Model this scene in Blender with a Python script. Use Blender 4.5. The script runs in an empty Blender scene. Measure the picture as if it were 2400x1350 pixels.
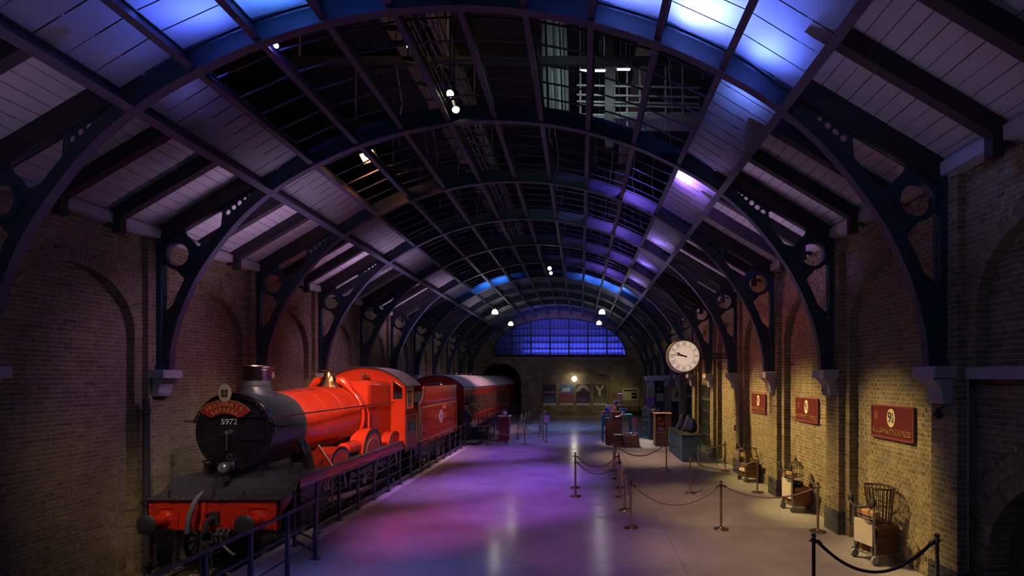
import bpy, math, random
import numpy as np
from mathutils import Vector, Matrix

random.seed(7)
SC = bpy.context.scene
COL = SC.collection
PI = math.pi

# ------------------------------------------------------------------ camera
CAM_H = 3.1                      # eye height above the platform
FPX = 1165.0                     # focal length in pixels of a 2400 px wide frame
VX, VY = 1360.0, 886.0           # vanishing point of the hall
cam_d = bpy.data.cameras.new('camera')
cam = bpy.data.objects.new('camera', cam_d)
COL.objects.link(cam)
cam.location = (0, 0, CAM_H)
cam.rotation_euler = (PI / 2, 0, 0)
cam_d.sensor_width = 36.0
cam_d.lens = FPX / 2400 * 36
cam_d.shift_x = -(VX - 1200) / 2400
cam_d.shift_y = (VY - 675) / 2400
cam_d.clip_start = 0.05
cam_d.clip_end = 200
SC.camera = cam

def at(x, y, Y):
    """a point of the place at depth Y, read off the photograph"""
    return Vector(((x - VX) * Y / FPX, Y, CAM_H - (y - VY) * Y / FPX))

# ------------------------------------------------------------------ world, exposure
w = bpy.data.worlds.new('studio_dark')
SC.world = w
w.use_nodes = True
w.node_tree.nodes['Background'].inputs[0].default_value = (0.20, 0.16, 0.36, 1)
w.node_tree.nodes['Background'].inputs[1].default_value = 0.03
SC.view_settings.view_transform = 'Standard'
SC.view_settings.look = 'None'
SC.view_settings.exposure = 0.45
SC.view_settings.gamma = 1.0
SC.view_settings.use_curve_mapping = False
cy = SC.cycles
cy.max_bounces = 3
cy.diffuse_bounces = 2
cy.glossy_bounces = 2
cy.transmission_bounces = 4
cy.sample_clamp_indirect = 3.0
cy.use_adaptive_sampling = True
cy.adaptive_threshold = 0.12
cy.adaptive_min_samples = 24
cy.use_light_tree = False
cy.light_sampling_threshold = 0.04
cy.caustics_reflective = False
cy.caustics_refractive = False

# ------------------------------------------------------------------ stage lighting
def spot(name, loc, to, power, color, angle, blend=0.6, size=0.12):
    d = bpy.data.lights.new(name, 'SPOT')
    d.energy = power
    d.color = color
    d.spot_size = math.radians(angle)
    d.spot_blend = blend
    d.shadow_soft_size = size
    o = bpy.data.objects.new(name, d)
    COL.objects.link(o)
    o.location = loc
    o.rotation_euler = (Vector(to) - Vector(loc)).to_track_quat('-Z', 'Y').to_euler()
    return o

def area(name, loc, to, power, color, sx, sy=None, spread=180):
    d = bpy.data.lights.new(name, 'AREA')
    d.energy = power
    d.color = color
    d.shape = 'RECTANGLE'
    d.size = sx
    d.size_y = sy or sx
    d.spread = math.radians(spread)
    o = bpy.data.objects.new(name, d)
    COL.objects.link(o)
    o.location = loc
    o.rotation_euler = (Vector(to) - Vector(loc)).to_track_quat('-Z', 'Y').to_euler()
    return o

AMBER = (1.0, 0.74, 0.26)
WARM = (1.0, 0.72, 0.46)
ROSE = (1.0, 0.26, 0.22)
MAGENTA = (0.66, 0.13, 0.70)
VIOLET = (0.32, 0.11, 1.0)
LAV = (0.69, 0.47, 0.85)
LIGHTS = [
    # amber lamps on the platform wall, one for each bay, thrown back from the roof middle
    ('wall_lamp', (-0.6, 10.6, 7.9), (5.5, 8.45, 1.1), 2900, AMBER, 22, 0.9),
    ('wall_lamp', (-0.6, 13.6, 7.9), (5.5, 11.6, 1.05), 4100, AMBER, 25, 0.9),
    ('wall_lamp', (-0.6, 16.7, 7.9), (5.5, 14.7, 1.05), 4100, AMBER, 25, 0.9),
    ('wall_lamp', (-0.6, 20.0, 7.9), (5.4, 18.0, 1.2), 4000, AMBER, 27, 0.9),
    ('wall_lamp', (-0.6, 23.4, 7.9), (5.2, 21.6, 1.2), 2400, AMBER, 28, 0.9),
    # red wash on the upper platform wall
    ('rose_wash', (-3.5, 15.5, 6.3), (5.3, 14.0, 3.9), 420, ROSE, 40, 1.0),
    ('rose_wash', (-3.5, 21.5, 6.3), (5.3, 20.0, 3.9), 420, ROSE, 40, 1.0),
    # locomotive and train
    ('engine_key', (-4.4, 3.8, 7.0), (-6.6, 13.6, 2.4), 5000, (1.0, 0.70, 0.52), 22, 0.8),
    ('engine_key', (-2.4, 12.2, 8.0), (-6.4, 13.6, 2.5), 420, (1.0, 0.55, 0.62), 40, 0.8),
    ('tender_key', (-2.4, 18.0, 8.0), (-5.9, 19.8, 1.8), 1500, (1.0, 0.50, 0.44), 44, 0.9),
    ('nose_lamp', (-4.9, 4.2, 6.9), (-6.9, 9.3, 1.0), 560, (1.0, 0.66, 0.48), 28, 0.8),
    ('side_fill', (-2.6, 8.2, 6.9), (-5.9, 11.8, 1.3), 520, (1.0, 0.62, 0.46), 20, 0.9),  # added spot, brightens the sand box and splashers
    ('nose_top', (-3.6, 7.6, 8.0), (-6.8, 10.4, 2.4), 420, (0.8, 0.8, 1.0), 30, 0.8),
    ('carriage_key', (-2.4, 27.0, 7.8), (-5.8, 29.0, 2.0), 1300, (1.0, 0.50, 0.50), 60, 0.9),
    # platform floor
    ('floor_wash', (-2.9, 9.6, 8.0), (-3.1, 10.3, 0), 1150, MAGENTA, 30, 1.0),
    ('floor_wash', (-1.2, 11.6, 8.1), (-1.4, 12.4, 0), 1700, (0.46, 0.11, 1.0), 34, 1.0),
    ('floor_wash', (-1.0, 15.0, 8.1), (-1.8, 15.8, 0), 2600, VIOLET, 40, 1.0),
    ('floor_wash', (-3.4, 13.6, 7.7), (-4.2, 14.0, 0), 1500, (0.46, 0.2, 1.0), 32, 1.0),
    ('floor_wash', (-2.6, 19.5, 8.1), (-3.4, 20.5, 0), 2100, VIOLET, 40, 1.0),
    ('floor_wash', (-0.8, 23.5, 8.1), (-1.4, 25.0, 0), 1500, (0.26, 0.20, 1.0), 46, 1.0),
    ('floor_wash', (-1.2, 29.0, 7.8), (-1.2, 31.5, 0), 1500, (0.16, 0.32, 1.0), 56, 1.0),
    ('floor_wash', (-2.4, 4.6, 7.9), (-3.0, 7.2, 0), 900, (0.20, 0.22, 1.0), 34, 1.0),
    ('floor_warm', (1.2, 8.8, 7.7), (3.3, 8.8, 0), 820, (1.0, 0.64, 0.38), 42, 1.0),
    ('floor_warm', (0.9, 12.4, 7.8), (3.1, 12.4, 0), 800, (1.0, 0.60, 0.36), 38, 1.0),
    ('floor_warm', (0.9, 18.4, 7.8), (2.6, 19.4, 0), 1500, (1.0, 0.66, 0.40), 38, 1.0),
    ('stall_fill', (0.9, 24.4, 7.6), (2.6, 23.8, 0.8), 2300, (1.0, 0.85, 0.70), 34, 0.9),  # spot added to brighten the shop stalls
    ('floor_rose', (0.2, 8.4, 7.9), (0.2, 9.4, 0), 620, (0.50, 0.18, 0.62), 38, 1.0),
    # left wall behind the train
    ('wall_low', (-6.0, 5.8, 6.6), (-8.5, 9.2, 0.5), 150, AMBER, 26, 1.0),
    ('wall_low', (-7.3, 12.6, 4.6), (-8.6, 11.4, 1.4), 36, AMBER, 60, 1.0),
    ('wall_violet', (-3.0, 9.6, 7.9), (-8.5, 10.4, 3.0), 320, (0.64, 0.32, 0.78), 40, 1.0),
    ('wall_violet', (-3.4, 15.6, 7.9), (-8.5, 17.0, 3.2), 420, (0.66, 0.33, 0.80), 44, 1.0),
    # end wall
    ('end_lamp', (-2.0, 36.6, 6.6), (-0.4, 41.0, 1.3), 130, (1.0, 0.78, 0.26), 50, 1.0),
    ('end_lamp', (2.6, 36.6, 6.6), (3.0, 41.0, 1.2), 200, (1.0, 0.82, 0.24), 40, 1.0),
]
for L in LIGHTS:
    spot(*L)
# cool unseen fill added behind the camera to lift the roof iron
area('front_fill', (-1.7, -2.6, 5.2), (-1.9, 12.0, 7.2), 34, (0.40, 0.48, 1.0), 5.0, 1.2)
# fills added in mid-air, without fixtures, to brighten the boarded slopes
for yy, pw in ((6.0, 3.2), (11.0, 16), (16.5, 28), (22.5, 30), (29.0, 16)):
    area('slope_fill', (-5.0, yy, 3.4), (-7.0, yy, 6.9), pw, LAV, 1.2, 3.4, 62)
    area('slope_fill', (1.6, yy, 3.4), (3.6, yy, 6.9), pw * 0.62, LAV, 1.2, 3.4, 62)

# ------------------------------------------------------------------ mesh helpers
class MB:
    """collects shapes and links them as one mesh object"""
    def __init__(s):
        s.v = []; s.f = []; s.m = []
    def add(s, vs, fs, mi=0):
        b = len(s.v)
        s.v.extend([tuple(p) for p in vs])
        s.f.extend([tuple(i + b for i in f) for f in fs])
        s.m.extend([mi] * len(fs))
        return s
    def hexa(s, p, mi=0):
        return s.add(p, [(0, 3, 2, 1), (4, 5, 6, 7), (0, 1, 5, 4), (1, 2, 6, 5), (2, 3, 7, 6), (3, 0, 4, 7)], mi)
    def box(s, x0, x1, y0, y1, z0, z1, mi=0):
        return s.hexa([(x0, y0, z0), (x1, y0, z0), (x1, y1, z0), (x0, y1, z0),
                       (x0, y0, z1), (x1, y0, z1), (x1, y1, z1), (x0, y1, z1)], mi)
    def cbox(s, x0, x1, y0, y1, z0, z1, b=0.01, mi=0):
        """box with its vertical and top edges cut"""
        prof = [(x0 + b, y0), (x1 - b, y0), (x1, y0 + b), (x1, y1 - b), (x1 - b, y1), (x0 + b, y1), (x0, y1 - b), (x0, y0 + b)]
        cx, cy_ = (x0 + x1) / 2, (y0 + y1) / 2
        fx, fy = 1 - 2 * b / max(x1 - x0, 1e-6), 1 - 2 * b / max(y1 - y0, 1e-6)
        top = [(cx + (x - cx) * fx, cy_ + (y - cy_) * fy) for x, y in prof]
        vs = [(x, y, z0) for x, y in prof] + [(x, y, z1 - b) for x, y in prof] + [(x, y, z1) for x, y in top]
        fs = [tuple(range(7, -1, -1)), tuple(range(16, 24))]
        for k in range(2):
            for i in range(8):
                j = (i + 1) % 8
                fs.append((k * 8 + i, k * 8 + j, k * 8 + 8 + j, k * 8 + 8 + i))
        return s.add(vs, fs, mi)
    def beam(s, p, q, w, h, up=(0, 0, 1), mi=0):
        p, q = Vector(p), Vector(q)
        d = (q - p).normalized()
        u = Vector(up)
        side = d.cross(u)
        if side.length < 1e-5:
            side = d.cross(Vector((1, 0, 0)))
        side.normalize()
        u = side.cross(d).normalized()
        a, b = side * (w / 2), u * (h / 2)
        return s.hexa([p - a - b, p + a - b, q + a - b, q - a - b, p - a + b, p + a + b, q + a + b, q - a + b], mi)
    def tube(s, pts, r, n=8, closed=False, cap=True, mi=0):
        pts = [Vector(p) for p in pts]
        rs = r if isinstance(r, (list, tuple)) else [r] * len(pts)
        N = len(pts)
        base = len(s.v)
        prev = None
        for i, p in enumerate(pts):
            if closed:
                t = pts[(i + 1) % N] - pts[i - 1]
            else:
                t = pts[min(i + 1, N - 1)] - pts[max(i - 1, 0)]
            t.normalize()
            if prev is None:
                a = t.cross(Vector((0, 0, 1)))
                if a.length < 1e-3:
                    a = t.cross(Vector((0, 1, 0)))
            else:
                a = prev - t * prev.dot(t)
                if a.length < 1e-5:
                    a = t.cross(Vector((0, 0, 1)))
            a.normalize()
            b = t.cross(a)
            prev = a
            for k in range(n):
                th = 2 * PI * k / n
                s.v.append(tuple(p + (a * math.cos(th) + b * math.sin(th)) * rs[i]))
        for i in range(N if closed else N - 1):
            for k in range(n):
                k2 = (k + 1) % n
                i2 = (i + 1) % N
                s.f.append((base + i * n + k, base + i * n + k2, base + i2 * n + k2, base + i2 * n + k)); s.m.append(mi)
        if cap and not closed:
            s.f.append(tuple(base + k for k in range(n - 1, -1, -1))); s.m.append(mi)
            s.f.append(tuple(base + (N - 1) * n + k for k in range(n))); s.m.append(mi)
        return s
    def lathe(s, prof, o=(0, 0, 0), axis=(0, 0, 1), n=24, mi=0, cap=True, a0=0.0, a1=2 * PI, ref=None):
        """prof: list of (radius, height along axis)"""
        o, ax = Vector(o), Vector(axis).normalized()
        a = Vector(ref) if ref else ax.cross(Vector((0, 0, 1)) if abs(ax.z) < 0.9 else Vector((0, 1, 0)))
        a.normalize()
        b = ax.cross(a)
        full = abs(a1 - a0 - 2 * PI) < 1e-6
        m = n if full else n + 1
        base = len(s.v)
        for r, h in prof:
            for k in range(m):
                th = a0 + (a1 - a0) * k / n
                s.v.append(tuple(o + ax * h + (a * math.cos(th) + b * math.sin(th)) * r))
        for i in range(len(prof) - 1):
            for k in range(n):
                k2 = (k + 1) % m
                s.f.append((base + i * m + k, base + i * m + k2, base + (i + 1) * m + k2, base + (i + 1) * m + k)); s.m.append(mi)
        if cap and full:
            if prof[0][0] > 1e-4:
                s.f.append(tuple(base + k for k in range(m - 1, -1, -1))); s.m.append(mi)
            if prof[-1][0] > 1e-4:
                s.f.append(tuple(base + (len(prof) - 1) * m + k for k in range(m))); s.m.append(mi)
        return s
    def prism(s, poly, t0, t1, plane='xz', mi=0):
        """poly in the plane named, pushed from t0 to t1 along the third axis"""
        def pt(u, v, t):
            return {'xz': (u, t, v), 'yz': (t, u, v), 'xy': (u, v, t)}[plane]
        n = len(poly)
        vs = [pt(u, v, t0) for u, v in poly] + [pt(u, v, t1) for u, v in poly]
        fs = [tuple(range(n - 1, -1, -1)), tuple(range(n, 2 * n))]
        for i in range(n):
            j = (i + 1) % n
            fs.append((i, j, n + j, n + i))
        return s.add(vs, fs, mi)
    def sweep(s, secs, closed_sec=True, cap=True, mi=0):
        """skin a row of equally long sections"""
        n = len(secs[0]); base = len(s.v)
        for sec in secs:
            s.v.extend([tuple(p) for p in sec])
        for i in range(len(secs) - 1):
            for k in range(n if closed_sec else n - 1):
                k2 = (k + 1) % n
                s.f.append((base + i * n + k, base + i * n + k2, base + (i + 1) * n + k2, base + (i + 1) * n + k)); s.m.append(mi)
        if cap and closed_sec:
            s.f.append(tuple(base + k for k in range(n - 1, -1, -1))); s.m.append(mi)
            s.f.append(tuple(base + (len(secs) - 1) * n + k for k in range(n))); s.m.append(mi)
        return s
    def ball(s, c, r, n=10, m=6, sc=(1, 1, 1), z0=-1.0, mi=0):
        c = Vector(c)
        prof = []
        for i in range(m + 1):
            th = -PI / 2 + PI * i / m
            zz = max(math.sin(th), z0)
            prof.append((math.cos(th) if math.sin(th) >= z0 else math.sqrt(max(0, 1 - z0 * z0)), zz))
        base = len(s.v)
        for rr, zz in prof:
            for k in range(n):
                th = 2 * PI * k / n
                s.v.append((c.x + rr * math.cos(th) * r * sc[0], c.y + rr * math.sin(th) * r * sc[1], c.z + zz * r * sc[2]))
        for i in range(m):
            for k in range(n):
                k2 = (k + 1) % n
                s.f.append((base + i * n + k, base + i * n + k2, base + (i + 1) * n + k2, base + (i + 1) * n + k)); s.m.append(mi)
        return s
    def rivet(s, c, d, r=0.012):
        """a small domed head on direction d"""
        c, d = Vector(c), Vector(d).normalized()
        a = d.cross(Vector((0, 0, 1)) if abs(d.z) < 0.9 else Vector((1, 0, 0))).normalized()
        b = d.cross(a)
        vs = [c + a * r, c + b * r, c - a * r, c - b * r, c + d * r * 0.9]
        return s.add(vs, [(0, 1, 4), (1, 2, 4), (2, 3, 4), (3, 0, 4)])
    def mesh(s, name, origin=(0, 0, 0), smooth=None):
        me = bpy.data.meshes.new(name)
        o = origin
        me.from_pydata([(x - o[0], y - o[1], z - o[2]) for x, y, z in s.v], [], s.f)
        if any(s.m):
            me.polygons.foreach_set('material_index', s.m)
        if smooth is not None:
            me.polygons.foreach_set('use_smooth', [True] * len(me.polygons))
            me.set_sharp_from_angle(angle=math.radians(smooth))
        me.update()
        return me
    def build(s, name, mat, parent=None, smooth=None, origin=None, label=None):
        org = origin if origin is not None else (root_of(parent).location if parent else (0, 0, 0))
        me = s.mesh(name, org, smooth)
        for m_ in (mat if isinstance(mat, (list, tuple)) else [mat]):
            me.materials.append(m_)
        return link(name, me, parent, origin if parent is None else None, label)

def root_of(o):
    while o.parent:
        o = o.parent
    return o

def link(name, data, parent=None, loc=None, label=None):
    o = bpy.data.objects.new(name, data)
    COL.objects.link(o)
    if parent:
        o.parent = parent
    if loc is not None:
        o.location = loc
    if label:
        o['label'] = label
    return o

def thing(name, label, cat, loc=(0, 0, 0), group=None, rz=0.0):
    o = bpy.data.objects.new(name, None)
    COL.objects.link(o)
    o.empty_display_size = 0.2
    o.location = loc
    o.rotation_euler = (0, 0, rz)
    return tag(o, label, cat, group)

def tag(o, label, cat, group=None):
    o['label'] = label
    o['category'] = cat
    if group:
        o['group'] = group
    return o

def structure(o):
    o['kind'] = 'structure'
    return o

def dup(root, loc, rz=None, label=None, parent=None):
    """a copy of a thing with its parts and sub-parts"""
    r = root.copy(); COL.objects.link(r); r.location = loc
    if rz is not None:
        r.rotation_euler = (0, 0, rz)
    if label:
        r['label'] = label
    if parent:
        r.parent = parent
    for ch in list(root.children):
        c = ch.copy(); COL.objects.link(c); c.parent = r
        for g in list(ch.children):
            d = g.copy(); COL.objects.link(d); d.parent = c
    return r

def L(parent_origin=(0, 0, 0)):
    return MB()

def text_mesh(txt, size, depth=0.003, align='CENTER'):
    cu = bpy.data.curves.new('lettering', 'FONT')
    cu.body = txt; cu.size = size; cu.extrude = depth
    cu.align_x = align; cu.align_y = 'CENTER'
    cu.resolution_u = 3
    o = bpy.data.objects.new('lettering', cu)
    COL.objects.link(o)
    bpy.context.view_layer.update()
    me = bpy.data.meshes.new_from_object(o.evaluated_get(bpy.context.evaluated_depsgraph_get()))
    bpy.data.objects.remove(o); bpy.data.curves.remove(cu)
    return me

def text_on(txt, size, M, mat, parent, name='lettering', depth=0.004, sx=1.0):
    """flat lettering laid by the matrix M (world), as a child"""
    me = text_mesh(txt, size, depth)
    me.transform(M @ Matrix.Diagonal((sx, 1, 1, 1)))
    org = root_of(parent).location
    rot = root_of(parent).rotation_euler.z
    me.transform(Matrix.Translation(-Vector(org)))
    me.materials.clear(); me.materials.append(mat)
    return link(name, me, parent)

def frame(origin, xdir, ydir):
    x = Vector(xdir).normalized(); y = Vector(ydir).normalized(); z = x.cross(y)
    M = Matrix.Identity(4)
    for i in range(3):
        M[i][0], M[i][1], M[i][2], M[i][3] = x[i], y[i], z[i], origin[i]
    return M

def plate_mesh(loops, depth):
    """flat plate in XY with holes (first loop the outline), thickness 2*depth"""
    cu = bpy.data.curves.new('plate', 'CURVE')
    cu.dimensions = '2D'; cu.fill_mode = 'BOTH'; cu.extrude = depth
    for lp in loops:
        sp = cu.splines.new('POLY'); sp.points.add(len(lp) - 1)
        for p_, (x, y) in zip(sp.points, lp):
            p_.co = (x, y, 0, 1)
        sp.use_cyclic_u = True
    o = bpy.data.objects.new('plate', cu)
    COL.objects.link(o)
    bpy.context.view_layer.update()
    me = bpy.data.meshes.new_from_object(o.evaluated_get(bpy.context.evaluated_depsgraph_get()))
    bpy.data.objects.remove(o); bpy.data.curves.remove(cu)
    return me

def circ(cx, cy_, r, n=20):
    return [(cx + r * math.cos(2 * PI * k / n), cy_ + r * math.sin(2 * PI * k / n)) for k in range(n)]

# ------------------------------------------------------------------ materials
def mat(name, col, rough=0.5, metal=0.0, noise=0.0, nscale=8.0, bump=0.0, bscale=40.0, emit=None, estr=0.0, coat=0.0, spec=None, trans=0.0):
    m = bpy.data.materials.new(name)
    m.use_nodes = True
    nt = m.node_tree
    b = nt.nodes['Principled BSDF']
    b.inputs['Base Color'].default_value = (*col, 1)
    b.inputs['Roughness'].default_value = rough
    b.inputs['Metallic'].default_value = metal
    if coat:
        b.inputs['Coat Weight'].default_value = coat
        b.inputs['Coat Roughness'].default_value = 0.06
    if spec is not None:
        b.inputs['Specular IOR Level'].default_value = spec
    if emit:
        b.inputs['Emission Color'].default_value = (*emit, 1)
        b.inputs['Emission Strength'].default_value = estr
    if noise or bump:
        tc = nt.nodes.new('ShaderNodeNewGeometry')
    if noise:
        nz = nt.nodes.new('ShaderNodeTexNoise')
        nz.inputs['Scale'].default_value = nscale
        nz.inputs['Detail'].default_value = 5
        nt.links.new(tc.outputs['Position'], nz.inputs['Vector'])
        mx = nt.nodes.new('ShaderNodeMix'); mx.data_type = 'RGBA'
        mx.inputs[6].default_value = (*[c * (1 - noise) for c in col], 1)
        mx.inputs[7].default_value = (*[min(1, c * (1 + noise)) for c in col], 1)
        nt.links.new(nz.outputs['Fac'], mx.inputs[0])
        nt.links.new(mx.outputs[2], b.inputs['Base Color'])
    if bump:
        n2 = nt.nodes.new('ShaderNodeTexNoise')
        n2.inputs['Scale'].default_value = bscale
        n2.inputs['Detail'].default_value = 3
        nt.links.new(tc.outputs['Position'], n2.inputs['Vector'])
        bp = nt.nodes.new('ShaderNodeBump')
        bp.inputs['Strength'].default_value = bump
        bp.inputs['Distance'].default_value = 0.02
        nt.links.new(n2.outputs['Fac'], bp.inputs['Height'])
        nt.links.new(bp.outputs['Normal'], b.inputs['Normal'])
    return m

def brick_mat(name, cols, single=False):
    """fired clay: a tone for each brick and a fine speckle"""
    m = bpy.data.materials.new(name); m.use_nodes = True
    nt = m.node_tree; b = nt.nodes['Principled BSDF']
    b.inputs['Roughness'].default_value = 0.85
    b.inputs['Specular IOR Level'].default_value = 0.25
    if single:
        src = nt.nodes.new('ShaderNodeObjectInfo').outputs['Random']
    else:
        a = nt.nodes.new('ShaderNodeAttribute'); a.attribute_name = 'tone'; src = a.outputs['Fac']
    ramp = nt.nodes.new('ShaderNodeValToRGB')
    el = ramp.color_ramp.elements
    el[0].position = 0; el[0].color = (*cols[0], 1)
    el[1].position = 1; el[1].color = (*cols[-1], 1)
    for i, c in enumerate(cols[1:-1]):
        e = el.new((i + 1) / (len(cols) - 1)); e.color = (*c, 1)
    nt.links.new(src, ramp.inputs[0])
    g = nt.nodes.new('ShaderNodeNewGeometry')
    nz = nt.nodes.new('ShaderNodeTexNoise'); nz.inputs['Scale'].default_value = 14; nz.inputs['Detail'].default_value = 6
    nt.links.new(g.outputs['Position'], nz.inputs['Vector'])
    mr = nt.nodes.new('ShaderNodeMapRange')
    mr.inputs[1].default_value = 0.3; mr.inputs[2].default_value = 0.75
    mr.inputs[3].default_value = 0.55; mr.inputs[4].default_value = 1.3
    nt.links.new(nz.outputs['Fac'], mr.inputs[0])
    mx = nt.nodes.new('ShaderNodeMix'); mx.data_type = 'RGBA'; mx.blend_type = 'MULTIPLY'
    mx.inputs[0].default_value = 1
    nt.links.new(ramp.outputs[0], mx.inputs[6]); nt.links.new(mr.outputs[0], mx.inputs[7])
    nt.links.new(mx.outputs[2], b.inputs['Base Color'])
    bp = nt.nodes.new('ShaderNodeBump'); bp.inputs['Strength'].default_value = 0.35; bp.inputs['Distance'].default_value = 0.01
    n2 = nt.nodes.new('ShaderNodeTexNoise'); n2.inputs['Scale'].default_value = 60
    nt.links.new(g.outputs['Position'], n2.inputs['Vector'])
    nt.links.new(n2.outputs['Fac'], bp.inputs['Height']); nt.links.new(bp.outputs['Normal'], b.inputs['Normal'])
    return m

def far_brick_mat(name, c1, c2, cm, swap):
    """brickwork too far off for single bricks"""
    m = bpy.data.materials.new(name); m.use_nodes = True
    nt = m.node_tree; b = nt.nodes['Principled BSDF']; b.inputs['Roughness'].default_value = 0.9
    g = nt.nodes.new('ShaderNodeNewGeometry')
    sp = nt.nodes.new('ShaderNodeSeparateXYZ'); cb = nt.nodes.new('ShaderNodeCombineXYZ')
    nt.links.new(g.outputs['Position'], sp.inputs[0])
    nt.links.new(sp.outputs['X' if swap == 'xz' else 'Y'], cb.inputs[0]); nt.links.new(sp.outputs['Z'], cb.inputs[1])
    t = nt.nodes.new('ShaderNodeTexBrick')
    t.inputs['Color1'].default_value = (*c1, 1); t.inputs['Color2'].default_value = (*c2, 1); t.inputs['Mortar'].default_value = (*cm, 1)
    t.inputs['Scale'].default_value = 1; t.inputs['Mortar Size'].default_value = 0.008
    t.inputs['Brick Width'].default_value = 0.225; t.inputs['Row Height'].default_value = 0.0775
    nt.links.new(cb.outputs[0], t.inputs['Vector'])
    nz = nt.nodes.new('ShaderNodeTexNoise'); nz.inputs['Scale'].default_value = 1.3; nz.inputs['Detail'].default_value = 6
    nt.links.new(g.outputs['Position'], nz.inputs['Vector'])
    mr = nt.nodes.new('ShaderNodeMapRange'); mr.inputs[1].default_value = 0.3; mr.inputs[2].default_value = 0.7; mr.inputs[3].default_value = 0.6; mr.inputs[4].default_value = 1.3
    nt.links.new(nz.outputs['Fac'], mr.inputs[0])
    mx = nt.nodes.new('ShaderNodeMix'); mx.data_type = 'RGBA'; mx.blend_type = 'MULTIPLY'; mx.inputs[0].default_value = 1
    nt.links.new(t.outputs['Color'], mx.inputs[6]); nt.links.new(mr.outputs[0], mx.inputs[7])
    nt.links.new(mx.outputs[2], b.inputs['Base Color'])
    return m

def translucent_mat(name, col, t=0.6):
    m = bpy.data.materials.new(name); m.use_nodes = True
    nt = m.node_tree; out = nt.nodes['Material Output']; b = nt.nodes['Principled BSDF']
    b.inputs['Base Color'].default_value = (*col, 1); b.inputs['Roughness'].default_value = 0.5
    tr = nt.nodes.new('ShaderNodeBsdfTranslucent'); tr.inputs[0].default_value = (*col, 1)
    mx = nt.nodes.new('ShaderNodeMixShader'); mx.inputs[0].default_value = t
    nt.links.new(b.outputs[0], mx.inputs[1]); nt.links.new(tr.outputs[0], mx.inputs[2]); nt.links.new(mx.outputs[0], out.inputs[0])
    return m

def clear_mat(name):
    m = bpy.data.materials.new(name); m.use_nodes = True
    nt = m.node_tree; out = nt.nodes['Material Output']; b = nt.nodes['Principled BSDF']
    b.inputs['Base Color'].default_value = (.5, .55, .55, 1); b.inputs['Roughness'].default_value = 0.05
    tr = nt.nodes.new('ShaderNodeBsdfTransparent'); mx = nt.nodes.new('ShaderNodeMixShader'); mx.inputs[0].default_value = 0.8
    nt.links.new(b.outputs[0], mx.inputs[1]); nt.links.new(tr.outputs[0], mx.inputs[2]); nt.links.new(mx.outputs[0], out.inputs[0])
    return m

def floor_mat():
    m = bpy.data.materials.new('polished_concrete'); m.use_nodes = True
    nt = m.node_tree; b = nt.nodes['Principled BSDF']
    g = nt.nodes.new('ShaderNodeNewGeometry')
    n1 = nt.nodes.new('ShaderNodeTexNoise'); n1.inputs['Scale'].default_value = 0.8; n1.inputs['Detail'].default_value = 4; n1.inputs['Roughness'].default_value = 0.5
    nt.links.new(g.outputs['Position'], n1.inputs['Vector'])
    r = nt.nodes.new('ShaderNodeValToRGB'); el = r.color_ramp.elements
    el[0].position = 0.3; el[0].color = (0.36, 0.34, 0.32, 1); el[1].position = 0.72; el[1].color = (0.50, 0.47, 0.44, 1)
    nt.links.new(n1.outputs['Fac'], r.inputs[0]); nt.links.new(r.outputs[0], b.inputs['Base Color'])
    mr = nt.nodes.new('ShaderNodeMapRange'); mr.inputs[1].default_value = 0.3; mr.inputs[2].default_value = 0.7; mr.inputs[3].default_value = 0.16; mr.inputs[4].default_value = 0.23
    n2 = nt.nodes.new('ShaderNodeTexNoise'); n2.inputs['Scale'].default_value = 1.6; n2.inputs['Detail'].default_value = 2
    nt.links.new(g.outputs['Position'], n2.inputs['Vector']); nt.links.new(n2.outputs['Fac'], mr.inputs[0]); nt.links.new(mr.outputs[0], b.inputs['Roughness'])
    b.inputs['Specular IOR Level'].default_value = 0.5
    bp = nt.nodes.new('ShaderNodeBump'); bp.inputs['Strength'].default_value = 0.04; bp.inputs['Distance'].default_value = 0.02
    nt.links.new(n2.outputs['Fac'], bp.inputs['Height']); nt.links.new(bp.outputs['Normal'], b.inputs['Normal'])
    return m

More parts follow.
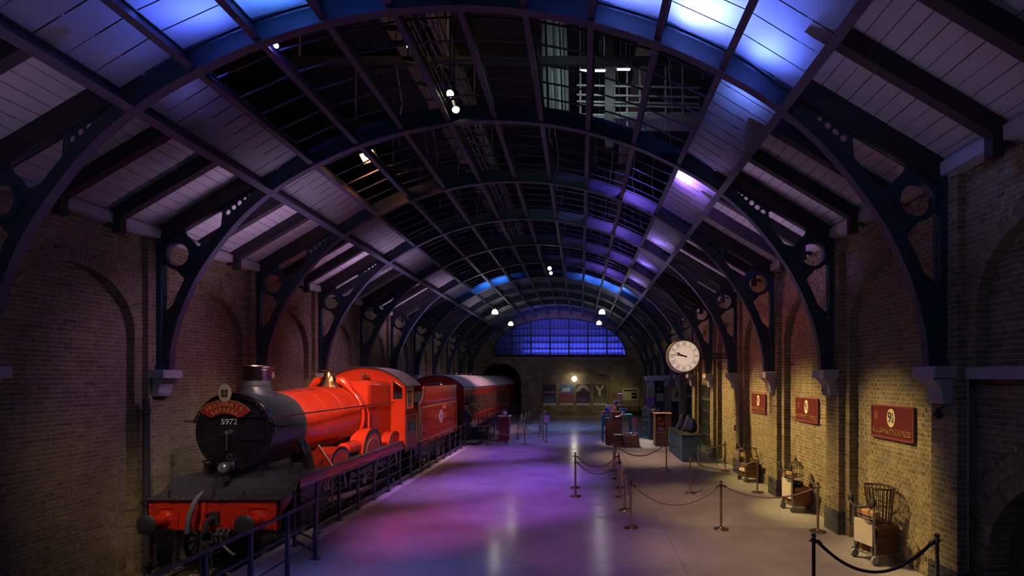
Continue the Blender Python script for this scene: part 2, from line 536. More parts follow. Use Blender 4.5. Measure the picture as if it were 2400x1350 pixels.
STOCK = [(0.22, 0.165, 0.095), (0.29, 0.225, 0.12), (0.34, 0.27, 0.145), (0.37, 0.30, 0.165), (0.28, 0.215, 0.12), (0.32, 0.245, 0.135)]
DARKB = [(0.07, 0.07, 0.09), (0.10, 0.10, 0.12), (0.13, 0.12, 0.13)]
M = dict(
    brick=brick_mat('stock_brick', STOCK), brick1=brick_mat('stock_brick_single', STOCK, True),
    plinth=brick_mat('blue_brick', DARKB),
    mortar=mat('mortar', (0.62, 0.57, 0.46), 0.95, noise=0.3, nscale=5),
    far_y=far_brick_mat('far_brick_side', STOCK[1], STOCK[3], (0.40, 0.35, 0.26), 'yz'),
    far_x=far_brick_mat('far_brick_end', STOCK[0], STOCK[2], (0.34, 0.30, 0.22), 'xz'),
    stone=mat('painted_stone', (0.52, 0.50, 0.50), 0.8, noise=0.25, nscale=6, bump=0.15),
    iron=mat('painted_iron', (0.030, 0.058, 0.085), 0.42, noise=0.3, nscale=10, bump=0.05, bscale=80),
    iron2=mat('purlin_paint', (0.050, 0.052, 0.085), 0.5, noise=0.25, nscale=9),
    timber=mat('dark_timber', (0.035, 0.028, 0.032), 0.7, noise=0.3, nscale=12),
    board=mat('white_board', (0.54, 0.50, 0.52), 0.75, noise=0.14, nscale=3.0, bump=0.05, bscale=25),
    panel=translucent_mat('roof_sheet', (0.46, 0.46, 0.47), 0.55),
    black=mat('gloss_black', (0.012, 0.012, 0.016), 0.16, coat=0.5),
    satin=mat('satin_black', (0.040, 0.040, 0.045), 0.34, noise=0.3, nscale=20, bump=0.06, bscale=60),
    matte=mat('matte_black', (0.015, 0.015, 0.017), 0.8),
    red=mat('engine_red', (0.66, 0.040, 0.012), 0.20, coat=0.6, noise=0.06, nscale=2),
    maroon=mat('tender_maroon', (0.36, 0.022, 0.016), 0.22, coat=0.5, noise=0.1, nscale=3),
    brass=mat('brass', (0.85, 0.60, 0.24), 0.22, 1.0),
    copper=mat('copper', (0.75, 0.38, 0.24), 0.28, 1.0, noise=0.3, nscale=20),
    gold=mat('gold_line', (0.80, 0.52, 0.16), 0.35, 0.6),
    steel=mat('bright_steel', (0.62, 0.62, 0.60), 0.28, 1.0, noise=0.2, nscale=12),
    grey=mat('grey_paint', (0.22, 0.22, 0.24), 0.5, noise=0.2),
    roofgrey=mat('roof_canvas', (0.42, 0.40, 0.43), 0.6, noise=0.2, nscale=5, bump=0.1),
    white=mat('white_paint', (0.80, 0.78, 0.74), 0.5),
    cream=mat('cream_paint', (0.78, 0.68, 0.48), 0.5),
    wood=mat('brown_wood', (0.20, 0.085, 0.035), 0.45, noise=0.4, nscale=14),
    wood2=mat('light_wood', (0.45, 0.28, 0.13), 0.55, noise=0.35, nscale=16),
    leather=mat('leather', (0.22, 0.085, 0.035), 0.5, noise=0.35, nscale=18, bump=0.12),
    wicker=mat('dark_cane', (0.075, 0.045, 0.025), 0.55, noise=0.3, nscale=30),
    rope=mat('rope', (0.52, 0.38, 0.28), 0.9, bump=0.5, bscale=150),
    rope_dark=mat('rope_dark', (0.06, 0.05, 0.07), 0.9, bump=0.5, bscale=150),
    floor=floor_mat(),
    coping=mat('coping', (0.50, 0.47, 0.46), 0.45, noise=0.25, nscale=4, bump=0.08),
    ballast=mat('ballast', (0.16, 0.14, 0.12), 0.95, noise=0.4, nscale=9),
    glass=mat('dark_glass', (0.03, 0.035, 0.04), 0.06, spec=0.6),
    signred=mat('sign_red', (0.13, 0.018, 0.017), 0.45, noise=0.1, nscale=6),
    navy=mat('navy_cloth', (0.022, 0.022, 0.045), 0.85, bump=0.1),
    skin=mat('skin', (0.62, 0.40, 0.32), 0.6),
    hair=mat('grey_hair', (0.55, 0.52, 0.50), 0.8),
    rail=mat('railing_paint', (0.035, 0.035, 0.06), 0.35),
    teal=mat('teal_paint', (0.02, 0.30, 0.30), 0.45),
    slate=mat('slate_blue_paint', (0.05, 0.10, 0.20), 0.5, noise=0.15),
)
# ------------------------------------------------------------------ the hall: measures
XC = -1.72                        # middle of the hall
HALF = 6.84                       # to the faces of the wall piers
X0 = {1: XC + HALF, -1: XC - HALF}
BAY = 3.1
def pier_y(k): return 7.0 + BAY * k
END = 41.1
XL = -6.84                        # middle of the track
RAILZ = -0.55
BEDZ = -0.75
EDGE = -5.55                      # platform edge

# ------------------------------------------------------------------ floor
fl = MB().box(EDGE + 0.02, 7.2, -4, END + 0.1, -0.9, -0.012)
floor = structure(fl.build('floor', M['floor']))
slabm = {}
ys = [-4, -1.0, 2.1, 5.2] + [8.3 + 3.1 * i for i in range(11)] + [END]
for x0, x1 in ((-5.02, -4.42), (-4.42, 1.7), (1.7, 5.5)):
    for y0, y1 in zip(ys[:-1], ys[1:]):
        key = (round(x1 - x0, 3), round(y1 - y0, 3))
        if key not in slabm:
            a, b = (x1 - x0) / 2 - 0.002, (y1 - y0) / 2 - 0.002
            me = MB().cbox(-a, a, -b, b, -0.04, 0, 0.002).mesh('slab'); me.materials.append(M['floor']); slabm[key] = me
        link('slab', slabm[key], floor, ((x0 + x1) / 2, (y0 + y1) / 2, 0))
# coping along the platform edge: stones, and boards where the fence steps back
me = MB().cbox(-0.262, 0.262, -0.77, 0.77, -0.10, 0.004, 0.006).mesh('coping_stone'); me.materials.append(M['coping'])
y = 9.2
while y < END:
    link('coping_stone', me, floor, (EDGE + 0.265, y + 0.775, 0)); y += 1.55
me = MB().cbox(-0.062, 0.062, -6.55, 6.55, -0.06, 0.006, 0.006).mesh('edge_board'); me.materials.append(M['coping'])
for i in range(4):
    link('edge_board', me, floor, (EDGE + 0.07 + 0.132 * i, 2.62, 0))

# ------------------------------------------------------------------ track
bed = structure(MB().box(-9.6, EDGE + 0.02, -4, 60, BEDZ - 0.2, BEDZ).build('ground', M['ballast']))
rs = np.random.RandomState(3)
n = 5200
cx = rs.uniform(-8.4, EDGE - 0.06, n); cyy = 5.5 + 8.5 * rs.rand(n) ** 1.4
cz = BEDZ + 0.02 + 0.05 * rs.rand(n); r = rs.uniform(0.02, 0.045, n)
octa = np.array([[1, 0, 0], [0, 1, 0], [-1, 0, 0], [0, -1, 0], [0, 0, .8], [0, 0, -.8]])
ang = rs.rand(n) * 6.28
V = octa[None] * (r[:, None, None] * rs.uniform(.7, 1.3, (n, 1, 3)))
ca, sa = np.cos(ang)[:, None], np.sin(ang)[:, None]
V = np.stack([V[..., 0] * ca - V[..., 1] * sa, V[..., 0] * sa + V[..., 1] * ca, V[..., 2]], -1)
V += np.stack([cx, cyy, cz], -1)[:, None]
F = np.array([[0, 1, 4], [1, 2, 4], [2, 3, 4], [3, 0, 4], [1, 0, 5], [2, 1, 5], [3, 2, 5], [0, 3, 5]])
F = (F[None] + 6 * np.arange(n)[:, None, None]).reshape(-1, 3)
me = bpy.data.meshes.new('ballast'); me.from_pydata(V.reshape(-1, 3).tolist(), [], F.tolist()); me.materials.append(mat('stone_chips', (0.27, 0.24, 0.20), 0.9, noise=0.6, nscale=18))
o = tag(link('ballast', me), 'loose stone ballast chips along the foot of the left wall', 'ballast'); o['kind'] = 'stuff'
tr = thing('railway_track', 'steel railway track on wooden sleepers under the red train', 'track', (XL, 4, BEDZ))
for s in (-1, 1):
    m = MB()
    prof = [(-0.07, 0), (0.07, 0), (0.02, 0.03), (0.02, 0.10), (0.035, 0.12), (0.03, 0.15), (-0.03, 0.15), (-0.035, 0.12), (-0.02, 0.10), (-0.02, 0.03)]
    m.prism([(XL + s * 0.75 + a, RAILZ - 0.15 + b) for a, b in prof], 2.0, 58, 'xz')
    m.build('rail', M['steel'], tr)
sm = MB().cbox(-1.25, 1.25, -0.12, 0.12, 0.0, 0.08, 0.01).mesh('sleeper'); sm.materials.append(M['timber'])
for i in range(40):
    link('sleeper', sm, tr, (0, -1.0 + 0.75 * i, -0.02))
t = MB().beam((-5.92, 6.35, BEDZ + .10), (-5.72, 6.95, BEDZ + .12), 0.10, 0.06)
tag(t.build('timber_offcut', M['wood2'], origin=(-5.82, 6.6, BEDZ)), 'short pale offcut of timber lying beside the near rail', 'timber')

# ------------------------------------------------------------------ side walls
COURSE = 0.0775; BH = 0.0665
SPRING, ARAD = 3.95, 1.13
def bond(u0, u1, c, holes=()):
    """lengths of one course between u0 and u1 (stretcher, header by turns), less the holes"""
    out = []
    u = u0 - (0.0 if c % 2 else 0.165) - 0.05
    k = c % 2
    while u < u1:
        ln = 0.216 if k % 2 == 0 else 0.104
        segs = [(max(u, u0), min(u + ln, u1))]
        for h0, h1 in holes:
            ns = []
            for a, b in segs:
                if h1 <= a or h0 >= b: ns.append((a, b))
                else:
                    if a < h0: ns.append((a, h0))
                    if b > h1: ns.append((h1, b))
            segs = ns
        out += [(a, b) for a, b in segs if b - a > 0.03]
        u += ln + 0.0105; k += 1
    return out

def half_at(z, spring, rad):
    if z < spring: return rad
    d = z - spring
    return math.sqrt(rad * rad - d * d) if d < rad else 0.0

def make_wall(sx, zb, k0):
    X = X0[sx]
    bx = []                                   # d0,d1,y0,y1,z0,z1,material
    hx = []                                   # odd shaped bricks: 8 points
    mo = MB()                                 # mortar bed
    def P(d, y, z): return (X + sx * d, y, z)
    def quad(d, y0, y1, z0, z1):
        p = [P(d, y0, z0), P(d, y1, z0), P(d, y1, z1), P(d, y0, z1)]
        mo.add(p if sx < 0 else p[::-1], [(0, 1, 2, 3)])
    def ring(cy_, cz, r0, r1, d0, d1, n, a0=0.0, a1=PI):
        for i in range(n):
            t0 = a0 + (a1 - a0) * (i + 0.07) / n; t1 = a0 + (a1 - a0) * (i + 0.93) / n
            q = [(cy_ + r * math.cos(t), cz + r * math.sin(t)) for r, t in ((r0, t0), (r1, t0), (r1, t1), (r0, t1))]
            g = [(cy_ + r * math.cos(t), cz + r * math.sin(t)) for r, t in ((r0 + .006, a0 + (a1 - a0) * i / n), (r1, a0 + (a1 - a0) * i / n), (r1, a0 + (a1 - a0) * (i + 1) / n), (r0 + .006, a0 + (a1 - a0) * (i + 1) / n))]
            mo.hexa([P(d0 + .007, *w_) for w_ in g] + [P(d1, *w_) for w_ in g])
            hx.append([P(d0, *q[0]), P(d0, *q[1]), P(d0, *q[2]), P(d0, *q[3]), P(d1, *q[0]), P(d1, *q[1]), P(d1, *q[2]), P(d1, *q[3])])
    zt = 5.92
    nc = int((zt - zb) / COURSE)
    for k in range(k0, 11):
        ya, yb = pier_y(k), pier_y(k + 1)
        p0, p1 = ya + 0.25, yb - 0.25
        mid = (ya + yb) / 2
        near_open = (sx == 1 and k == -1)
        door = (sx == 1 and k in (4, 5))
        # recessed field
        dC = 0.28
        if near_open:
            quad(dC + 0.006, p0, p1, 3.0, zt)
        elif door:
            quad(dC + 0.006, p0, p1, 2.85, zt)
        else:
            quad(dC + 0.006, p0 + 0.05, p1 - 0.05, zb, zt)
        OC, OZ, OR = 5.25, 0.62, 1.36         # open archway in the near bay
        for c in range(nc):
            z0 = zb + c * COURSE; z1 = z0 + BH; zm = z0 + BH / 2
            h = half_at(zm, SPRING, ARAD)
            if near_open and zm < 3.12:
                hh = half_at(zm, OZ, OR + 0.46)
                holes = [(OC - hh, OC + hh)] if hh > 0 else []
                for a, b in bond(p0 - 0.02, p1 + 0.02, c, holes): bx.append((dC, dC + .10, a, b, z0, z1, 0))
                segs = [(p0 - .02, OC - hh), (OC + hh, p1 + .02)] if hh > 0 else [(p0 - .02, p1 + .02)]
                for a, b in segs:
                    if b > a: quad(dC + 0.006, a, b, z0 - 0.006, z1 + 0.006)
                continue
            if h > 0 and not (door and zm < 2.85):
                for a, b in bond(mid - h - 0.06, mid + h + 0.06, c):
                    bx.append((dC, dC + .08, a, b, z0, z1, 0))
            # surround with the arched opening
            ho = half_at(zm, SPRING, ARAD + 0.22) if zm >= SPRING else ARAD
            segs = [(p0 - .01, mid - ho), (mid + ho, p1 + .01)] if ho > 0 else [(p0 - .01, p1 + .01)]
            for a, b in segs:
                for u, v in (bond(a, b, c) if b - a > 0.33 else [(a, b)]): bx.append((0.12, dC + .01, u, v, z0, z1, 0))
                mo.box(*sorted((X + sx * 0.126, X + sx * (dC + .02))), a + 0.008, b - 0.008, z0 - 0.006, z1 + 0.006)
        if near_open:
            ring(OC, OZ, OR, OR + 0.215, dC - .004, dC + .30, 54, -0.5, PI + 0.1)
            ring(OC, OZ, OR + 0.225, OR + 0.455, dC, dC + .1, 60, -0.5, PI + 0.1)
        ring(mid, SPRING, ARAD, ARAD + 0.215, 0.112, dC + .01, 50)
    for k in range(k0, 12):
        ya = pier_y(k)
        if k == 11: continue
        for c in range(nc):
            z0 = zb + c * COURSE; z1 = z0 + BH
            pl = z0 < 0.42
            e = 0.03 if pl else 0.0
            if c % 2: cuts = [-0.25 - e, -0.03, 0.03 + 0.01, 0.25 + e]; cuts = [-0.25 - e, -0.033, 0.25 + e]
            else: cuts = [-0.25 - e, -0.142, 0.088, 0.25 + e]
            for a, b in zip(cuts[:-1], cuts[1:]):
                bx.append((-e, 0.135, ya + a + (0.005 if a > -0.25 else 0), ya + b - (0.005 if b < 0.25 else 0), z0, z1, 1 if pl else 0))
        mo.box(*sorted((X + sx * 0.006, X + sx * 0.16)), ya - 0.245, ya + 0.245, zb, zt)
    # plain lengths outside the picture, and the mass behind
    plain = MB().box(*sorted((X + sx * 0.28, X + sx * 0.6)), -4, pier_y(k0) - 0.2, zb, zt)
    mo.box(*sorted((X + sx * 0.5, X + sx * 0.6)), pier_y(k0) if sx < 0 else 7.1, 19.5 if sx > 0 else END, zb, zt)
    mo.box(*sorted((X + sx * 0.1, X + sx * 0.6)), END - 0.35, END + 0.3, zb, zt)
    wall = structure(mo.build('wall_right' if sx > 0 else 'wall_left', M['mortar']))
    plain.build('plain_brickwork', M['far_y'], wall)
    # the 300 bricks that show largest are parts, the rest one mass of bricks
    B = np.array(bx)
    Yc = (B[:, 2] + B[:, 3]) / 2; Zc = (B[:, 4] + B[:, 5]) / 2; Xc = X + sx * B[:, 0]
    px = VX + Xc * FPX / Yc; py = VY - (Zc - CAM_H) * FPX / Yc
    vis = (px > 4) & (px < 2396) & (py > 4) & (py < 1346) & (B[:, 6] == 0) & ((B[:, 3] - B[:, 2]) > 0.15)
    size = np.where(vis, (B[:, 3] - B[:, 2]) * np.abs(Xc) / Yc ** 2 + 0.2 / Yc, 0)
    pick = np.argsort(-size)[:298]
    cache = {}
    for i in pick:
        d0, d1, a, b, z0, z1, _ = B[i]
        key = (round(b - a, 3), round(d1 - d0, 3))
        if key not in cache:
            hy, hd = (b - a) / 2, (d1 - d0)
            e = 0.004
            f0 = [(-hy + e, -BH / 2 + e), (hy - e, -BH / 2 + e), (hy - e, BH / 2 - e), (-hy + e, BH / 2 - e)]
            f1 = [(-hy, -BH / 2), (hy, -BH / 2), (hy, BH / 2), (-hy, BH / 2)]
            vs = [(0, *q) for q in f0] + [(sx * e, *q) for q in f1] + [(sx * hd, *q) for q in f1]
            fs = [(0, 1, 2, 3)] + [(i_ + o_, (i_ + 1) % 4 + o_, (i_ + 1) % 4 + 4 + o_, i_ + 4 + o_) for o_ in (0, 4) for i_ in range(4)]
            me = bpy.data.meshes.new('brick'); me.from_pydata(vs, [], fs); me.materials.append(M['brick1']); cache[key] = me
        link('brick', cache[key], wall, (X + sx * d0, (a + b) / 2, (z0 + z1) / 2))
    keep = np.ones(len(B), bool); keep[pick] = False
    B = B[keep]; nB = len(B)
    jit = rs.uniform(-0.002, 0.002, nB)
    xs0 = X + sx * (B[:, 0] + jit); xs1 = X + sx * B[:, 1]
    V = np.empty((nB, 8, 3))
    V[:, :4, 0] = xs0[:, None]; V[:, 4:, 0] = xs1[:, None]
    for j, (yi, zi) in enumerate(((2, 4), (3, 4), (3, 5), (2, 5))):
        V[:, j, 1] = V[:, j + 4, 1] = B[:, yi]; V[:, j, 2] = V[:, j + 4, 2] = B[:, zi]
    H = np.array(hx).reshape(-1, 8, 3)
    allV = np.concatenate([V, H]); nA = len(allV)
    fq = np.array([[0, 1, 2, 3], [0, 4, 5, 1], [1, 5, 6, 2], [2, 6, 7, 3], [3, 7, 4, 0]])
    F = (fq[None] + 8 * np.arange(nA)[:, None, None]).reshape(-1, 4)
    me = bpy.data.meshes.new('brickwork')
    me.from_pydata(allV.reshape(-1, 3).tolist(), [], F.tolist())
    me.materials.append(M['brick']); me.materials.append(M['plinth'])
    mi = np.concatenate([B[:, 6].astype(int), np.zeros(len(H), int)])
    me.polygons.foreach_set('material_index', np.repeat(mi, 5).tolist())
    at_ = me.attributes.new('tone', 'FLOAT', 'FACE')
    at_.data.foreach_set('value', np.repeat(rs.rand(nA), 5))
    me.update()
    o = link('brickwork', me, wall); o['kind'] = 'stuff'
    # stone corbels under the arches
    for k in range(k0 + (1 if sx > 0 and False else 0), 11):
        yk = pier_y(k)
        m = MB()
        m.cbox(*sorted((X - sx * 0.30, X + sx * 0.14)), yk - 0.24, yk + 0.24, 3.10, 3.265, 0.012)
        prof = [(0.0, 2.74), (-0.10, 2.74), (-0.13, 2.80), (-0.135, 2.90), (-0.16, 2.98), (-0.24, 3.06), (-0.27, 3.10), (0.0, 3.10)]
        m.prism([(X + sx * d, z) for d, z in prof], yk - 0.16, yk + 0.16, 'xz')
        m.build('corbel', M['stone'], wall)
    return wall

wall_right = make_wall(1, 0.0, -1)
wall_left = make_wall(-1, BEDZ, -1)
# string course of the near platform bay
MB().cbox(X0[1] + 0.10, X0[1] + 0.34, 4.1, 6.76, 3.085, 3.25, 0.015).build('string_course', M['stone'], wall_right)
# dark room behind the open archway, with a pale box inside
bk = MB().box(6.9, 7.0, 3.0, 7.4, 0, 3.2).box(5.7, 7.0, 7.3, 7.4, 0, 3.2).box(5.7, 7.0, 3.0, 3.1, 0, 3.2).box(5.7, 7.0, 3.0, 7.4, 3.0, 3.1)
structure(bk.build('wall_passage', M['far_y']))
# rain-water pipe by the first pier on the track side
yk = pier_y(1)
pp = thing('drain_pipe', 'dark cast iron drain pipe with collars at the foot of the left pier', 'pipe', (X0[-1] + 0.12, yk - 0.42, BEDZ))
px_, py_ = X0[-1] + 0.12, yk - 0.42
MB().tube([(px_, py_, BEDZ), (px_, py_, 0.15), (px_ - 0.04, py_ + .04, 0.32), (px_ - 0.06, py_ + .05, 0.6), (px_ - 0.06, py_ + .05, 2.7)], 0.06, 12).build('pipe', M['satin'], pp, 40)
for z in (-0.55, 0.12, 0.62, 2.4):
    q = 0.0 if z < 0.2 else -0.06
    MB().lathe([(0.062, 0), (0.085, 0.01), (0.085, 0.09), (0.062, 0.10)], (px_ + q, py_ - q * .8, z), n=14).build('collar', M['satin'], pp, 40)

# wall head boxes
for i, sx in enumerate((1, -1)):
    c = MB()
    X = X0[sx]
    prof = [(-0.10, 5.92), (0.6, 5.92), (0.6, 6.16), (-0.04, 6.16), (-0.04, 6.12), (-0.10, 6.10)]
    c.prism([(X + sx * d, z) for d, z in prof], -4, END, 'xz')
    structure(c.build('trim_%d' % (i + 1), M['board']))

# ------------------------------------------------------------------ roof
CP = [(0.0, 8.30), (1.3, 8.19), (2.58, 7.86), (3.6, 7.42), (4.45, 6.92), (5.2, 6.27), (5.92, 5.33), (6.33, 4.5), (6.53, 3.8), (6.58, 3.266)]
def soffit(n=8):
    """the underside of an arch from crown to corbel, smooth through CP"""
    pts = []
    P_ = [(-CP[1][0], CP[1][1])] + CP + [(6.58, 2.7)]
    for i in range(1, len(P_) - 2):
        p0, p1, p2, p3 = P_[i - 1], P_[i], P_[i + 1], P_[i + 2]
        for j in range(n):
            t = j / n
            q = []
            for a in (0, 1):
                q.append(0.5 * (2 * p1[a] + (p2[a] - p0[a]) * t + (2 * p0[a] - 5 * p1[a] + 4 * p2[a] - p3[a]) * t * t + (3 * p1[a] - p0[a] - 3 * p2[a] + p3[a]) * t ** 3))
            pts.append(tuple(q))
    pts.append(CP[-1])
    return pts
SOF = soffit()
def normals(pts):
    out = []
    for i in range(len(pts)):
        a, b = pts[max(i - 1, 0)], pts[min(i + 1, len(pts) - 1)]
        tx, tz = b[0] - a[0], b[1] - a[1]
        l = math.hypot(tx, tz)
        out.append((-tz / l, tx / l))
    out[0] = (0.0, 1.0)
    return [(nx, nz) if (nx >= 0 or nz > 0) and not (nz < 0 and nx < 0) else (-nx, -nz) for nx, nz in out]
NOR = [(-a, -b) if (b < 0 or (abs(b) < 1e-6 and a < 0)) else (a, b) for a, b in normals(SOF)]
NOR = [(abs(a), b) for a, b in NOR]
def depth_at(dx): return 0.33 if dx < 3.9 else max(0.205, 0.33 - (dx - 3.9) * 0.115)
def ext(i, off):
    return (SOF[i][0] + NOR[i][0] * off, SOF[i][1] + NOR[i][1] * off)
def sof_z(dx):
    for a, b in zip(SOF[:-1], SOF[1:]):
        if a[0] <= dx <= b[0]:
            t = (dx - a[0]) / max(b[0] - a[0], 1e-6)
            return a[1] + (b[1] - a[1]) * t
    return SOF[-1][1]

def arch_mesh(kind):
    m = MB()
    full = [(-x, z, -nx, nz) for (x, z), (nx, nz) in zip(SOF[:0:-1], NOR[:0:-1])] + [(x, z, nx, nz) for (x, z), (nx, nz) in zip(SOF, NOR)]
    secs = []
    for x, z, nx, nz in full:
        D = depth_at(abs(x))
        if kind == 'web':
            o0, o1, w_ = 0.02, D, 0.045
        elif kind == 'soffit':
            o0, o1, w_ = 0.0, 0.028, 0.068
        else:
            o0, o1, w_ = D - 0.03, D, (0.068 if abs(x) < 4.3 else 0.046)
        secs.append([(x + nx * o0, -w_, z + nz * o0), (x + nx * o0, w_, z + nz * o0), (x + nx * o1, w_, z + nz * o1), (x + nx * o1, -w_, z + nz * o1)])
    return m.sweep(secs)

# pierced spandrel plate between rib, post and rafter (right half; x from the middle of the hall)
ex = [ext(i, depth_at(SOF[i][0]) - 0.02) for i in range(len(SOF)) if SOF[i][0] > 4.4]
PL_OUT = ex + [(6.80, 3.27), (6.80, 5.82), (4.62, 7.16)]
ring_c = (6.43, 5.60, 0.235)
_ex = [ext(i, depth_at(SOF[i][0])) for i in range(len(SOF))]
def gap_at(dx):
    lo_ = np.interp(dx, [e[0] for e in _ex], [e[1] for e in _ex]); hi_ = 7.175 - (dx - 4.5) * 0.5868 - 0.015
    return lo_, hi_
chain_u = []; _x = 5.43
while len(chain_u) < 5:
    lo_, hi_ = gap_at(_x); r_ = min(.056, (hi_ - lo_) * .30)
    chain_u.append((_x, (lo_ + hi_) / 2, r_)); _x -= r_ * 2.05
lo_, hi_ = gap_at(_x + .015); l2, h2 = gap_at(_x - .16)
_nrm = lambda i, o: ext(i, depth_at(SOF[i][0]) + o)
_lo = [_nrm(i, .022) for i in range(len(SOF)) if 5.80 < _nrm(i, .022)[1] < 6.40]
open_u = [(5.54, 6.47), (5.61, 6.49), (6.26, 6.13), (6.30, 6.07), (6.27, 6.0), (6.15, 5.90), (6.08, 5.80), (6.03, 5.77)] + [p for p in _lo[::-1] if 5.54 < p[0] < 6.0]
_ll = [_nrm(i, .022) for i in range(len(SOF)) if 4.50 < _nrm(i, .022)[1] < 5.22]
open_l = [(6.47, 5.29), (6.60, 5.33), (6.70, 5.42), (6.735, 5.36), (6.735, 4.46), (6.70, 4.44)] + _ll[::-1]
slit_u = [(_x + .015, (lo_ + hi_) / 2 - (hi_ - lo_) * .22), (_x + .015, (lo_ + hi_) / 2 + (hi_ - lo_) * .22), (_x - .16, (l2 + h2) / 2)]
chain_l = [(6.752, 4.33, .038), (6.756, 4.235, .034), (6.76, 4.15, .029), (6.764, 4.075, .024)]
slit_l = [(6.752, 4.02), (6.776, 4.02), (6.776, 3.66)]
ring_pts = circ(*ring_c, 28)
SP = plate_mesh([PL_OUT] + [circ(*c, 14) for c in chain_u + chain_l] + [ring_pts, open_u, open_l, slit_u, slit_l], 0.02)
SP.transform(Matrix.Rotation(PI / 2, 4, 'X'))
SP.materials.clear(); SP.materials.append(M['iron'])
SPM = SP.copy(); SPM.transform(Matrix.Scale(-1, 4, (1, 0, 0))); SPM.flip_normals()

ORD = ['nearest', 'second nearest', 'third nearest', 'fourth', 'fifth', 'sixth', 'seventh', 'eighth', 'ninth', 'tenth', 'eleventh']
def make_arch(k):
    if k < 3:
        lab = 'dark blue iron roof arch with pierced spandrels, %s to the viewer' % ORD[k]
    else:
        lab = 'dark blue iron roof arch with pierced spandrels, %s in the row' % ORD[k]
    return lab
A0 = thing('roof_arch', make_arch(0), 'arch', (XC, pier_y(0), 0), 'iron roof arches of the hall')
def lp(m, name, material, smooth=None):
    me = m.mesh(name, (0, 0, 0), smooth); me.materials.append(material); return link(name, me, A0)
lp(arch_mesh('web'), 'rib', M['iron'])
lp(arch_mesh('soffit'), 'soffit_flange', M['iron2'])
lp(arch_mesh('top'), 'top_flange', M['iron'])
for s, me in ((1, SP), (-1, SPM)):
    link('spandrel', me, A0)
    m = MB().box(*sorted((s * 6.74, s * 6.835)), -0.075, 0.075, 3.27, 6.0)
    m.box(*sorted((s * 6.70, s * 6.835)), -0.10, 0.10, 3.266, 3.36).box(*sorted((s * 6.70, s * 6.835)), -0.09, 0.09, 5.72, 5.80)
    lp(m, 'post', M['iron'])
    m = MB(); R0 = ring_c[2]
    m.lathe([(R0, -0.055), (R0 + 0.05, -0.055), (R0 + 0.05, 0.055), (R0, 0.055), (R0, -0.055)], (s * ring_c[0], 0, ring_c[1]), (0, 1, 0), 32, cap=False)
    lp(m, 'ring', M['iron'], 40)
    m = MB()
    m.beam((s * 4.5, 0, 7.36), (s * 6.92, 0, 5.94), 0.13, 0.34)
    m.beam((s * 4.5, 0, 7.19), (s * 6.92, 0, 5.77), 0.14, 0.03)
    lp(m, 'rafter', M['timber'])
for k in range(1, 11):
    dup(A0, (XC, pier_y(k), 0), None, make_arch(k))

# boarded slopes, purlins, rafters and roof sheets
SL0, SL1 = (4.56, 7.52), (6.90, 6.12)
cb = MB()
for s in (1, -1):
    cb.prism([(XC + s * SL0[0], SL0[1] + .06), (XC + s * 7.2, SL1[1] - .11), (XC + s * 7.2, SL1[1] - .08), (XC + s * SL0[0], SL0[1] + .09)], -4, END + 0.3, 'xz')
ceiling = structure(cb.build('ceiling', M['timber']))
slen = math.hypot(SL1[0] - SL0[0], SL1[1] - SL0[1]); NB = 13
bw = slen / NB; sang = math.atan2(SL0[1] - SL1[1], SL1[0] - SL0[0])
plk = MB().box(-bw / 2 + 0.005, bw / 2 - 0.005, -1.545, 1.545, -0.012, 0.012).mesh('plank'); plk.materials.append(M['board'])
for s in (1, -1):
    for k in range(-2, 11):
        for i in range(NB):
            t = (i + 0.5) / NB
            o = link('plank', plk, ceiling, (XC + s * (SL0[0] + (SL1[0] - SL0[0]) * t), pier_y(k) + BAY / 2, SL0[1] + (SL1[1] - SL0[1]) * t + random.uniform(-.002, .002)))
            o.rotation_euler = (0, s * sang, 0)
def rafter_mesh(s):
    m = MB()
    m.beam((s * 4.5, 0, 7.40), (s * 6.90, 0, 5.99), 0.11, 0.25)
    m.beam((s * 4.5, 0, 7.27), (s * 6.90, 0, 5.86), 0.135, 0.025)
    m.box(*sorted((s * 6.62, s * 6.76)), -0.065, 0.065, 5.74, 6.08)
    me = m.mesh('rafter'); me.materials.append(M['timber']); return me
for s in (1, -1):
    rm = rafter_mesh(s)
    for k in range(-2, 11):
        for j in (1, 2):
            link('rafter', rm, ceiling, (XC, pier_y(k) + BAY * j / 3, 0))
PUR = [0, 0.93, 1.86, 2.78, 3.68, 4.55]
def pur_pt(i, off):
    dx = PUR[abs(i)]; s = 1 if i >= 0 else -1
    j = min(range(len(SOF)), key=lambda q: abs(SOF[q][0] - dx))
    return (XC + s * (dx + NOR[j][0] * off), sof_z(dx) + NOR[j][1] * off, s * NOR[j][0], NOR[j][1])
for i in range(-5, 6):
    x, z, nx, nz = pur_pt(i, 0.16)
    m = MB()
    big = abs(i) == 5
    h, wd = (0.30, 0.125) if big else (0.22, 0.095)
    m.beam((x, -3.5, z), (x, END, z), 0.05, h, (nx, 0, nz))
    m.beam((x - nx * h / 2, -3.5, z - nz * h / 2), (x - nx * h / 2, END, z - nz * h / 2), wd, 0.025, (nx, 0, nz))
    m.beam((x + nx * h / 2, -3.5, z + nz * h / 2), (x + nx * h / 2, END, z + nz * h / 2), wd, 0.025, (nx, 0, nz))
    m.build('purlin', M['iron2'], ceiling)
sheet = {}
